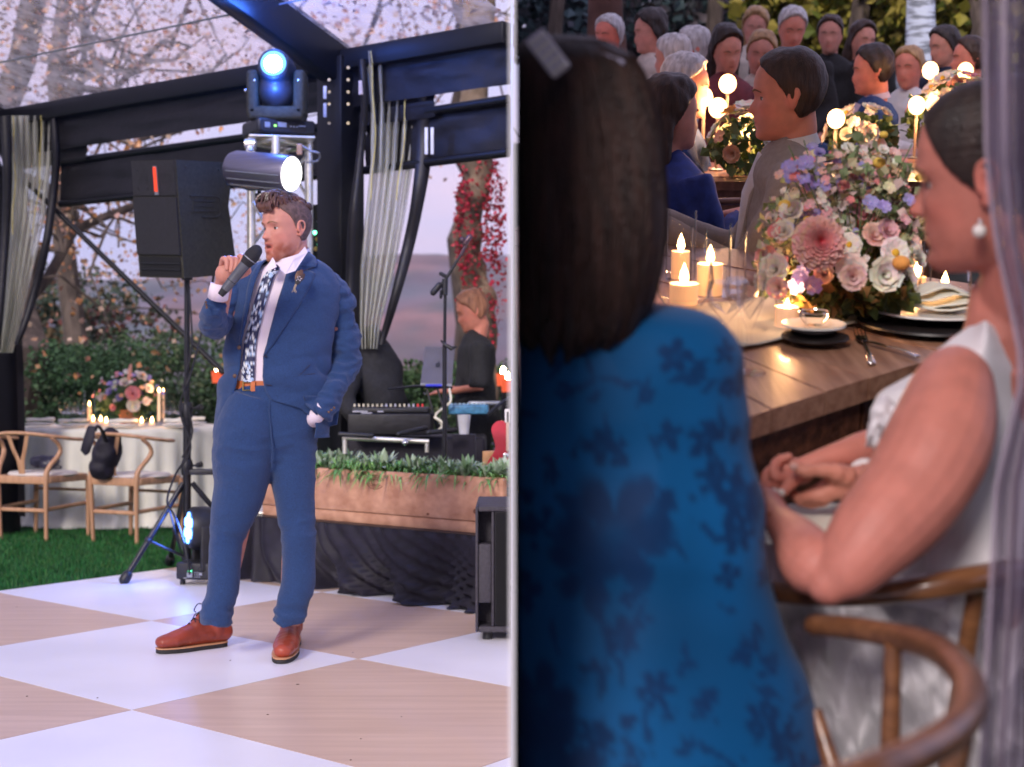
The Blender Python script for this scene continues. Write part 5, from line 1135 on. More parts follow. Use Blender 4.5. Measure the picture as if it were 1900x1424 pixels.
# tie with scattered pale blossoms
tieT=[(497,508,523),(503,504,524),(512,498,518),(520,493,515),(560,480,503),(600,469,493),(640,460,484),(680,456,481),(700,456,480),(709,459,478)]
mb=MB(); q=spl(tieT,7); rows=[]; NC=26
for (py,l,r) in q: rows.append([tsurf(lerp(l,r,i/NC),py,.004+.007*math.sin(PI*i/NC)) for i in range(NC+1)])
mb.grid(rows); tv=[tuple(x) for x in mb.v]; rt_=random.Random(6); fl=[]
for k in range(150):
    u=rt_.uniform(0,1); t=rt_.uniform(0,len(q)-1); py,l,r=q[int(t)]; big=rt_.random()<.30; fl.append((lerp(l,r,u),py,(4.4 if big else rt_.uniform(1.2,2.3)),rt_.choice([(.62,.66,.72),(.50,.60,.75),(.70,.70,.66),(.35,.50,.72)]),rt_.uniform(0,6)))
cols=[]
for (py,l,r) in q:
    for i in range(NC+1):
        x=lerp(l,r,i/NC); c=(.012,.016,.06)
        for (fx,fy,fr,fc_,ph) in fl:
            dx=x-fx; dy=py-fy; d=math.hypot(dx,dy)
            if d<fr*(.72+.28*math.cos(5*math.atan2(dy,dx)+ph)): c=fc_ if d>fr*.2 or fr<3 else (.3,.4,.55)
        cols.append(c)
emit('tie',(tv,mb.f),M('tie_silk',(1,1,1),.5,.05,30,.1,300,attr=True),man,cols=cols,ang=180)
mb=MB(); mb.ell(tsurf(516,500,.012),(.018,.012,.014),None,14,10); emit('tie_knot',mb,M('tie_navy',(.012,.016,.06),.5,.2),man)
for (dx,dy) in ((-3,1),(3,-2),(1,4),(-5,-3)):
    mb=MB(); mb.ell(tsurf(516+dx,500+dy,.023),(.0035,.002,.0035),None,8,5); emit('tie_blossom',mb,m_shirt,man)
for y,x in ((560,521),(600,512),(640,503)):
    mb=MB(); mb.ell(tsurf(x-22,y,-.002),(.004,.002,.004),None,8,5); emit('shirt_button',mb,m_porc,man)
# belt
mb=MB(); rows=[[ring_pt(py,a,-.002) for a in np.linspace(0,2*PI,60)] for py in (707,709,724,726)]; mb.grid(rows); m_belt=M('tan_leather_belt',(.46,.12,.03),.45,.15,30,.2,120); emit('belt',mb,m_belt,man,ang=180)
mb=MB(); mb.tube([tsurf(x,y,.004) for x,y in ((459,709),(459,724),(474,724),(474,709),(459,709))],.0035,6); emit('belt_buckle',mb,M('brass',(.5,.35,.12),.3,.1,metal=.9),man)
mb=MB(); mb.prism([tsurf(x,y,.003) for x,y in ((474,708),(482,708),(482,726),(474,726))],(0,-.004,0)); emit('belt_keeper',mb,m_belt,man)
# ---- trousers
mb=MB(); Lg=[(735,478,50,.0),(790,462,62,.0),(850,452,60,-.01),(900,446,51,-.01),(960,431,41,-.02),(1000,420,33,-.02),(1045,416,31,-.03),(1080,415,30.5,-.04),(1125,406,30,-.05),(1146,402,29,-.06),(1159,401,27,-.06)]
Rg=[(735,545,50,.02),(790,537,56,.02),(850,541,46,.02),(900,545,40,.01),(960,552,34,.0),(1000,555,32,-.01),(1045,554,31,-.01),(1080,553,31,-.02),(1130,541,29,-.03),(1146,538,28,-.04),(1157,538,27,-.04)]
for tab,dd in ((Lg,0),(Rg,.02)):
    q=spl(tab,3); mb.tube([W(a[1],a[0],DM-.04+a[3]+dd) for a in q],[(a[2]*DM/F,a[2]*DM/F*.95) for a in q],24)
mb.tube([W(512,715,DM),W(512,760,DM),W(508,820,DM),W(504,872,DM)],[(.175,.125),(.185,.13),(.17,.12),(.06,.08)],24)
v,f=remesh(mb,.0065,5)
def legmask(x):
    z=x[2]; return .55+1.4*math.exp(-((z-.17)/.10)**2)+.7*math.exp(-((z-.55)/.10)**2)+.5*math.exp(-((z-.95)/.1)**2)
v=folds(v,f,.007,(5,5,7),5,mask=legmask); v=folds(v,f,.011,(6,6,16),8,True,mask=lambda x:1.5*math.exp(-((x[2]-.15)/.07)**2)+.12+.7*math.exp(-((x[2]-.50)/.06)**2)+.6*math.exp(-((x[2]-.80)/.10)**2)); v=folds(v,f,.002,(22,22,40),9,mask=lambda x:1.8*math.exp(-((x[2]-.14)/.08)**2)+.2)
emit('trousers',(v,f),m_suit,man,ang=180)
def hem(cx,py,rpx,dd,name='trouser_cuff'):
    mb=MB(); c=W(cx,py,DM+dd); k=DM/F; mb.lathe([(rpx*k*.99,-.006),(rpx*k*1.05,0),(rpx*k*1.03,.012),(rpx*k*.92,.014),(rpx*k*.85,-.02)],c,26,sq=(1,.95)); emit(name,mb,m_suit,man)
mb=MB(); mb.tube([tsurf(512,727,.01),tsurf(509,760,.012),W(506,830,DM-.13),W(504,868,DM-.10)],.0028,6); emit('fly_seam',mb,m_suit,man)
# ---- jacket: body wrapped round the torso, open at the front, with sleeves
JT=[(470,545,24,16),(480,543,42,26),(490,538,64,34),(500,534,80,40),(512,530,92,46),(530,530,99,53),(560,530,99,58),(600,524,97,59),(650,515,95,58),(690,512,97,59),(730,510,101,60),(770,506,103,62),(815,503,106,64)]
eL=[(476,505),(490,492),(510,486),(560,474),(600,465),(650,455),(680,451),(710,449),(735,441),(760,432),(785,422),(806,413)]   # viewer-left front edge
eR=[(476,562),(490,552),(510,542),(560,527),(600,516),(650,501),(665,497),(700,497),(725,500),(742,511),(748,530),(752,552),(758,575),(768,585)]  # viewer-right front edge
mb=MB(); rows=[]
for py in np.linspace(477,812,110):
    pl_=np.interp(py,[a for a,b in eL],[b for a,b in eL]); 
    pr=np.interp(py,[476,490,510,560,600,650,665,700,725,742,757,780,812],[562,552,542,527,516,501,497,497,501,512,565,588,590])
    a0=phi_at(py,pr,.004,JT); a1=phi_at(py,pl_,.004,JT); r=[]
    hem_=0
    for i in range(90):
        u=i/89; ph=a0-(2*PI-(a1-a0))*u   # from right edge round the back to the left edge
        r.append(ring_pt(py,ph,.004,JT))
    rows.append(r)
rows=[[p for p in r] for r in rows]; mb.grid(rows); v=np.array(mb.v); f=mb.f
def jm(x): 
    z=x[2]; return .6+.9*math.exp(-((z-1.12)/.06)**2)
v=folds(v,f,.007,(5,5,9),11,mask=jm); v=folds(v,f,.014,(5,5,9),13,True,mask=jm); v=folds(v,f,.0022,(20,20,26),12)
jk=emit('jacket',(v,f),[m_suit],man,ang=180); md=jk.modifiers.new('thick','SOLIDIFY'); md.thickness=.004; md.offset=-1
# sleeves
def sleeve(pts,name,seed,amp=.008,sc_=(12,12,12),vox=.006):
    mb=MB(); q=spl(pts,5); mb.tube([W(a[0],a[1],DM+a[2]) for a in q],[(a[3]*DM/F,a[4]*DM/F) for a in q],24); v,f=remesh(mb,vox,3); v=folds(v,f,amp,sc_,seed); v=folds(v,f,amp*1.0,tuple(s*1.3 for s in sc_),seed+1,True); v=folds(v,f,amp*.25,tuple(s*3.4 for s in sc_),seed+2); return emit(name,(v,f),m_suit,man,ang=180)
sleeve([(455,520,.0,18,18),(441,530,-.01,27,24),(425,560,-.03,29,25),(411,590,-.06,28,24),(402,603,-.12,26,24),(396,597,-.20,24,23),(397,580,-.26,22,21),(401,562,-.31,19,18)],'sleeve',21,.009,(10,10,18))
sleeve([(592,520,.02,16,20),(612,535,.03,25,27),(626,562,.05,28,29),(637,605,.07,28,28),(643,645,.07,29,28),(640,675,.06,29,28),(626,705,.02,28,26),(611,733,-.03,26,24),(599,756,-.06,27,24),(592,768,-.065,28,24)],'sleeve',22,.012,(8,8,16))
# flap of jacket pushed back behind the pocket wrist, with its hem
mb=MB(); rows=[]
for j in range(14):
    t=j/13; a=W(lerp(572,566,t),lerp(742,752,t),DM-.10); r=[]
    for i in range(16):
        u=i/15; px=lerp(562,632,u)+t*lerp(6,-6,u); py=lerp(735,748,t)+t*lerp(4,56,min(1,u*1.4))-t*u*16; r.append(W(px,py,DM-.12+.10*u+.03*math.sin(u*7+t*3)*t))
    rows.append(r)
mb.grid(rows); fl_=emit('jacket_skirt',mb,m_suit,man,ang=180); md=fl_.modifiers.new('t','SOLIDIFY'); md.thickness=.005
# lapels
def lapel(tabl,name,off=.011):
    mb=MB(); rows=[]; q=spl(tabl,6)
    for (py,l,r) in q: rows.append([tsurf(lerp(l,r,i/8),py,off+.006*math.sin(PI*i/8)) for i in range(9)])
    mb.grid(rows); o=emit(name,mb,m_suit,man,ang=180); md=o.modifiers.new('t','SOLIDIFY'); md.thickness=.004; md.offset=1
JT_=JT
def tsurf(px,py,off,tab=JT): return ring_pt(py,phi_at(py,px,off,tab),off,tab)
lapel([(486,552,573),(492,547,578),(499,543,586),(503,541,574),(506,540,583),(512,538,590),(530,534,585),(560,525,570),(590,517,551),(620,509,531),(645,503,514),(660,498,502)],'lapel')
lapel([(484,492,497),(495,481,491),(510,474,487),(530,468,481),(560,463,474),(600,457,465),(640,451,457)],'lapel')
lapel([(468,566,578),(476,562,585),(484,556,590),(492,551,592),(498,548,590)],'jacket_collar',.013)
# seams, pocket, buttons
def seam(pts,r=.0012,off=.0065,name='seam',mat=None):
    mb=MB(); q=spl(pts,5); mb.tube([tsurf(x,y,off) for x,y in q],r,5); emit(name,mb,mat or m_lining,man)
seam([(586,499),(576,503),(567,507)],.0016,.02); seam([(582,677),(560,699),(545,700)],.0016,.012); seam([(540,697),(590,694)],.002,.009,'pocket_flap_seam'); seam([(545,704),(592,701)],.002,.009,'pocket_flap_seam')
seam([(498,662),(506,663)],.0022,.012,'buttonhole'); seam([(503,714),(514,715)],.0022,.012,'buttonhole')
for x,y in ((452,646),(444,698)):
    mb=MB(); mb.ell(tsurf(x,y,.011),(.0085,.004,.0085),None,12,6); emit('button',mb,M('brown_horn_button',(.10,.05,.03),.35,.3,60) if y==646 else bpy.data.materials['brown_horn_button'],man)
for k in range(3):
    mb=MB(); mb.ell(W(382+k*.8,561+k*5,DM-.36),(.005,.004,.005),None,10,6); emit('sleeve_button',mb,bpy.data.materials['brown_horn_button'],man)
for k in range(3):
    mb=MB(); mb.ell(W(620-k*5,757+k*4,DM-.15),(.005,.004,.005),None,10,6); emit('sleeve_button',mb,bpy.data.materials['brown_horn_button'],man)
# shirt cuffs
mb=MB(); mb.tube([W(404,553,DM-.335),W(407,538,DM-.35),W(409,528,DM-.352)],[(.036,.032),(.035,.031),(.034,.030)],20,caps=False); o=emit('shirt_cuff',mb,m_shirt,man); md=o.modifiers.new('t','SOLIDIFY'); md.thickness=.003
mb=MB(); mb.tube([W(602,754,DM-.09),W(587,771,DM-.075),W(575,787,DM-.035)],[(.033,.027),(.034,.028),(.031,.022)],20,caps=False); o=emit('shirt_cuff',mb,m_shirt,man); md=o.modifiers.new('t','SOLIDIFY'); md.thickness=.003
# boots
m_boot=M('russet_leather',(.27,.045,.022),.40,.25,9,.3,60); m_sole=M('dark_rubber_sole',(.02,.018,.018),.7,.2); m_welt=M('leather_welt',(.55,.28,.14),.6,.1); m_lace=M('black_lace',(.01,.01,.012),.7,.1)
def boot(heel,toe,ank,seed):
    "heel and toe are floor points"
    t=None; d=(toe-heel); L=d.length; x=d.normalized(); y=V3((-x.y,x.x,0)); z=V3((0,0,1)); P=lambda a,b,c_:heel+x*(a*L)+y*b+z*c_
    mb=MB(); mb.tube([P(.02,0,.060),P(.2,0,.062),P(.42,.002,.064),P(.62,.004,.056),P(.80,.006,.047),P(.95,.004,.042)],[(.036,.042),(.039,.046),(.040,.048),(.046,.040),(.049,.033),(.036,.026)],20,round_=True)
    mb.tube([P(.16,0,.05),P(.15,0,.10),P(.13,0,.155)],[(.042,.040),(.043,.046),(.045,.050)],20); mb.tube([P(.20,0,.135),P(.34,0,.105),P(.56,0,.070)],[(.036,.034),(.035,.036),(.034,.026)],14,round_=True)
    v,f=remesh(mb,.004,5); v=folds(v,f,.0025,(30,30,30),seed); bt=emit('boot',(v,f),m_boot,man)
    ol=[]
    for a in np.linspace(0,2*PI,44,endpoint=False):
        u=.5-.52*math.cos(a); w_=(.043+.011*math.sin(max(0,u-.35)*PI/.9)-.004*math.exp(-((u-.42)/.15)**2))*abs(math.sin(a))**.62*(1 if math.sin(a)>0 else -1); ol.append(P(u,w_,0))
    s=MB(); s.prism([p+V3((0,0,.0)) for p in ol],(0,0,.016)); emit('sole',s,m_sole,bt); s=MB(); s.prism([P(0,0,0)+(p-P(.5,0,0))*1.01+(P(.5,0,0)-P(0,0,0))+V3((0,0,.0165)) for p in ol],(0,0,.004)); emit('welt',s,m_welt,bt)
    s=MB(); s.prism([P(.5,0,0)+((p-P(.5,0,0))) for p in ol if (p-heel).dot(x)<.27*L]+[],(0,0,.024)); 
    for k in range(5):
        u=.56-.075*k; h=.098+.0185*k; w_=.022; s=MB(); s.tube([P(u,-w_,h-.006),P(u-.01,0,h+.008),P(u-.045,w_,h+.0)],.0024,6); s.tube([P(u,w_,h-.006),P(u-.01,0,h+.010),P(u-.045,-w_,h+.0)],.0024,6); emit('lace',s,m_lace,bt)
    for sg in (-1,1):
        s=MB(); b=P(.26,0,.165); q=spl([b,b+y*sg*.025+x*.03+z*.012,b+y*sg*.045+x*.04-z*.015,b+y*sg*.02+x*.045-z*.02],4); s.tube([V3(p) for p in q],.0022,6); s.tube([b,b+y*sg*.02+x*.05-z*.03,b+y*sg*.035+x*.055-z*.055],.0022,6); emit('lace_bow',s,m_lace,bt)
    for (a0_,a1_,b_) in ((.55,.60,.036),): 
        s=MB(); s.tube([V3(p) for p in spl([P(.60,-.043,.035),P(.63,-.03,.066),P(.62,0,.078),P(.63,.03,.066),P(.60,.043,.035)],4)],.0013,5); emit('toe_seam',s,m_welt,bt)
boot(V3((*G(418,1199).xy,.001)),V3((*G(294,1213).xy,.001)),None,1)
boot(V3((*G(546,1187).xy,.001)),V3((*G(522,1232).xy,.001)),None,2)
# boutonniere of feathers
bp=W(557,512,DM-.185); bo=thing('boutonniere','small brown and spotted feather boutonniere pinned on the blue lapel','boutonniere',bp-V3((0,0,.05)))
rf2=random.Random(3)
def feather(a,b,w_,col,name='feather'):
    mb=MB(); mb.cur=col; d=b-a; s=V3((d.z,0,-d.x)).normalized(); rows=[]
    for i in range(9):
        t=i/8; q=a+d*t+V3((0,-.004*math.sin(PI*t),0)); ww=w_*math.sin(min(1,t*.9+.1)*PI)**.6; rows.append([q-s*ww,q-s*ww*.4+V3((0,-.002,0)),q+s*ww*.4+V3((0,-.002,0)),q+s*ww])
    mb.grid(rows); emit(name,mb,m_leaf,bo,cols=mb.c,ang=180)
feather(W(551,522,DM-.20),W(561,500,DM-.19),.013,(.10,.05,.035)); feather(W(550,524,DM-.205),W(553,502,DM-.19),.008,(.16,.09,.06)); feather(W(552,524,DM-.21),W(566,508,DM-.19),.010,(.06,.035,.03)); feather(W(550,528,DM-.215),W(558,513,DM-.20),.011,(.03,.028,.03))
for k in range(16):
    p=W(550+rf2.uniform(0,10)+0,513+rf2.uniform(0,9),DM-.224); mb=MB(); mb.ell(p,(.0014,.0008,.0014),None,6,4); emit('feather_spot',mb,m_shirt,bo)
mb=MB(); mb.tube([W(551,524,DM-.212),W(546,536,DM-.205)],.004,8); emit('wrapped_stem',mb,M('twine',(.42,.32,.22),.8,.2,90),bo)
for k in range(7):
    a=W(546,534,DM-.208); mb=MB(); mb.tube([a,a+V3((rf2.uniform(-.012,.010),-.003,rf2.uniform(-.022,-.008)))],.0008,4); emit('frayed_end',mb,bpy.data.materials['twine'],bo)
# hand-held microphone
mp_=thing('microphone','grey wireless microphone with a black grille held in his right hand','microphone',W(411,545,5.80)); a=W(409,548,5.800); b=W(471,471,5.795); d=(b-a)
mb=MB(); mb.tube([a+d*.13,a+d*.32,a+d*.72,a+d*.80],[.0165,.0185,.0205,.023],20); emit('shaft',mb,M('gunmetal_paint',(.10,.105,.12),.35,.1,20,metal=.4),mp_)
mb=MB(); mb.tube([a,a+d*.13],[.012,.0155],14); emit('antenna_tail',mb,m_blackpl,mp_); mb=MB(); mb.tube([a+d*.80,a+d*.86,a+d*.96,a+d*1.06],[.024,.027,.0285,.024],20,round_=True); emit('grille_head',mb,m_grille,mp_)
mb=MB(); mb.tube([a+d*.865,a+d*.885],[.0282,.0286],20); emit('grille_band',mb,m_greymet,mp_)
for k in (.33,.5): mb=MB(); mb.tube([a+d*k,a+d*(k+.012)],[.0192,.0193],20); emit('ring',mb,m_blackpl,mp_)
# ================================================================ generic guests
BALDLIM=[(-.06,-.03),(-.03,-.012),(-.005,.0),(.02,-.03),(.04,-.06),(.05,-.12),(.12,-.2)]
def guest(name,label,pos,yaw,coat,hairm,hz,seated=True,hair='short',group=None,arms='lap',shirt=None,s=1.0,vox=.011,tone=(1,1,1),lean=0,trous=None,face=True,arm_to=None,skirt=False,sleeve=True,armd=None):
    "pos: spot on the ground under the pelvis (frame coords); yaw: facing direction; hz: height of the head centre"
    t=thing(name,label,'person',pos,group=group); R=Rz(yaw); P=lambda x,y,z:V3(pos)+R@V3((x,y,z))
    hc=P(0,.03+lean*(hz-.9),hz); rq=random.Random(int(abs(pos[0]*977)+abs(pos[1])*131)); q_=0 if arms=='down' or vox<.01 else 1; hR=R@Rz(rad(rq.uniform(-18,18)*q_))@Ry(rad(rq.uniform(-12,12)*q_))@Rx(rad(-4+rq.uniform(-10,8)*q_ if arms!='down' else -18))
    ch=hz-.13; sh=hz-.185; hip=.50 if seated else hz-.66
    UP=R@V3((0,1,0)); mb=MB(); add_head(mb,hc,hR,s,neck=P(0,.0+lean*(sh-.8),ch-.07),nr=.052)
    mb.tube([P(0,lean*(sh-.8),ch-.05),P(0,lean*(sh-.8)+.0,sh-.1),P(0,.02,hip+.15),P(0,.0,hip)],[(.11,.060),(.135,.070),(.11,.07),(.12,.085)],14,up=UP)
    A=[]
    for sx in (-1,1):
        S=P(sx*.175,lean*(sh-.8),sh-.03)
        if arms=='table': E=P(sx*.24,.14,sh-.28); H=P(sx*.10,.40,max(.80,sh-.28))
        elif arms=='lap': E=P(sx*.24,.05,sh-.29); H=P(sx*.06,.28,hip+.16)
        elif arms=='down': E=P(sx*.23,.02,sh-.28); H=P(sx*.12,.17,sh-.30)
        else: E=P(sx*.22,-.02,sh-.30); H=P(sx*.22,.05,sh-.55)
        A.append((S,E,H)); mb.tube([S,E,H],[.045,.038,.026],10); d=(H-E).normalized(); mb.tube([H,H+d*.05,H+d*.10],[(.026,.02),(.036,.018),(.03,.014)],10,round_=True)
        for k in range(4): 
            u,_=basis(d); mb.tube([H+d*.08+u*(k-1.5)*.016,H+d*.15+u*(k-1.5)*.018-V3((0,0,.012))],[.009,.0075],7,round_=True)
    L=[]
    for sx in (-1,1):
        if seated: pts=[P(sx*.09,.0,hip+.03),P(sx*.11,.40,hip+.03),P(sx*.11,.44,.08)]
        else: pts=[P(sx*.09,0,hip+.02),P(sx*.10,.02,hip*.52),P(sx*.10,.0,.08)]
        L.append(pts); mb.tube(pts,[.07,.055,.035],10); mb.tube([pts[2]+V3((0,0,-.03)),pts[2]+R@V3((0,.16,-.045))],[(.035,.035),(.035,.02)],10,round_=True)
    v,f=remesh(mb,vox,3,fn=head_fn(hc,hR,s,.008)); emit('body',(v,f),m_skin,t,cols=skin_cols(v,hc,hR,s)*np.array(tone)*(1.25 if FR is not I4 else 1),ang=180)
    if face and s>0: eyes(t,hc,hR,s)
    # coat or dress
    mb=MB(); o=.018; mb.tube([P(0,-.02+lean*(sh-.8),ch+.0),P(0,lean*(sh-.8),ch-.035),P(0,lean*(sh-.8),sh-.04),P(0,.01+lean*.2,(sh+hip)/2),P(0,.0,hip-.04)],[(.066,.062),(.125,.085),(.185+o,.115),(.160+o,.12),(.17+o,.14)],18,up=UP)
    if sleeve:
        for (S,E,H) in A: mb.tube([S+(S-E)*.05,E,H if sleeve is True else E],[.072,.058,.046],12)
    v,f=remesh(mb,.014,3); v=folds(v,f,.014,(7,7,9),int(abs(pos[0])*17+abs(pos[1])*5)); emit('dress' if skirt else 'jacket',(v,f),coat,t,ang=180)
    if shirt:
        mb=MB(); mb.tube([P(0,.075+lean*(sh-.8),ch-.04),P(0,.125+lean*(sh-.8),sh-.09),P(0,.15,sh-.25)],[(.055,.03),(.045,.02),(.012,.01)],12); emit('shirt_front',mb,shirt,t)
        mb=MB(); mb.tube([hc+hR@V3((0,-.022,-.115)),hc+hR@V3((0,-.026,-.145))],[.062,.068],18,caps=False); emit('shirt_collar',mb,shirt,t)
    mb=MB()
    for pts in L: mb.tube(pts,[.098,.078,.058],12)
    mb.tube([P(0,0,hip-.05),P(0,.02,hip+.12)],[(.17,.13),(.155,.12)],14,up=UP); 
    if skirt: mb.tube([P(0,.25 if seated else 0,hip+.05),P(0,.42 if seated else 0,.05)],[.16,.24],16)
    v,f=remesh(mb,.016,3); v=folds(v,f,.014,(8,8,6),2); emit('skirt' if skirt else 'trousers',(v,f),trous or coat,t,ang=180)
    mb=MB(); hair_cap(mb,hc,hR,s,((.007 if vox<.01 else .010) if hair=='short' else .015) if hair!='bald' else .0015,-.058 if hair!='bald' else -.05,2.2 if hair!='bald' else 0)
    if hair=='long':
        mb.tube([hc+hR@V3((0,-.05,.03)),hc+hR@V3((0,-.07,-.08)),hc+hR@V3((0,-.075,-.20))],[(.085,.06),(.10,.05),(.085,.035)],16)
    if hair=='bun': mb.ell(hc+hR@V3((0,-.10,.075)),(.05,.05,.045))
    if hair=='up': mb.ell(hc+hR@V3((0,-.06,.10)),(.06,.06,.05))
    v,f=remesh(mb,.009 if vox>.01 else .005,1,fn=clipfn(hc,hR,s,MENLIM if hair!='bald' else BALDLIM)); v=folds(v,f,(.004 if vox<.01 else .008) if hair!='bald' else .0005,(30,30,16),4); emit('hair',(v,f),hairm,t,ang=180)
    return t
h_grey=hairmat('grey_hair',(.40,.38,.38),(.62,.60,.60)); h_dark=hairmat('dark_brown_hair',(.012,.007,.006),(.035,.02,.016),.4); h_brown=hairmat('brown_hair',(.018,.008,.005),(.060,.028,.017),.42); h_blond=hairmat('blond_hair',(.32,.18,.08),(.50,.30,.14)); h_ginger=hairmat('short_ginger_hair',(.22,.09,.045),(.34,.15,.08))
m_navy=M('navy_suit_cloth',(.010,.018,.045),.85,.2,60,.3,300); m_char=M('charcoal_cloth',(.018,.018,.020),.85,.2,60,.3,300); m_beige=M('beige_linen_suit',(.34,.29,.26),.9,.08,60,.3,300); m_bluesuit=M('bright_blue_suit',(.012,.045,.16),.8,.15,60,.3,300); m_wht=M('white_shirt_cloth',(.70,.68,.70),.8,.05,30,.2,200); m_pinkc=M('rose_cloth',(.45,.16,.17),.8,.1,20); m_cream=M('cream_lace_cloth',(.62,.54,.46),.85,.1,30,.3,150); m_dkred=M('dark_red_cloth',(.16,.03,.04),.8,.2,30); m_lilac=M('lilac_shirt_cloth',(.48,.42,.56),.8,.05,30); m_plaid=M('brick_scarf_cloth',(.30,.09,.07),.8,.3,40)
# ---- left party: old guest, bending crew member, disc jockey
guest('person','white haired guest in a dark suit seated at the left edge of the round table',V3((W(-22,0,12.1).x,12.15,-.04)),rad(-75),m_navy,h_grey,1.11,True,'short',arms='lap',shirt=m_wht,tone=(1.05,1,1))
mb=MB(); mb.tube([W(2,735,11.85),W(8,765,11.8),W(12,800,11.78)],[(.03,.02),(.05,.03),(.035,.02)],10); emit('scarf',mb,m_plaid,label='brick red patterned scarf on the chest of the old guest',cat='scarf')
dj=guest('person','crew member in a black polo shirt looking down behind the laptop',V3((W(886,0,9.75).x,9.75,.345)),rad(98),m_char,h_ginger,W(862,578,9.7).z-.345,False,'short',arms='down',tone=(1.15,1.0,.92),sleeve='short',lean=.03)
c=W(833,685,9.45); mb=MB(); mb.tube([V3((c.x-.004,c.y,c.z)),V3((c.x+.018,c.y,c.z-.004))],.031,16); emit('watch',mb,m_blackpl,label='dark wristwatch on the arm of the man at the laptop',cat='watch')
cz=W(690,700,9.0)
t=thing('person','crew member in black bending over the mixer case, mostly hidden behind the man','person',V3((W(668,0,9.35).x,9.3,.345)))
mb=MB(); mb.tube([W(648,650,9.3),W(672,640,9.3),W(700,690,9.25),W(716,760,9.2)],[(.12,.10),(.19,.15),(.18,.15),(.16,.12)],20,round_=True); mb.tube([W(650,660,9.15),W(640,740,9.0),W(660,775,8.95)],[.08,.065,.05],12); v,f=remesh(mb,.014,4); v=folds(v,f,.02,(6,6,7),3); emit('jacket',(v,f),m_char,t)
mb=MB(); hcc=W(636,706,9.12); add_head(mb,hcc,Rz(rad(150))@Rx(rad(-60)),.98,neck=W(650,672,9.2)); mb.tube([W(660,772,8.95),W(668,785,8.9)],[.03,.035],10,round_=True); mb.tube([W(690,700,9.25),W(650,670,9.25)],[.1,.06],10); mb.tube([W(700,760,9.3),W(700,860,9.35),W(700,1000,9.35)],[.09,.07,.04],10); v,f=remesh(mb,.012,3); emit('body',(v,f),m_skin,t,cols=skin_cols(v,hcc,Rz(0),.98))
mb=MB(); mb.ell(hcc+V3((0,.02,.03)),(.085,.09,.085)); emit('hair',mb,h_dark,t)
mb=MB(); mb.tube([W(714,745,9.3),W(712,860,9.35),W(712,960,9.35)],[.14,.09,.07],14); mb.tube([W(680,745,9.25),W(672,860,9.3),W(670,960,9.3)],[.12,.09,.07],14); v,f=remesh(mb,.016,3); v=folds(v,f,.015,(7,7,7),5); emit('trousers',(v,f),M('dark_blue_denim',(.012,.022,.07),.85,.2,60),t)
# ================================================================ dinner side (stands on the slope)
frame(RF)
def clampx(o): pass
RX=.0035
def rplane(name,pts,mat,kind='structure'):
    mb=MB(); mb.add([V3(p) for p in pts],[tuple(range(len(pts)))]); return emit(name,mb,mat,kind=kind,smooth=False)
m_ter=M('trodden_terrace',(.035,.045,.03),.95,.4,3,.5,60)
m_ter2=None
rplane('terrace',[(RX,-1.0,0),(9,-1.0,0),(9,19,0),(RX,19,0)],m_ter)
# hillside behind
hb=MB(); rows=[]
for j in range(14):
    rows.append([V3((lerp(.2,1,0)+i*1.6,19+j*3.0,-.001+.0*j+ (j/13)**1.0*9+.6*noise.noise(V3((i*.4,j*.6,0)))*(j>0))) for i in range(16)])
hb.grid(rows); emit('hillside',hb,M('teal_grey_hillside',(.055,.085,.09),.95,.35,.35,.5,2,col2=(.10,.10,.12)),kind='structure')
def PX(px,z,d): 
    v=W(px,700,d); return V3((v.x,v.y,z))
YG=[(.16,.15,.02),(.25,.22,.03),(.10,.13,.02),(.32,.26,.05)]; TG=[(.05,.07,.03),(.09,.10,.04),(.14,.13,.05)]
def rtree(label,px,d,blobs,cols,r,seed,n=2200,size=.16,trunk=None,topz=5,group='trees behind the dinner party'):
    b=PX(px,0,d); t=thing('tree',label,'tree',b,group=group); rg=np.random.RandomState(seed); mb=MB(); tp=limb(mb,b,b+V3((.2,0,topz)),r,r*.6,rg,.06,8); cs=[]
    for (x,y,rr) in blobs: 
        c=W(x,y,d); cs.append((c,(rr,rr,rr*.8))); limb(mb,tp[min(7,3+seed%4)],c,r*.4,r*.1,rg)
    emit('trunk',mb,trunk or m_bark,t)
    V,Fc,cc=foliage(cs,n,size,cols,seed); V[:,0]=np.maximum(V[:,0],.02); emit('crown',(V,Fc),m_leaf,t,smooth=False,cols=cc); return t
rtree('yellow green leafy tree at the upper middle of the dinner side',1560,18,[(1520,40,.9),(1600,20,.9),(1450,10,.6),(1560,-40,1.0),(1560,90,.7)],YG,.12,5,4200)
rtree('yellow green tree at the upper right behind the white birch trunk',1760,17,[(1760,40,.8),(1830,30,.8),(1740,-20,.9),(1790,90,.6),(1880,60,.6)],YG,.12,6,3800)
rtree('dull teal green tree behind the tall dark haired guest',1290,21,[(1260,30,1.0),(1340,10,1.0),(1180,20,.9),(1300,70,.8)],[(.05,.085,.085),(.09,.10,.11),(.13,.11,.12)],.12,8,2600)
rtree('blue grey tree above the dark haired woman',1030,20,[(1020,20,.9),(980,40,.6),(1070,60,.6)],[(.06,.10,.11),(.10,.11,.13)],.10,9,1600)
b=PX(1112,0,13); t=thing('tree','smooth red brown trunk rising behind the ruddy grey haired guest','tree',b); mb=MB(); mb.tube([b,PX(1116,1.5,13),PX(1108,4.0,13.2)],[.17,.15,.12],14); v,f=remesh(mb,.03,2); v=folds(v,f,.03,(5,5,2),3); emit('trunk',(v,f),M('red_brown_bark',(.13,.06,.045),.9,.3,5,.5,30),t)
mb=MB(); mb.tube([PX(1110,3.4,13.2),PX(1060,4.6,13.4)],[.06,.03],8); mb.tube([PX(1110,3.6,13.2),PX(1170,4.8,13.4)],[.05,.02],8); emit('branches',mb,m_bark,t)
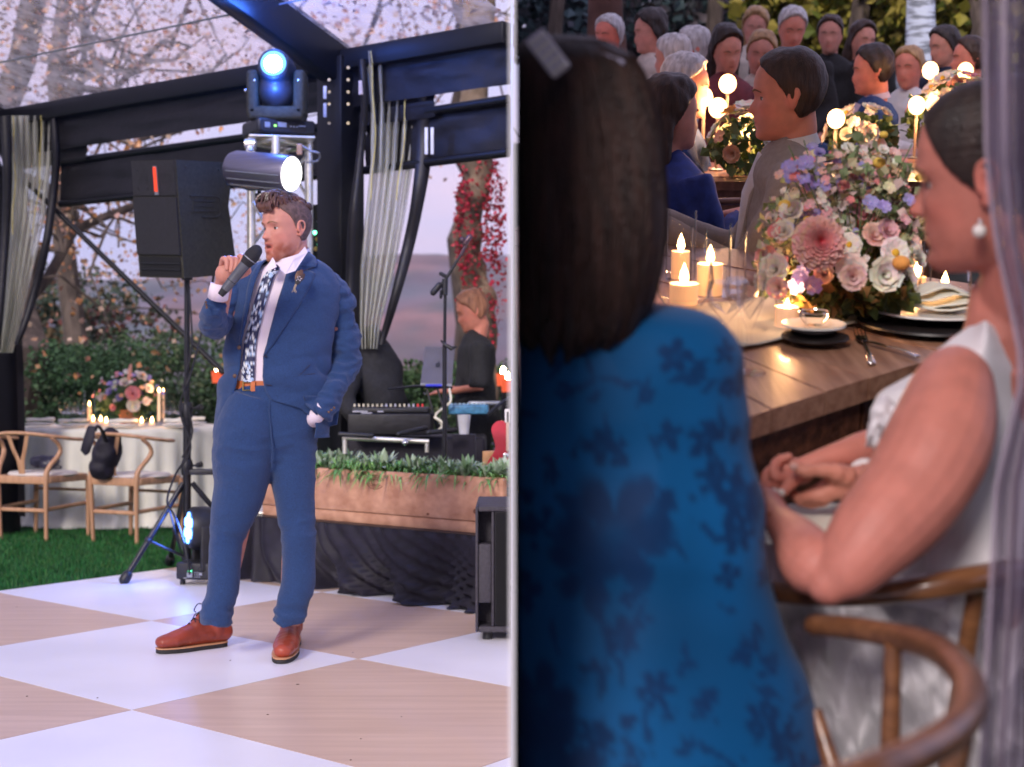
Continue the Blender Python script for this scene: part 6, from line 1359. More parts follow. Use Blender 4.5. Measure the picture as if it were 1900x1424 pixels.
b=PX(1672,0,14); t=thing('tree','pale white birch trunk in front of the yellow green trees','tree',b); mb=MB(); mb.tube([b,PX(1678,.9,14),PX(1668,1.8,14.1),PX(1676,4.0,14.2)],[.17,.14,.11,.09],14); emit('trunk',mb,M('white_birch_bark',(.55,.60,.68),.8,.5,6,.5,30,stretch=(1,1,6),lo=.42,hi=.55),t)
mb=MB(); mb.tube([PX(1675,3.2,14.2),PX(1700,4.5,14.3)],[.05,.02],8); emit('branch',mb,m_bark,t)
# ---- far guests
GS='guests far behind the flower arrangement'
def far(label,px,py,d,yaw,coat,hairm,hair='short',seated=True,shirt=None,tone=(1,1,1),arms='lap',skirt=False,s=1.0,grp=GS):
    fc=True
    h=W(px,py,d); pos=V3((max(h.x,.26),h.y,0)); return guest('person',label,pos,rad(yaw),coat,hairm,h.z,seated,hair,grp,arms,shirt,s,.014,tone,0,None,fc,skirt=skirt)
far('grey haired ruddy guest sitting in front of the red brown trunk',1131,68,9.8,160,m_wht,h_grey,'short',True,None,(1.15,.8,.75))
far('woman with a high dark bun and a cream top among the far guests',1213,62,9.6,110,m_cream,h_dark,'up',True,None,skirt=True)
far('guest in a rose shirt leaning between the bun and the blond woman',1292,92,9.2,100,m_pinkc,h_grey,'short',True,None,(1.1,.85,.8))
far('guest in a white blouse just right of the dark haired woman',1255,110,8.6,60,m_wht,h_grey,'short',True)
far('dark haired guest in a dark red top in front of the blond guests',1345,95,8.8,200,m_dkred,h_dark,'long',True,skirt=True)
far('blond woman farther back at the top of the picture',1398,52,11,190,m_cream,h_blond,'long',True,skirt=True)
far('second blond woman, lower and nearer, in a pale top',1412,100,9.2,170,m_cream,h_blond,'short',True,skirt=True)
far('grey haired man in a dark jacket beneath the yellow green tree',1470,55,9.5,170,m_char,h_grey,'short',True,m_wht,(1.1,.95,.9))
far('brown haired guest in a dark jacket behind the beige suited man',1543,66,10.5,150,m_char,h_brown,'short',True)
far('long haired guest in black right of the brown haired guest',1598,78,10.8,190,m_char,h_brown,'long',True,skirt=True)
far('guest in a white shirt in front of the birch trunk',1690,128,9.4,140,m_wht,h_blond,'short',True,None,(1.1,.9,.85))
far('guest in a navy jacket leaning under the right yellow green tree',1757,88,10,120,m_navy,h_dark,'short',True)
far('ruddy guest half hidden behind the clear curtain',1806,112,9,100,m_pinkc,h_brown,'short',True,None,(1.1,.85,.8))
# nearer guests
far('grey haired guest in a navy jacket bent over the far table',1262,165,6.6,-100,m_bluesuit,h_grey,'long',True,None,arms='table')
far('man in a blue suit and lilac shirt turned to the left',1628,132,8.0,88,m_bluesuit,h_dark,'short',True,m_lilac,(1.1,.9,.85),arms='table')
far('guest in a bright blue jacket hidden behind the dark haired woman',1236,215,5.6,-60,M('cobalt_cloth',(.015,.035,.20),.7,.2,30),h_brown,'long',True,skirt=True)
h=W(1478,178,4.45); gp=V3((h.x,h.y,0))
guest('person','man in a beige linen suit in profile behind the flowers, looking left',gp,rad(84),m_beige,h_brown,h.z,True,'short',None,'table',m_wht,1.02,.007,(1.02,.92,.88))
m_wax2=M('unlit_wax',(.55,.42,.32),.6,.05)
# ---- far tables with candles
def farm_table(name,label,pts,z,mat,planks=5,apron=.10,legs=True):
    "pts: near-left, near-right, far-right, far-left corners on the plane"
    a,b,c,d=[V3((p[0],p[1],z)) for p in pts]; t=thing(name,label,'table',V3(((a+c)/2).to_tuple()[:2]+(0,)))
    for k in range(planks):
        u0=k/planks+.002; u1=(k+1)/planks-.002; mb=MB(); mb.prism([p-V3((0,0,.035)) for p in (a.lerp(d,u0),b.lerp(c,u0),b.lerp(c,u1),a.lerp(d,u1))],(0,0,.035+.001*(k%2))); emit('plank',mb,mat,t,smooth=False)
    ctr=(a+b+c+d)/4; ins=[p.lerp(ctr,.06) for p in (a,b,c,d)]
    for k in range(4):
        p=ins[k];q=ins[(k+1)%4]; n_=(q-p).cross(V3((0,0,1))).normalized()*.012; mb=MB(); mb.prism([p-V3((0,0,.036)),q-V3((0,0,.036)),q-V3((0,0,.036+apron)),p-V3((0,0,.036+apron))],n_); emit('apron',mb,mat,t,smooth=False)
        if legs: mb=MB(); mb.rbox(V3((p.x,p.y,(z-.04)/2)).lerp(V3((ctr.x,ctr.y,(z-.04)/2)),.06),(.08,.08,z-.04),.006); emit('leg',mb,mat,t)
    return t
m_tabw=wood('dark_stained_table_wood',(.13,.055,.032),(.25,.115,.07),'Y',.32,1.5,.2,coat=.25)
farm_table('farm_table','brown farm table at the far guests with white flowers and candles',[(.38,6.2),(1.75,6.2),(1.75,7.1),(.38,7.1)],.76,m_tabw,5)
farm_table('farm_table','second far farm table at the right behind the flowers',[(1.75,6.9),(3.3,7.3),(3.2,8.2),(1.65,7.8)],.76,m_tabw,5)
def votr(px,py,d,label,r=.034,grp='candles glowing on the far tables'):
    p=W(px,py,d); p.z=.76 if p.z<.9 or True else p.z
    h=max(.05,W(px,py,d).z-.76); t=thing('candle',label,'candle',p,group=grp)
    mb=MB(); mb.lathe([(0,0),(.03,0),(.03,.006),(.01,.012),(0,.012)],p,12); emit('holder',mb,m_greymet,t); mb=MB(); mb.tube([p+V3((0,0,.004)),p+V3((0,0,h))],r*.22,10); emit('wax',mb,m_wax2,t)
    mb=MB(); candle_light(p+V3((0,-.05,h+.02)),4.0); mb.ell(p+V3((0,0,h+.012)),(r*1.15,r*1.15,r*1.25),None,12,8); emit('flame',mb,glow('amber_flame_halo',(1,.50,.20),7) if 'amber_flame_halo' not in bpy.data.materials else bpy.data.materials['amber_flame_halo'],t)
for px,py,d,l_ in ((1350,161,7.0,'bright candle above the navy sleeve, topmost on the left far table'),(1390,244,6.5,'bright candle next to the nose of the beige suited man'),(1306,186,6.9,'soft glowing candle left of the topmost one'),(1332,206,6.6,'dim candle lower between the two bright ones'),(1551,226,6.9,'bright candle right behind the neck of the beige suited man'),(1726,136,7.6,'left one of the two bright candles at the upper right'),(1791,137,7.8,'right one of the two bright candles near the clear curtain'),(1701,201,7.2,'left one of the two soft candles above the bride forehead'),(1734,200,7.2,'right one of the two soft candles touching the bride hair'),(1416,222,6.8,'small candle hidden at the beige suited man chin')): votr(px,py,d,l_)
def bouquet(name,label,c,R_,n,cols,seed,stems=True,size=(.02,.05),cat='flowers'):
    t=thing(name,label,cat,c); rg=random.Random(seed); V,Fc,cc=foliage([(c+V3((0,0,R_*.7)),(R_,R_,R_*.7))],int(250*R_/.1),.045,[(.10,.17,.06),(.16,.22,.09)],seed); emit('foliage',(V,Fc),m_leaf,t,smooth=False,cols=cc)
    for k in range(n):
        an=rg.uniform(0,2*PI); el=rg.uniform(-.1,1.4); d=V3((math.cos(an)*math.cos(el),math.sin(an)*math.cos(el),math.sin(el))); flower(c+V3((0,0,R_*.6))+d*R_*rg.uniform(.85,1.1),rg.uniform(*size),rg.choice(cols),d,t,rg.choice(['rose','small','small','daisy']))
    return t
bouquet('flower_arrangement','white flowers on the left far farm table',PX(1375,.76,6.6),.17,26,[WH,WH,PE,(.7,.6,.55)],3); bouquet('flower_arrangement','pale flowers on the right far farm table',PX(1745,.76,7.6),.24,34,[WH,WH,(.75,.65,.45),PK],5)
bouquet('flower_arrangement','cream flowers left of the blue suited man',PX(1580,.76,7.3),.15,18,[WH,(.7,.62,.5)],6)
m_dkw=wood('reddish_chair_wood',(.20,.09,.06),(.30,.15,.10),'Z',.4)
c1=wishbone('wishbone_chair','reddish wishbone chair back at the far table, left of the beige suited man',V3((PX(1340,0,5.7).x,5.9,0)),rad(10),'wishbone chairs of the dinner guests',(m_dkw,m_cush))
copy_tree(c1,V3((gp.x+.02,gp.y,0)),rad(84),'chair that the beige suited man sits on'); copy_tree(c1,V3((PX(1640,0,7.6).x,7.9,0)),rad(88),'chair under the man in the blue suit')
copy_tree(c1,V3((PX(1378,0,3.75).x,3.85,0)),rad(165),'chair with a dark rounded back across the table behind the glasses')
# ================================================================ near table
TZr=.76
N0=G(1400,768,TZr); N1=G(1720,668,TZr); J0=G(1403,657,TZr); J1=G(1619,703,TZr)
ed=(N1-N0).normalized(); jd=(J0-J1).normalized()
near=lambda s:N0+ed*s
tA=thing('farm_table','dark stained farm table laid for dinner beside the bride','table',V3(((N0+jd*.5).x,(N0+jd*.5).y,0)))
sJ=(J1-N0).dot(ed)   # joint position along the near edge
def tprism(p,dz0,dz1,name,mat,par): mb=MB(); mb.prism([q+V3((0,0,dz0)) for q in p],(0,0,dz1-dz0)); emit(name,mb,mat,par,smooth=False)
pd=math.atan2(jd.y,jd.x)
m_tab1=wood('table_top_wood',(.26,.12,.07),(.42,.23,.145),'Y',.42,2.0,.25,coat=.08)
NL=(.006-N0.x)/ed.x
def strip(s0,s1,l0,l1,par,mat,name='plank',dz=0): 
    q=[near(s0)+jd*l0,near(s1)+jd*l0,near(s1)+jd*l1,near(s0)+jd*l1]
    if min(p.x for p in q)<.008: q=[V3((max(p.x,.008),p.y,p.z)) for p in q]
    tprism(q,-.04,dz,name,mat,par)
wdt=[.0,.145,.30,.43,.59,.74,.88]; 
bs=[]; s_=sJ-.001
k=0
while s_>NL+.05 and k<9:
    w_=[.14,.16,.13,.15,.17,.14,.15,.16,.14][k]; strip(s_-w_+.002,s_,0,1.9,tA,m_tab1,dz=-.001*(k%3)); s_-=w_; k+=1
tB=thing('farm_table','second farm table joined end to end, under the folded napkin plate','table',V3(((N1+jd*.5).x,(N1+jd*.5).y,0)))
s_=sJ+.003
for k in range(7):
    w_=[.15,.14,.16,.14,.15,.13,.15][k]; strip(s_,s_+w_-.002,0,1.9,tB,m_tab1,dz=-.001*((k+1)%3)); s_+=w_
m_apr=wood('dark_apron_wood',(.035,.014,.008),(.16,.06,.03),'X',.35,1.6,.35,coat=.4)
for par,s0,s1 in ((tA,NL+.03,sJ-.006),(tB,sJ+.008,s_)):
    q=[near(s0)+jd*.012,near(s1)+jd*.012,near(s1)+jd*.05,near(s0)+jd*.05]; q=[V3((max(p.x,.008),p.y,p.z)) for p in q]; tprism(q,-.19,-.042,'apron',m_apr,par)
    for s2 in (s1-.06,s0+.1):
        for l2 in (.08,1.8): 
            q=near(s2)+jd*l2; q.x=max(q.x,.06); mb=MB(); mb.rbox(V3((q.x,q.y,.28)),(.09,.09,.56),.006,Rz(pd)); emit('leg',mb,m_apr,par)
# runner
def tp(px,py,dz=.0): v=G(px,py,TZr); v.z=TZr+dz; return v
def sheet(name,pts,label,cat,mat,dz=.004,n=18,amp=.004,par=None,seed=1):
    a,b,c,d=[tp(*p) for p in pts]; rows=[]
    for j in range(n+1):
        r=[]
        for i in range(n+1):
            p=a.lerp(b,i/n).lerp(d.lerp(c,i/n),j/n); p.z=TZr+dz+amp*(1+noise.noise(V3((p.x*14+seed,p.y*14,0)))); r.append(p)
        rows.append(r)
    mb=MB(); mb.grid(rows); o=emit(name,mb,mat,label=label,cat=cat,ang=180); md=o.modifiers.new('t','SOLIDIFY'); md.thickness=.0015; return o
sheet('table_runner',[(1378,652),(1625,598),(1560,545),(1250,575)],'white gauzy runner across the near table under the flowers','runner',m_cloth)
# plates, cutlery
def rplate(px,py,r,label,name='plate',mat=m_porc,dz=0,cat='plate'):
    p=tp(px,py,dz); t=thing(name,label,cat,p); mb=MB(); mb.lathe([(0,.002),(r*.62,.002),(r*.7,.006),(r,.014),(r*.99,.018),(r*.7,.010),(0,.008)],p,40); emit('dish',mb,mat,t); return p
m_dark=M('dark_stoneware',(.02,.016,.016),.4,.2)
rplate(1512,640,.064,'dark stoneware charger under the small white plate','charger',m_dark,cat='charger'); p1=rplate(1509,630,.062,'small white plate at the near table edge left of the fork',dz=.014)
rplate(1730,612,.150,'dark stoneware charger under the napkin plate','charger',m_dark,cat='charger'); p2_=rplate(1730,600,.135,'large white dinner plate in front of the bride with a folded napkin',dz=.016)
t=thing('glass_bowl','small clear glass bowl with a silver spoon rim on the little plate','bowl',p1+V3((0,0,.012))); mb=MB(); mb.lathe([(0,.002),(.015,.002),(.026,.014),(.029,.028),(.027,.028),(.014,.006),(0,.005)],p1+V3((0,0,.012)),24); emit('bowl_wall',mb,m_glass,t); mb=MB(); mb.lathe([(.027,.027),(.030,.028),(.027,.030),(.026,.028),(.027,.027)],p1+V3((0,0,.012)),24); emit('silver_rim',mb,m_chrome,t)
def layered(name,label,c,ang,L,Wd,n,mat):
    t=thing(name,label,'napkin',c)
    for k in range(n):
        rows=[]; R_=Rz(ang+k*.16)
        for j in range(9):
            rows.append([c+R_@V3((lerp(-L,L,j/8)*(1-.1*k),lerp(-Wd,Wd,i/8)*(1-.12*k),.006+.012*k+.008*math.sin(j*.9+k)+.010*abs(i/8-.5)*2*(k==0)+.004*noise.noise(V3((i*.5,j*.5,k)))*2)) for i in range(9)])
        mb=MB(); mb.grid(rows); o=emit('fold',mb,mat,t,ang=180); md=o.modifiers.new('t','SOLIDIFY'); md.thickness=.003
layered('folded_napkin','cream napkin folded in layers on the large plate before the bride',p2_+V3((-.01,.01,.010)),rad(-20),.105,.06,4,m_cloth)
m_silver=M('silver_cutlery',(.75,.72,.70),.18,.05,metal=1)
def cutlery(kind,a,b,label):
    a=tp(*a,.006);b=tp(*b,.006); d=(b-a).normalized(); s=V3((-d.y,d.x,0)); L=(b-a).length; t=thing(kind,label,kind,a)
    mb=MB(); mb.tube([a+d*L*.42+V3((0,0,.003)),a+d*L*.7+V3((0,0,.004)),b],[(.0028,.002),(.004,.002),(.0075,.0025)],10,round_=True); emit('handle',mb,m_silver,t)
    if kind=='fork':
        mb=MB(); mb.tube([a+d*L*.42+V3((0,0,.003)),a+d*L*.34+V3((0,0,.002)),a+d*L*.22+V3((0,0,.001))],[(.003,.002),(.011,.002),(.012,.0016)],10); emit('fork_head',mb,m_silver,t)
        for k in range(4): mb=MB(); mb.tube([a+d*L*.24+s*(k-1.5)*.0068,a+s*(k-1.5)*.0066+V3((0,0,.006))],[.0018,.0012],6); emit('tine',mb,m_silver,t)
    else:
        mb=MB(); q=[a+d*L*.44+s*.004,a+d*L*.1+s*.009,a,a+d*L*.05-s*.004,a+d*L*.44-s*.004]; mb.prism(q,(0,0,.0018)); emit('blade',mb,m_silver,t,smooth=False)
cutlery('fork',(1592,618),(1617,680),'silver dinner fork with its tines toward the flowers, left of the knife'); cutlery('knife',(1608,640),(1702,668),'silver knife lying at an angle right of the fork'); cutlery('knife',(1640,596),(1700,612),'silver knife tucked in the folded napkin')
# candles and glasses
votive('votive_candle','frosted white votive candle burning in front of the flowers',tp(1459,612),None,.024,.068,1.5,1.0)
mb=MB(); p=tp(1459,612); mb.lathe([(0,.002),(.0235,.002),(.0235,.045),(0,.045)],p+V3((0,0,.002)),20); emit('wax_fill',mb,m_candle,label='milky wax filling of the white votive before the flowers',cat='candle')
def bowl_candle(px,py,s,label,light):
    p=tp(px,py,.005); t=thing('hurricane_candle',label,'candle',p); mb=MB(); mb.lathe([(a*s,b*s) for a,b in [(0,0),(.03,0),(.048,.02),(.056,.05),(.052,.085),(.040,.115),(.043,.125),(.041,.125),(.038,.115),(.050,.085),(.054,.05),(.045,.02),(.0,.008)]],p,30); emit('glass_bowl',mb,m_glass,t)
    mb=MB(); mb.lathe([(0,.008),(.026*s,.008),(.027*s,.045*s),(0,.043*s)],p,20); emit('wax',mb,m_candle,t); flame(p+V3((0,0,.044*s)),1.3*s,t,light)
bowl_candle(1268,575,1.15,'round glass bowl candle beside the shoulder of the dark haired woman',2.2); bowl_candle(1750,580,1.0,'round glass bowl candle under the bride chin',1.8)
def cyl_candle(px,py,r,h,ch,label,light=2.0):
    p=tp(px,py,.005); t=thing('cylinder_candle',label,'candle',p); mb=MB(); cyl_glass(mb,p,r,h); emit('glass_cylinder',mb,m_glass,t); mb=MB(); mb.tube([p+V3((0,0,.006)),p+V3((0,0,ch))],r*.62,16); emit('wax',mb,m_candle,t); flame(p+V3((0,0,ch)),1.4,t,light)
cyl_candle(1316,556,.046,.155,.075,'bright pillar candle in a glass cylinder behind the round bowl candle'); cyl_candle(1262,525,.036,.165,.07,'glass cylinder candle half hidden by dark hair',.3); cyl_candle(1695,540,.02,.2,.12,'slim tall candle in glass right of the flower arrangement',.5); cyl_candle(1700,560,.03,.09,.05,'low candle below the slim one, right of the flowers',.3)
goblet('tumbler','empty tall tumbler standing in front of the pillar candle',tp(1346,545,.005),1.25,None,False,'tumbler'); goblet('tumbler','empty tumbler against the dark chair back behind the glasses',tp(1388,530,.005),1.25,None,False,'tumbler')
goblet('champagne_flute','stemless looking water glass left of the tallest flute',tp(1345,668,.0),.95,None,True,'wine'); goblet('champagne_flute','stemmed flute of water nearest the woman in blue',tp(1388,692,.0),.98,None,True,'flute')
goblet('wine_glass','stemmed glass right behind the two water glasses',tp(1372,640,.0),.85,None,True,'wine')
# ---- big flower arrangement on its mossy board
fc_=tp(1575,578); fA=thing('flower_arrangement','tall airy arrangement of pink, white, lilac and orange flowers on a dark mossy board','flowers',fc_)
mb=MB(); pts=[tp(x,y,.012) for x,y in ((1478,580),(1520,592),(1600,590),(1680,575),(1700,560),(1650,548),(1560,552),(1490,565))]; mb.prism(pts,(0,0,.02)); emit('bark_board',mb,M('dark_bark_board',(.07,.03,.02),.8,.4,20,.6,60),fA,smooth=False)
V,Fc,cc=foliage([(W(1520,552,3.2),(.065,.06,.022)),(W(1600,550,3.2),(.08,.06,.024)),(W(1655,548,3.2),(.04,.05,.02)),(W(1570,505,3.25),(.12,.08,.055))],2400,.03,[(.10,.12,.03),(.16,.13,.03),(.06,.08,.025),(.22,.12,.04)],4); emit('moss_and_leaves',(V,Fc),m_leaf,fA,smooth=False,cols=cc,kind='stuff')
V,Fc,cc=foliage([(W(x,y,3.2+z_),(.05,.05,.07)) for x,y,z_ in ((1450,420,.05),(1500,350,.12),(1560,330,0),(1600,300,.1),(1650,350,0),(1680,400,.05),(1600,420,.1),(1540,450,0),(1440,480,0),(1660,460,0))],1000,.022,[(.26,.34,.18),(.38,.42,.24),(.16,.22,.10),(.60,.58,.38),(.60,.45,.42)],14); emit('airy_foliage',(V,Fc),m_leaf,fA,smooth=False,cols=cc,kind='stuff')
base=W(1575,560,3.2)
def fl3(px,py,dd,rpx,col,kind,up=None,stem=True,core=(.75,.45,.05)):
    d=3.15+dd; p=W(px,py,d); u=up or ((p-base).normalized()*.7+V3((0,-.8,0))).normalized(); flower(p,rpx*d/F,col,u,fA,kind,core)
rf=random.Random(8); HP=(.85,.30,.30); PL=(.85,.55,.50); WHT=(.86,.80,.72); LV=(.42,.36,.70); OR=(.85,.38,.10); YL=(.85,.60,.12); BP=(.80,.45,.48)
m_petal2=m_petal
# the big pink dahlia-like bloom, darker in its centre
mb=MB(); c=W(1517,452,3.02); u=V3((.05,-1,.22)).normalized(); a_,b_=basis(u)
for L in range(9):
    rr=50*3.02/F*(1-.10*L); col=tuple(lerp(x,y,(L/8)**1.3) for x,y in zip((.86,.52,.46),(.80,.16,.20)))
    petals(mb,c+u*(.004*L),rr,13-L//2,col,u,.92-.085*L,1,rf)
emit('pink_dahlia',mb,m_petal,fA,ang=180)
for (x,y,dd,r,col,kd) in [(1578,500,-.1,30,WHT,'rose'),(1582,515,-.14,26,PL,'rose'),(1640,510,-.1,34,WHT,'rose'),(1660,470,-.05,30,WHT,'daisy'),(1672,488,-.12,17,OR,'ball'),(1440,500,.0,30,WHT,'rose'),(1425,480,.05,24,BP,'rose'),(1445,535,-.02,22,PL,'rose'),(1420,520,0,20,WHT,'rose'),(1620,440,0,26,PL,'rose'),(1645,430,.0,22,BP,'rose'),(1560,420,.1,26,WHT,'rose'),(1600,400,.1,24,BP,'rose'),(1470,395,.05,24,WHT,'rose'),(1455,430,.0,22,WHT,'rose'),(1590,370,.1,22,PL,'rose'),(1625,330,.1,20,WHT,'rose'),(1680,520,.05,24,WHT,'rose'),(1700,480,.1,20,WHT,'rose'),(1530,510,0,20,PL,'rose'),(1575,455,-.05,24,WHT,'daisy')]: fl3(x,y,dd,r,col,kd)
for (x,y,r) in ((1632,302,13),(1456,380,12),(1500,408,10),(1640,250,8),(1530,345,8),(1706,330,9)): fl3(x,y,.05,r,YL,'ball')
for (x,y) in ((1488,510),(1480,530),(1510,530),(1465,312),(1495,305),(1520,335),(1535,375),(1640,385),(1660,350),(1510,400),(1470,330),(1615,378),(1685,372)): fl3(x,y,rf.uniform(-.05,.1),rf.uniform(13,18),LV,'small')
for k in range(200):
    a=rf.uniform(0,1); x=rf.uniform(1430,1710); y=rf.uniform(270,500); 
    if (x-1575)**2/140**2+(y-400)**2/150**2<1.05: fl3(x,y,rf.uniform(0,.25),rf.uniform(7,14),rf.choice([WHT,PL,BP,LV,WHT,(.80,.70,.45),HP,PL]),rf.choice(['small','small','rose']))
for k in range(26):   # stems and flower spikes
    x=rf.uniform(1450,1700); y=rf.uniform(255,360); tpx=W(x,y,3.25+rf.uniform(-.1,.15)); mb=MB(); mb.tube([V3(p) for p in spl([base+V3((rf.uniform(-.06,.06),0,0)),base.lerp(tpx,.5)+V3((rf.uniform(-.02,.02),0,.01)),tpx],5)],.0013,5); emit('stem',mb,M('green_stem',(.12,.19,.07),.7) if k==0 else bpy.data.materials['green_stem'],fA)
    if k%3==0:
        for q in range(8): flower(base.lerp(tpx,.62+.05*q)+V3((rf.uniform(-.010,.010),-.006,0)),.011,rf.choice([PL,BP,LV,WHT]),V3((rf.uniform(-1,1),-1,.3)),fA,'small')
# ================================================================ dark haired woman in the blue floral dress (seen from behind)
DW=1.88
def loft_px(tab,d,ratio,n=72,rows=90,smooth=4,depth=None):
    q=spl(tab,6); R_=[]
    for (py,cx,a) in q:
        k=d/F; c=W(cx,py,d); R_.append([V3((max(.007,c.x+a*k*math.cos(t)),c.y+a*k*ratio*math.sin(t),c.z)) for t in np.linspace(0,2*PI,n,endpoint=False)])
    mb=MB(); mb.loft(R_); return mb
wo=thing('person','dark haired woman seen from behind in a blue floral satin dress','person',V3((W(1140,900,DW).x,DW,0)))
DT=[(566,1150,50),(574,1160,110),(590,1160,165),(620,1160,196),(660,1160,213),(720,1160,226),(800,1160,236),(900,1160,245),(1000,1160,256),(1080,1160,270),(1170,1163,298),(1260,1165,325),(1350,1170,350),(1440,1175,365),(1600,1180,365)]
q=spl(DT,8); rows=[]; cols=[]; NP=260
rw=random.Random(5)
FL=[(1130,945,95,6,.0),(1080,1010,60,5,.4),(1190,900,50,5,1.),(1300,790,34,5,.2),(1230,775,26,4,.9),(1105,795,30,4,0),(1310,860,30,5,.6),(1360,700,26,5,.3),(1360,900,40,5,.8),(1350,960,34,6,.2),(1335,1030,22,4,.4),(1140,1120,30,5,.5),(1200,1205,32,6,.2),(1095,1280,30,6,.7),(1275,1235,17,5,.1),(1365,1160,24,4,.5),(1410,1195,18,4,.9),(1385,1270,34,6,.6),(1430,1320,32,5,.3),(1300,1365,32,6,.5),(1165,1340,22,5,.2),(1000,1230,60,5,.3),(1010,1330,90,6,.2),(965,1060,34,5,.6),(1460,1380,34,5,.1),(985,940,22,5,.4),(1240,640,30,5,.2),(1330,640,20,5,.5),(1410,1050,20,5,.3),(1020,830,14,4,.1),(960,1400,60,5,.8),(1220,1400,30,5,.8)]
LE=[(1060,900,60,20,.5),(1180,1030,55,17,-1.1),(1215,965,50,15,-.2),(1090,1060,60,18,1.2),(1050,965,52,15,.3),(1000,1280,110,14,-.9),(1060,1360,120,12,-.7),(1330,840,40,10,1.2),(1330,760,36,11,1.4),(1150,680,50,10,.1),(1260,680,46,12,.1),(990,1380,110,10,-1.2),(1400,1230,40,9,.6),(1180,1100,40,6,-.5),(1300,950,44,8,.7),(1260,1150,40,5,1.4),(1345,1090,34,5,.4)]
FL=[(x,y,r*1.22,n_,p_) for x,y,r,n_,p_ in FL]+[(rw.uniform(960,1500),rw.uniform(660,1420),rw.uniform(9,20),rw.choice([4,5,6]),rw.random()) for _ in range(46)]
LE=LE+[(rw.uniform(960,1480),rw.uniform(640,1420),rw.uniform(20,60),rw.uniform(3,9),rw.uniform(-1.5,1.5)) for _ in range(50)]
def pr(px,py):
    m=0; px+=7*noise.noise(V3((px*.03,py*.03,2))); py+=7*noise.noise(V3((px*.03,py*.03,7)))
    for (x,y,r,n_,ph) in FL:
        dx=px-x; dy=(py-y); d=math.hypot(dx,dy)
        if d<r*1.1:
            e=r*(.36+.64*abs(math.cos(n_/2*math.atan2(dy,dx)+ph))**.7); m=max(m,min(1,(e-d)/(r*.22)+.1)*(1-.45*math.exp(-(d/(r*.22))**2)))
    for (x,y,l,w_,a) in LE:
        dx=px-x; dy=py-y; u=dx*math.cos(a)+dy*math.sin(a); v=-dx*math.sin(a)+dy*math.cos(a); e=1-(u/l)**2-(v/(w_*max(.05,1-abs(u/l))+1))**2
        if e>0: m=max(m,min(1,e*2.5)*.85)
    return max(0,m)
for (py,cx,a) in q:
    k=DW/F; c=W(cx,py,DW); r=[]
    for t in np.linspace(-PI*1.0,PI*1.0,NP,endpoint=False):
        t2=t-PI/2; rr=a*k; p=V3((c.x+rr*math.cos(t2),c.y+rr*(.60)*math.sin(t2),c.z))
        fold=.010*noise.noise(V3((p.x*3,p.z*13,1)))+.012*(.4-abs(noise.noise(V3((p.x*5+p.z*3,p.z*10,8)))))+.003*noise.noise(V3((p.x*16,p.z*9,4))); p+=V3((math.cos(t2),math.sin(t2),0))*fold
        front=math.sin(t2)<.15; wpx=cx+a*math.cos(t2)
        m=pr(wpx,py) if front else (1 if noise.noise(V3((wpx*.03,py*.03,9)))>.3 else 0)
        base_=(.002,.085,.25); dk=(.003,.022,.085); g_=.80+.45*noise.noise(V3((wpx*.004,py*.004,3))); base_=tuple(b_*g_ for b_ in base_); cols.append(tuple(lerp(x,y,m*.88) for x,y in zip(base_,dk)))
        p.x=max(.008,p.x); r.append(p)
    rows.append(r)
mb=MB(); mb.loft(rows); emit('dress',mb,M('blue_satin',(1,1,1),.62,.06,5,.12,90,attr=True,spec=.15,sheen=.08),wo,cols=cols,ang=180)
# body underneath: head, neck, shoulders, arms resting forward on the table, legs
mb=MB(); hw=W(1092,300,DW+.02); hRw=Rz(rad(8)); add_head(mb,hw,hRw,.76,neck=W(1110,560,DW),nr=.045); mb.tube([W(1150,640,DW+.02),W(1155,760,DW+.02),W(1160,1000,DW+.02)],[(.08,.04),(.09,.05),(.10,.06)],14)
mb.tube([W(1290,650,DW+.02),W(1310,800,DW+.12),W(1290,820,DW+.32)],[.045,.04,.028],12); mb.tube([W(1300,820,DW+.32),W(1270,815,DW+.42)],[(.03,.015),(.03,.012)],10,round_=True)
for s in (1080,1240): mb.tube([V3((W(s,1200,DW).x,DW,.50)),V3((W(s,1200,DW).x,DW+.42,.50)),V3((W(s,1200,DW).x,DW+.45,.05))],[.08,.06,.035],12)
v,f=remesh(mb,.008,3); v[:,0]=np.maximum(v[:,0],.012); emit('body',(v,f),m_skin,wo,cols=skin_cols(v,hw,hRw,.98),ang=180)
# hair: a heavy bob built of a dense mass and long strands
HT=[(64,1042,24),(70,1046,60),(84,1052,92),(110,1062,116),(170,1073,133),(230,1080,141),(300,1083,148),(380,1085,152),(460,1083,149),(520,1080,141),(570,1075,131),(610,1070,116),(640,1063,88)]
k=DW/F
q=spl(HT,8); rows=[]
for (py,cx,a) in q:
    c=W(cx,py,DW-.0); r=[]
    for i in range(160):
        t=2*PI*i/160; lw=max(0,(py-520)/120); g=1+.030*noise.noise(V3((math.cos(t)*3,math.sin(t)*3,c.z*5)))+.028*noise.noise(V3((math.cos(t)*9,math.sin(t)*9,c.z*2.2)))+.014*noise.noise(V3((math.cos(t)*26,math.sin(t)*26,c.z*3)))
        r.append(V3((max(.0065,c.x+a*k*g*math.cos(t)),c.y+a*k*g*1.30*math.sin(t),c.z+lw*.035*noise.noise(V3((math.cos(t)*5,math.sin(t)*5,1)))+lw*.02*noise.noise(V3((math.cos(t)*17,math.sin(t)*17,1))))))
    rows.append(r)
mb=MB(); mb.loft(rows); hm=hairmat('glossy_dark_hair',(.010,.004,.004),(.024,.011,.010),.55); emit('hair',mb,hm,wo,ang=180)
rw=random.Random(77); L_=[]
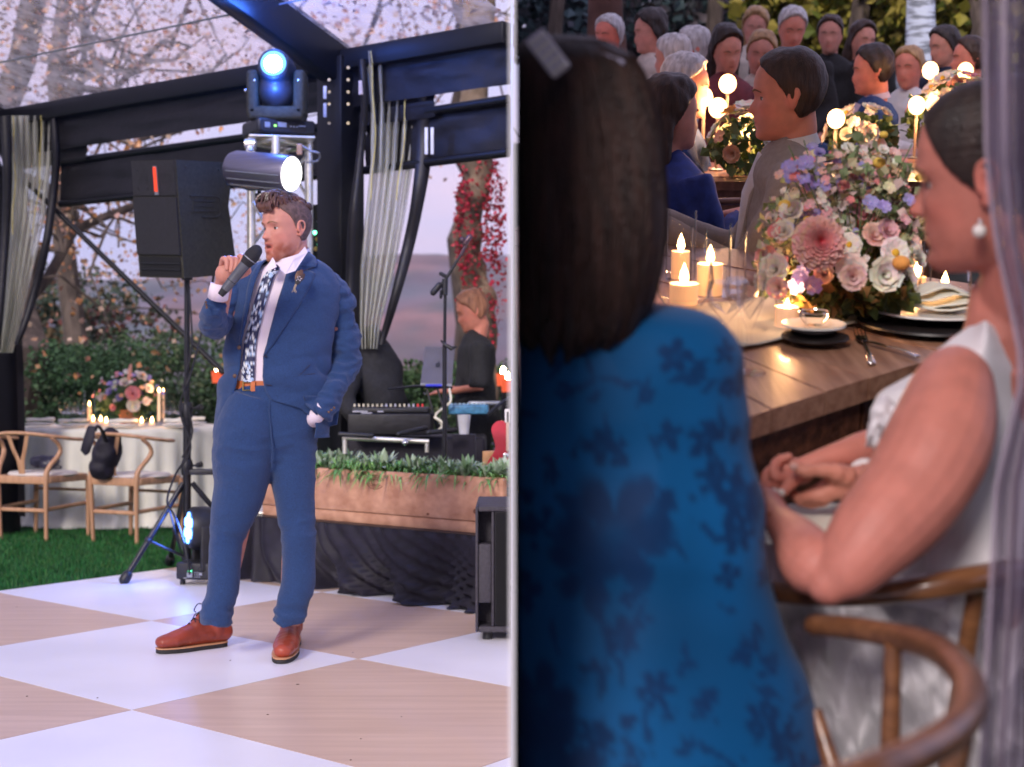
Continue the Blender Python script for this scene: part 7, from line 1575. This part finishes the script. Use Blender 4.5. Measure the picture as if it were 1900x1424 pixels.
for i in range(420):
    t=rw.uniform(-PI*.98,.15) ; pts=[]; ph=rw.uniform(-.05,.05)
    for py in (76,110,170,250,350,450,540,590+rw.uniform(-20,40)):
        cx,a=interp(HT,min(py,610)); a=max(a,100) if py>600 else a; c=W(cx,py,DW); rr=a*k*(1.0+.01*rw.random()); tt=t+ph*(py/300)
        rr*=1+.012*math.sin(py*.012+ph*60); pts.append(V3((max(.011,c.x+rr*math.cos(tt)),c.y+rr*1.30*math.sin(tt),c.z)))
    L_.append(pts)
mb=MB()
for pts in L_: mb.tube([V3(p) for p in spl(pts,2)],[.0013]*13+[.0009,.0004],4)
emit('hair_strands',mb,hairmat('dark_auburn_strands',(.016,.006,.005),(.045,.018,.013),.5),wo,ang=180,kind='stuff')
bc=W(1012,96,DW-.24); t=thing('hair_clip','pale rectangular jewelled hair clip on top of the dark hair','hair clip',bc); Rb=Ry(rad(-38))
cxh=W(1012,96,DW); cc_=interp(HT,100); bc=V3((cxh.x,DW-.11,cxh.z)); 
mb=MB(); mb.rbox(bc,(.024,.010,.052),.004,Rb); emit('clip_plate',mb,M('pearly_clip',(.60,.58,.72),.3,.1,40,.3,80),t)
for i in range(3):
    for j in range(5): mb=MB(); mb.ell(bc+Rb@V3(((i-1)*.0075,-.006,(j-2)*.010)),.0034,None,8,6); emit('bead',mb,m_porc,t)
mb=MB(); mb.rbox(W(1135,113,DW-.07),(.030,.008,.010),.003,Ry(rad(20))); emit('hair_pin',mb,M('lavender_pin',(.40,.38,.52),.3,.1),label='thin lavender pin higher right in the dark hair',cat='hair pin')
# her chair
m_wal=wood('walnut_chair_wood',(.13,.05,.022),(.26,.11,.045),'X',.35,2,.1,coat=.4)
cw=thing('dining_chair','brown chair under the woman in the blue dress, one leg showing by the hem','chair',V3((.18,1.9,0)))
mb=MB(); mb.rbox(V3((.185,1.93,.455)),(.34,.36,.03),.012); emit('seat',mb,m_cush,cw)
mb=MB(); mb.tube([W(1512,1320,1.86),W(1545,1424,1.83),W(1562,1500,1.82)],[.009,.011,.012],10); emit('leg',mb,m_wal,cw)
for x,y in ((.04,2.08),(.33,2.08),(.04,1.8)): mb=MB(); mb.tube([V3((x,y,0)),V3((x,y,.44))],.014,10); emit('leg',mb,m_wal,cw)
# ================================================================ the bride
br=thing('person','bride in a white sleeveless dress with a sleek low bun and pearl earring, hands clasped','person',V3((W(1800,900,2.1).x,2.15,0)))
bR=Rz(rad(61))@Rx(rad(-9)); bS=1.0; bc_=W(1835,326,2.02)
mb=MB(); add_head(mb,bc_,bR,bS,neck=W(1872,620,2.10),nr=.047)
ptube(mb,[(1855,560,2.08,58),(1858,610,2.08,70),(1862,650,2.10,100)],16,2)
mb.tube([W(1868,650,2.10),W(1850,760,2.14),W(1810,900,2.18),W(1810,1010,2.18)],[(.080,.07),(.105,.09),(.11,.10),(.15,.12)],18)
mb.ell(W(1812,700,2.10),(.045,.045,.045))
ptube(mb,[(1775,690,2.06,52),(1768,725,2.0,78),(1742,820,1.93,99),(1690,915,1.90,96),(1625,990,1.87,86),(1575,1050,1.86,66),(1540,1078,1.86,46)],20,4,round_=True)
ptube(mb,[(1540,1072,1.865,42),(1508,1045,1.89,60),(1480,1005,1.96,46),(1454,976,2.05,33),(1438,954,2.11,27),(1430,936,2.16,23)],18,4)
# left hand: back of the hand, then fingers curling away under the other
ptube(mb,[(1440,956,2.11,27),(1430,934,2.16,23),(1424,922,2.19,18)],16,3)
ptube(mb,[(1800,800,2.36,34),(1700,812,2.34,35),(1610,829,2.31,31),(1568,841,2.29,26),(1527,853,2.28,21),(1494,864,2.275,18)],18,4)
mb.ell(W(1474,874,2.275),(.030,.018,.019),Ry(rad(20)),14,9)
fgm=MB()
def fing(pts,r,par=None,d=None): 
    par=par or fgm; q=spl([(a,b,c,dd*c/F) for (a,b,c),dd in zip(pts,r)],4); par.tube([W(a[0],a[1],a[2]) for a in q],[a[3]*(1+.05*math.sin(k*1.9)) for k,a in enumerate(q)],14,round_=True)
fing([(1500,872,2.265),(1488,881,2.25),(1466,897,2.232),(1452,914,2.225)],[12,12.5,12.2,9.5])
fing([(1478,880,2.27),(1459,886,2.25),(1439,885,2.24),(1437,868,2.25),(1446,855,2.26),(1463,848,2.255)],[11,11.5,11,10.5,10,7.5])
fing([(1462,884,2.275),(1440,880,2.27),(1428,874,2.27),(1421,886,2.262),(1420,902,2.255)],[10,10,9.5,9.2,7.5])
fing([(1455,895,2.26),(1437,902,2.245),(1424,903,2.24),(1418,912,2.232)],[10,10,9.6,8])
fing([(1440,905,2.27),(1420,900,2.28),(1409,905,2.28),(1407,914,2.27)],[9,9,8.6,7])
fing([(1430,940,2.17),(1434,926,2.18),(1437,914,2.185)],[12,11,8.5]); fing([(1418,935,2.19),(1410,922,2.21),(1406,915,2.222)],[11,9,6.5])
fing([(1426,930,2.19),(1420,918,2.21),(1424,910,2.225)],[11,10,8])
v,f=remesh(mb,.0030,3,.5,fn=head_fn(bc_,bR,bS,.008)); v=np.vstack([v,np.array([tuple(x) for x in fgm.v])]); f=f+[tuple(i+len(v)-len(fgm.v) for i in q_) for q_ in fgm.f]; cb=skin_cols(v,bc_,bR,bS,cheek=.10)*np.array((1.04,.86,.88))
emit('body',(v,f),m_skin,br,cols=cb,ang=180); eyes(br,bc_,bR,bS)
def nail(px,py,d,w_,h_,rot,col,par,name='fingernail'):
    mb=MB(); mb.ell(W(px,py,d),(w_*d/F,.0016,h_*d/F),Ry(rad(rot)),12,8); emit(name,mb,col,par)
m_nail=M('french_white_nail',(.80,.76,.74),.25,.03); m_npk=M('natural_nail',(.62,.36,.32),.3,.05)
nail(1450,914,2.213,7.5,5.5,42,m_nail,br); nail(1438,911,2.176,7,5,25,m_nail,br); nail(1405,917,2.214,4.5,7,-35,m_npk,br)
# sleek hair drawn back to a low bun
mb=MB(); hair_cap(mb,bc_,bR,bS,.0045,-.052,1.2); mb.ell(bc_+bR@V3((0,-.085,-.01)),(.052,.045,.05),bR,20,12); mb.ell(bc_+bR@V3((0,-.135,-.035)),(.045,.045,.05),bR,18,12)
BLIM=[(-.06,-.04),(-.03,-.022),(-.012,.004),(.0,.018),(.02,.036),(.05,.052),(.07,.062),(.09,.072),(.12,.08)]
v,f=remesh(mb,.0035,2,fn=clipfn(bc_,bR,bS,BLIM))
Ri=bR.inverted()
def strand(v,f):
    N=nrm(v,f); o=v.copy()
    for i,x in enumerate(v):
        q=Ri@(V3(x)-bc_); an=math.atan2(q.z-.03,abs(q.x)+.02); o[i]=x+N[i]*(.0016*noise.noise(V3((an*22,q.y*3,0))))
    return o
emit('sleek_hair',(strand(v,f),f),hairmat('sleek_brown_hair',(.010,.006,.006),(.035,.020,.016),.38),br,ang=180)
e=bc_+bR@V3((-.082,-.002,-.050)); pe=thing('earring','single pearl drop earring on the ear of the bride','earring',e-V3((0,0,.02))); mb=MB(); mb.ell(e+V3((0,-.003,-.012)),.0088,None,18,12); emit('pearl',mb,M('pearl',(.80,.74,.70),.18,.03,coat=.5),pe); mb=MB(); mb.ell(e+V3((0,-.004,0)),.0035,None,10,6); emit('stud',mb,m_chrome,pe)
# bracelet
mb=MB(); c0=W(1452,972,2.035); pts=[]
for a in np.linspace(0,2*PI,30): pts.append(c0+V3((.0275*math.cos(a),.020*math.sin(a),.008*math.cos(a)*-.4+.012*math.sin(a)*.6)))
mb.tube(pts,.0012,5); emit('bracelet',mb,M('gold_bracelet',(.65,.42,.18),.25,.1,metal=1),label='thin gold chain bracelet on the wrist of the bride',cat='bracelet')
# white dress: bodice, skirt over the lap and down behind the chair
m_dress=M('white_bridal_satin',(.72,.69,.72),.55,.05,5,.1,160,sheen=.3)
BT=[(598,1880,62),(612,1880,92),(630,1882,112),(660,1880,148),(695,1874,172),(733,1862,212),(765,1855,238),(800,1852,240),(825,1850,238),(860,1850,215),(930,1850,200),(1010,1850,215),(1100,1850,230)]
q=spl(BT,7); rows=[]
for (py,cx,a) in q:
    k_=2.17/F; c=W(cx,py,2.19); rows.append([V3((c.x+a*k_*math.cos(t),c.y+a*k_*.62*math.sin(t),c.z)) for t in np.linspace(0,2*PI,110,endpoint=False)])
mb=MB(); mb.loft(rows); v=folds(np.array(mb.v),mb.f,.011,(10,10,16),5,mask=lambda x:1); v=folds(v,mb.f,.005,(28,28,30),6); emit('bodice',(v,mb.f),m_dress,br,ang=180)
LB=[(596,1822),(604,1800),(614,1786),(630,1764),(640,1752),(652,1735),(672,1716),(700,1700),(760,1700),(1100,1720)]
RB=[(596,1836),(606,1866),(624,1890),(650,1912),(700,1930),(800,1920),(1100,1960)]
rows=[]
for py in list(np.linspace(596,660,22))+list(np.linspace(664,1090,50)):
    l=interp(LB,py)[0]; r_=interp(RB,py)[0]; rows.append([W(lerp(l,r_,u),py,2.10-.075*math.sin(PI*min(1,max(0,u*.9+.1)))-.02*min(1,(py-596)/80)+.008*noise.noise(V3((u*4,py*.012,2)))+.006*math.sin(u*9+py*.01)) for u in np.linspace(0,1,40)])
mb=MB(); mb.grid(rows); o=emit('shoulder_strap',mb,m_dress,br,ang=180); md=o.modifiers.new('t','SOLIDIFY'); md.thickness=.004; md.offset=1
mb=MB()
for (x0,y0,x1,y1,w_) in ((1640,735,1615,790,11),(1655,745,1628,815,9),(1625,760,1608,830,8),(1690,720,1650,780,9),(1668,770,1640,840,8)):
    ptube(mb,[(x0,y0,2.03,w_),((x0+x1)/2+3,(y0+y1)/2,2.00,w_*1.2),(x1,y1,2.03,w_*.8)],12,4,flat=.5)
v,f=remesh(mb,.004,3); v=folds(v,f,.004,(30,30,30),2); emit('ruffle',(v,f),m_dress,br,ang=180)
mb=MB(); ptube(mb,[(1860,1010,2.2,160),(1700,1040,2.34,125),(1560,1040,2.5,105),(1470,1050,2.58,95)],24,5); v,f=remesh(mb,.012,5); v=folds(v,f,.014,(9,9,9),7); emit('lap',(v,f),m_dress,br,ang=180)
rows=[]
for j in range(90):
    t=j/89; r=[]
    for i in range(120):
        u=i/119; px=lerp(1330,1900,u); py=lerp(1010,1620,t); dd=2.36-.30*u*(1-t*.4)-.10*t
        g=noise.noise(V3((u*5+t*3.2,t*2.2-u*1.5,0)))*.10+noise.noise(V3((u*14-t*5,t*5+u*4,3)))*.035+.012*noise.noise(V3((u*34-t*12,t*14+u*9,5)))
        r.append(W(px,py,dd+g))
    rows.append(r)
mb=MB(); mb.grid(rows); emit('skirt',mb,m_dress,br,ang=180)
o=sheet('lap_napkin',[(1,1),(1,1),(1,1),(1,1)],'white napkin spread on the lap of the bride','napkin',m_cloth) if False else None
mb=MB(); rows=[[W(lerp(1462,1640,i/14)-18*j/10,lerp(938,1000,j/10)-lerp(0,6,i/14),2.34-.20*j/10+.004*math.sin(i*1.3+j)) for i in range(15)] for j in range(11)]; mb.grid(rows); o=emit('lap_napkin',mb,m_cloth,label='smooth white napkin spread on the lap of the bride under the hands',cat='napkin',ang=180); md=o.modifiers.new('t','SOLIDIFY'); md.thickness=.002
# bride's chair, traced, and the empty chair nearest the camera
def rail(par,pts,name,n=18,k=6,flat=1): mb=MB(); ptube(mb,pts,n,k,flat=flat); return emit(name,mb,m_wal,par)
bcx=thing('wishbone_chair','chair of the bride with a brown curved arm rail under her elbow','chair',V3((W(1700,1100,1.9).x,2.0,0)))
rail(bcx,[(1400,1093,2.08,20),(1440,1098,2.05,20.5),(1520,1104,2.0,21),(1610,1103,1.97,22),(1728,1089,1.94,24),(1823,1071,1.96,25),(1900,1056,2.06,23),(1950,1050,2.25,20)],'top_rail')
def upto(par,px,py,d,px1,z1,d1,r0,r1,name): a=W(px,py,d); b=PX(px1,z1,d1); mb=MB(); mb.tube([a,a.lerp(b,.5),b],[r0,(r0+r1)*.55,r1],12); return emit(name,mb,m_wal,par)
upto(bcx,1812,1085,1.97,1770,.02,2.05,.011,.016,'front_leg'); upto(bcx,1890,1060,2.06,1900,.02,2.2,.012,.016,'rear_leg'); 
sc_=V3((W(1830,0,2.3).x,2.38,.44)); mb=MB(); mb.lathe([(0,-.02),(.19,-.02),(.20,0),(.16,.02),(0,.022)],sc_,26); emit('seat',mb,m_cush,bcx)
for s in (-1,1): mb=MB(); mb.tube([V3((sc_.x+s*.2,sc_.y+.2,0)),V3((sc_.x+s*.2,sc_.y+.2,.44))],.015,10); emit('far_leg',mb,m_wal,bcx)
ec=thing('wishbone_chair','empty chair nearest the camera with a U shaped brown rail at the lower right','chair',V3((W(1760,1250,1.5).x,1.5,0)))
rail(ec,[(1512,1160,1.90,20),(1579,1166,1.83,21.5),(1668,1182,1.74,24),(1728,1200,1.64,27),(1770,1228,1.52,30),(1797,1268,1.42,31),(1798,1315,1.34,33),(1772,1355,1.27,34),(1725,1388,1.21,35),(1670,1414,1.16,36),(1600,1442,1.12,37),(1520,1470,1.10,37)],'top_rail',22,6)
upto(ec,1657,1196,1.74,1712,.02,1.72,.0095,.017,'leg'); upto(ec,1640,1424,1.14,1700,.02,1.20,.012,.016,'leg')
mb=MB(); mb.tube([W(1795,1275,1.42),PX(1790,.47,1.5)],[(.014,.006),(.010,.006)],10); emit('splat',mb,m_wal,ec)
mb=MB(); mb.lathe([(0,-.02),(.23,-.02),(.24,0),(.2,.02),(0,.022)],V3((W(1720,1300,1.3).x,1.22,.40)),26); emit('seat',mb,m_cush,ec)
# ================================================================ groom: his hand holds hers, the rest is behind the bride
gr=thing('person','groom hidden behind the bride, his white cuffed hand clasping hers','person',V3((W(1960,900,2.75).x,2.8,0)))
mb=MB(); 
ptube(mb,[(1760,900,2.5,46),(1660,886,2.36,36),(1606,884,2.27,27),(1580,890,2.245,28),(1564,898,2.235,31),(1546,905,2.232,27),(1519,915,2.235,18),(1494,922,2.24,13)],18,4,flat=.85)
mb.ell(W(1560,886,2.222),(.024,.018,.019),Ry(.3),14,9); mb.ell(W(1528,917,2.232),(.028,.014,.013),Ry(-.15),14,8)
fgg=MB()
fing([(1572,884,2.212),(1551,877,2.202),(1519,873,2.196),(1492,874,2.194),(1472,863,2.20)],[20,17.5,13,12.8,10.2],mb)
fing([(1535,922,2.24),(1508,927,2.245),(1486,927,2.25),(1472,918,2.262)],[12,11.5,11,9],fgg); fing([(1530,930,2.243),(1505,935,2.25),(1484,932,2.26)],[9.5,9,8],fgg)
gh=W(2010,330,2.8); gR=Rz(rad(60)); add_head(mb,gh,gR,1.0,neck=W(2010,560,2.85)); mb.tube([W(2010,600,2.85),W(2000,760,2.85),W(1990,960,2.85)],[(.15,.1),(.15,.11),(.15,.12)],14); mb.tube([W(1900,660,2.8),W(1880,860,2.7),W(1770,928,2.5)],[.05,.045,.035],12)
v,f=remesh(mb,.0030,2); v=folds(v,f,.0012,(60,60,60),3); v=np.vstack([v,np.array([tuple(x) for x in fgg.v])]); f=f+[tuple(i+len(v)-len(fgg.v) for i in q_) for q_ in fgg.f]; emit('body',(v,f),m_skin,gr,cols=skin_cols(v,gh,gR,1)*np.array((1.08,.98,.95)),ang=180)
nail(1473,866,2.187,8,7,10,m_npk,gr,'thumbnail')
mb=MB(); ptube(mb,[(1630,884,2.31,36),(1602,882,2.268,31)],20,2,round_=False); emit('shirt_cuff',mb,m_wht,gr)
mb=MB(); mb.tube([W(1610,902,2.28),W(1770,930,2.5),W(1880,860,2.7),W(1900,650,2.8)],[.040,.055,.065,.07],16); mb.tube([W(2010,620,2.85),W(2000,760,2.85),W(1990,1000,2.85)],[(.19,.12),(.18,.13),(.18,.14)],16); v,f=remesh(mb,.014,3); v=folds(v,f,.012,(8,8,8),3); emit('jacket',(v,f),m_navy,gr,ang=180)
mb=MB(); 
for s in (-.09,.09): mb.tube([V3((W(1990,0,2.85).x+s,2.85,.52)),V3((W(1990,0,2.85).x-.35+s,2.95,.52)),V3((W(1990,0,2.85).x-.38+s,2.95,.05))],[.09,.07,.05],12)
emit('trousers',mb,m_navy,gr)
mb=MB(); mb.ell(gh+gR@V3((0,-.03,.04)),(.082,.09,.084),gR,18,12); v,f=remesh(mb,.01,1); emit('hair',(v,f),h_brown,gr)
# ================================================================ gathered clear curtain at the right edge
m_vr=clear('lavender_clear_vinyl',(.90,.87,.93),.25,.10,milk=.50,milkcol=(.34,.28,.38),bump=.3,bs=9)
cu_=thing('clear_curtain','gathered clear vinyl curtain hanging at the right edge of the picture','curtain',V3((W(1880,700,1.7).x,1.7,0)))
rows=[]
for j in range(90):
    py=lerp(-160,1700,j/89); l=interp([(-160,1825),(0,1826),(300,1830),(440,1846),(560,1872),(640,1890),(700,1896),(770,1878),(900,1848),(1100,1838),(1424,1820),(1700,1812)],py)[0]; r=[]
    for i in range(60):
        u=i/59; r.append(W(lerp(l,2060,u),py,1.62+.05*math.sin(u*17+.8*math.sin(j*.07))+.02*math.sin(u*43+j*.05)))
    rows.append(r)
mb=MB(); mb.grid(rows); emit('vinyl_sheet',mb,m_vr,cu_,ang=180)
pts=[r[0] for r in rows]; mb=MB(); mb.tube(pts[::3],.0022,6); emit('hem',mb,M('clear_hem',(.40,.33,.40),.2,.1,alpha=.6),cu_)
pts=[r[9] for r in rows]; mb=MB(); mb.tube([p-V3((0,.003,0)) for p in pts[::3]],.003,6); emit('hem',mb,bpy.data.materials['clear_hem'],cu_)
# unseen canvas sheets added overhead and behind the camera to darken the dinner side
mb=MB(); mb.grid([[V3((x,y,3.7+.0*y)) for x in (.006,2.5,5,8)] for y in np.linspace(-10,4.6,12)]); emit('shade_roof_sheet',mb,M('shade_canvas',(.30,.26,.28),.8,.1,2),label='added unseen canvas sheet shading the near dinner table',cat='shade sheet')
mb=MB(); mb.grid([[V3((x,-3.5,z)) for x in (.006,3,8)] for z in (0,1.8,3.69)]); emit('shade_back_sheet',mb,bpy.data.materials['shade_canvas'],label='added unseen canvas sheet behind the camera, shading the dinner side',cat='tent wall')  # added sheet out of view, blocks light from behind the camera
frame(I4)
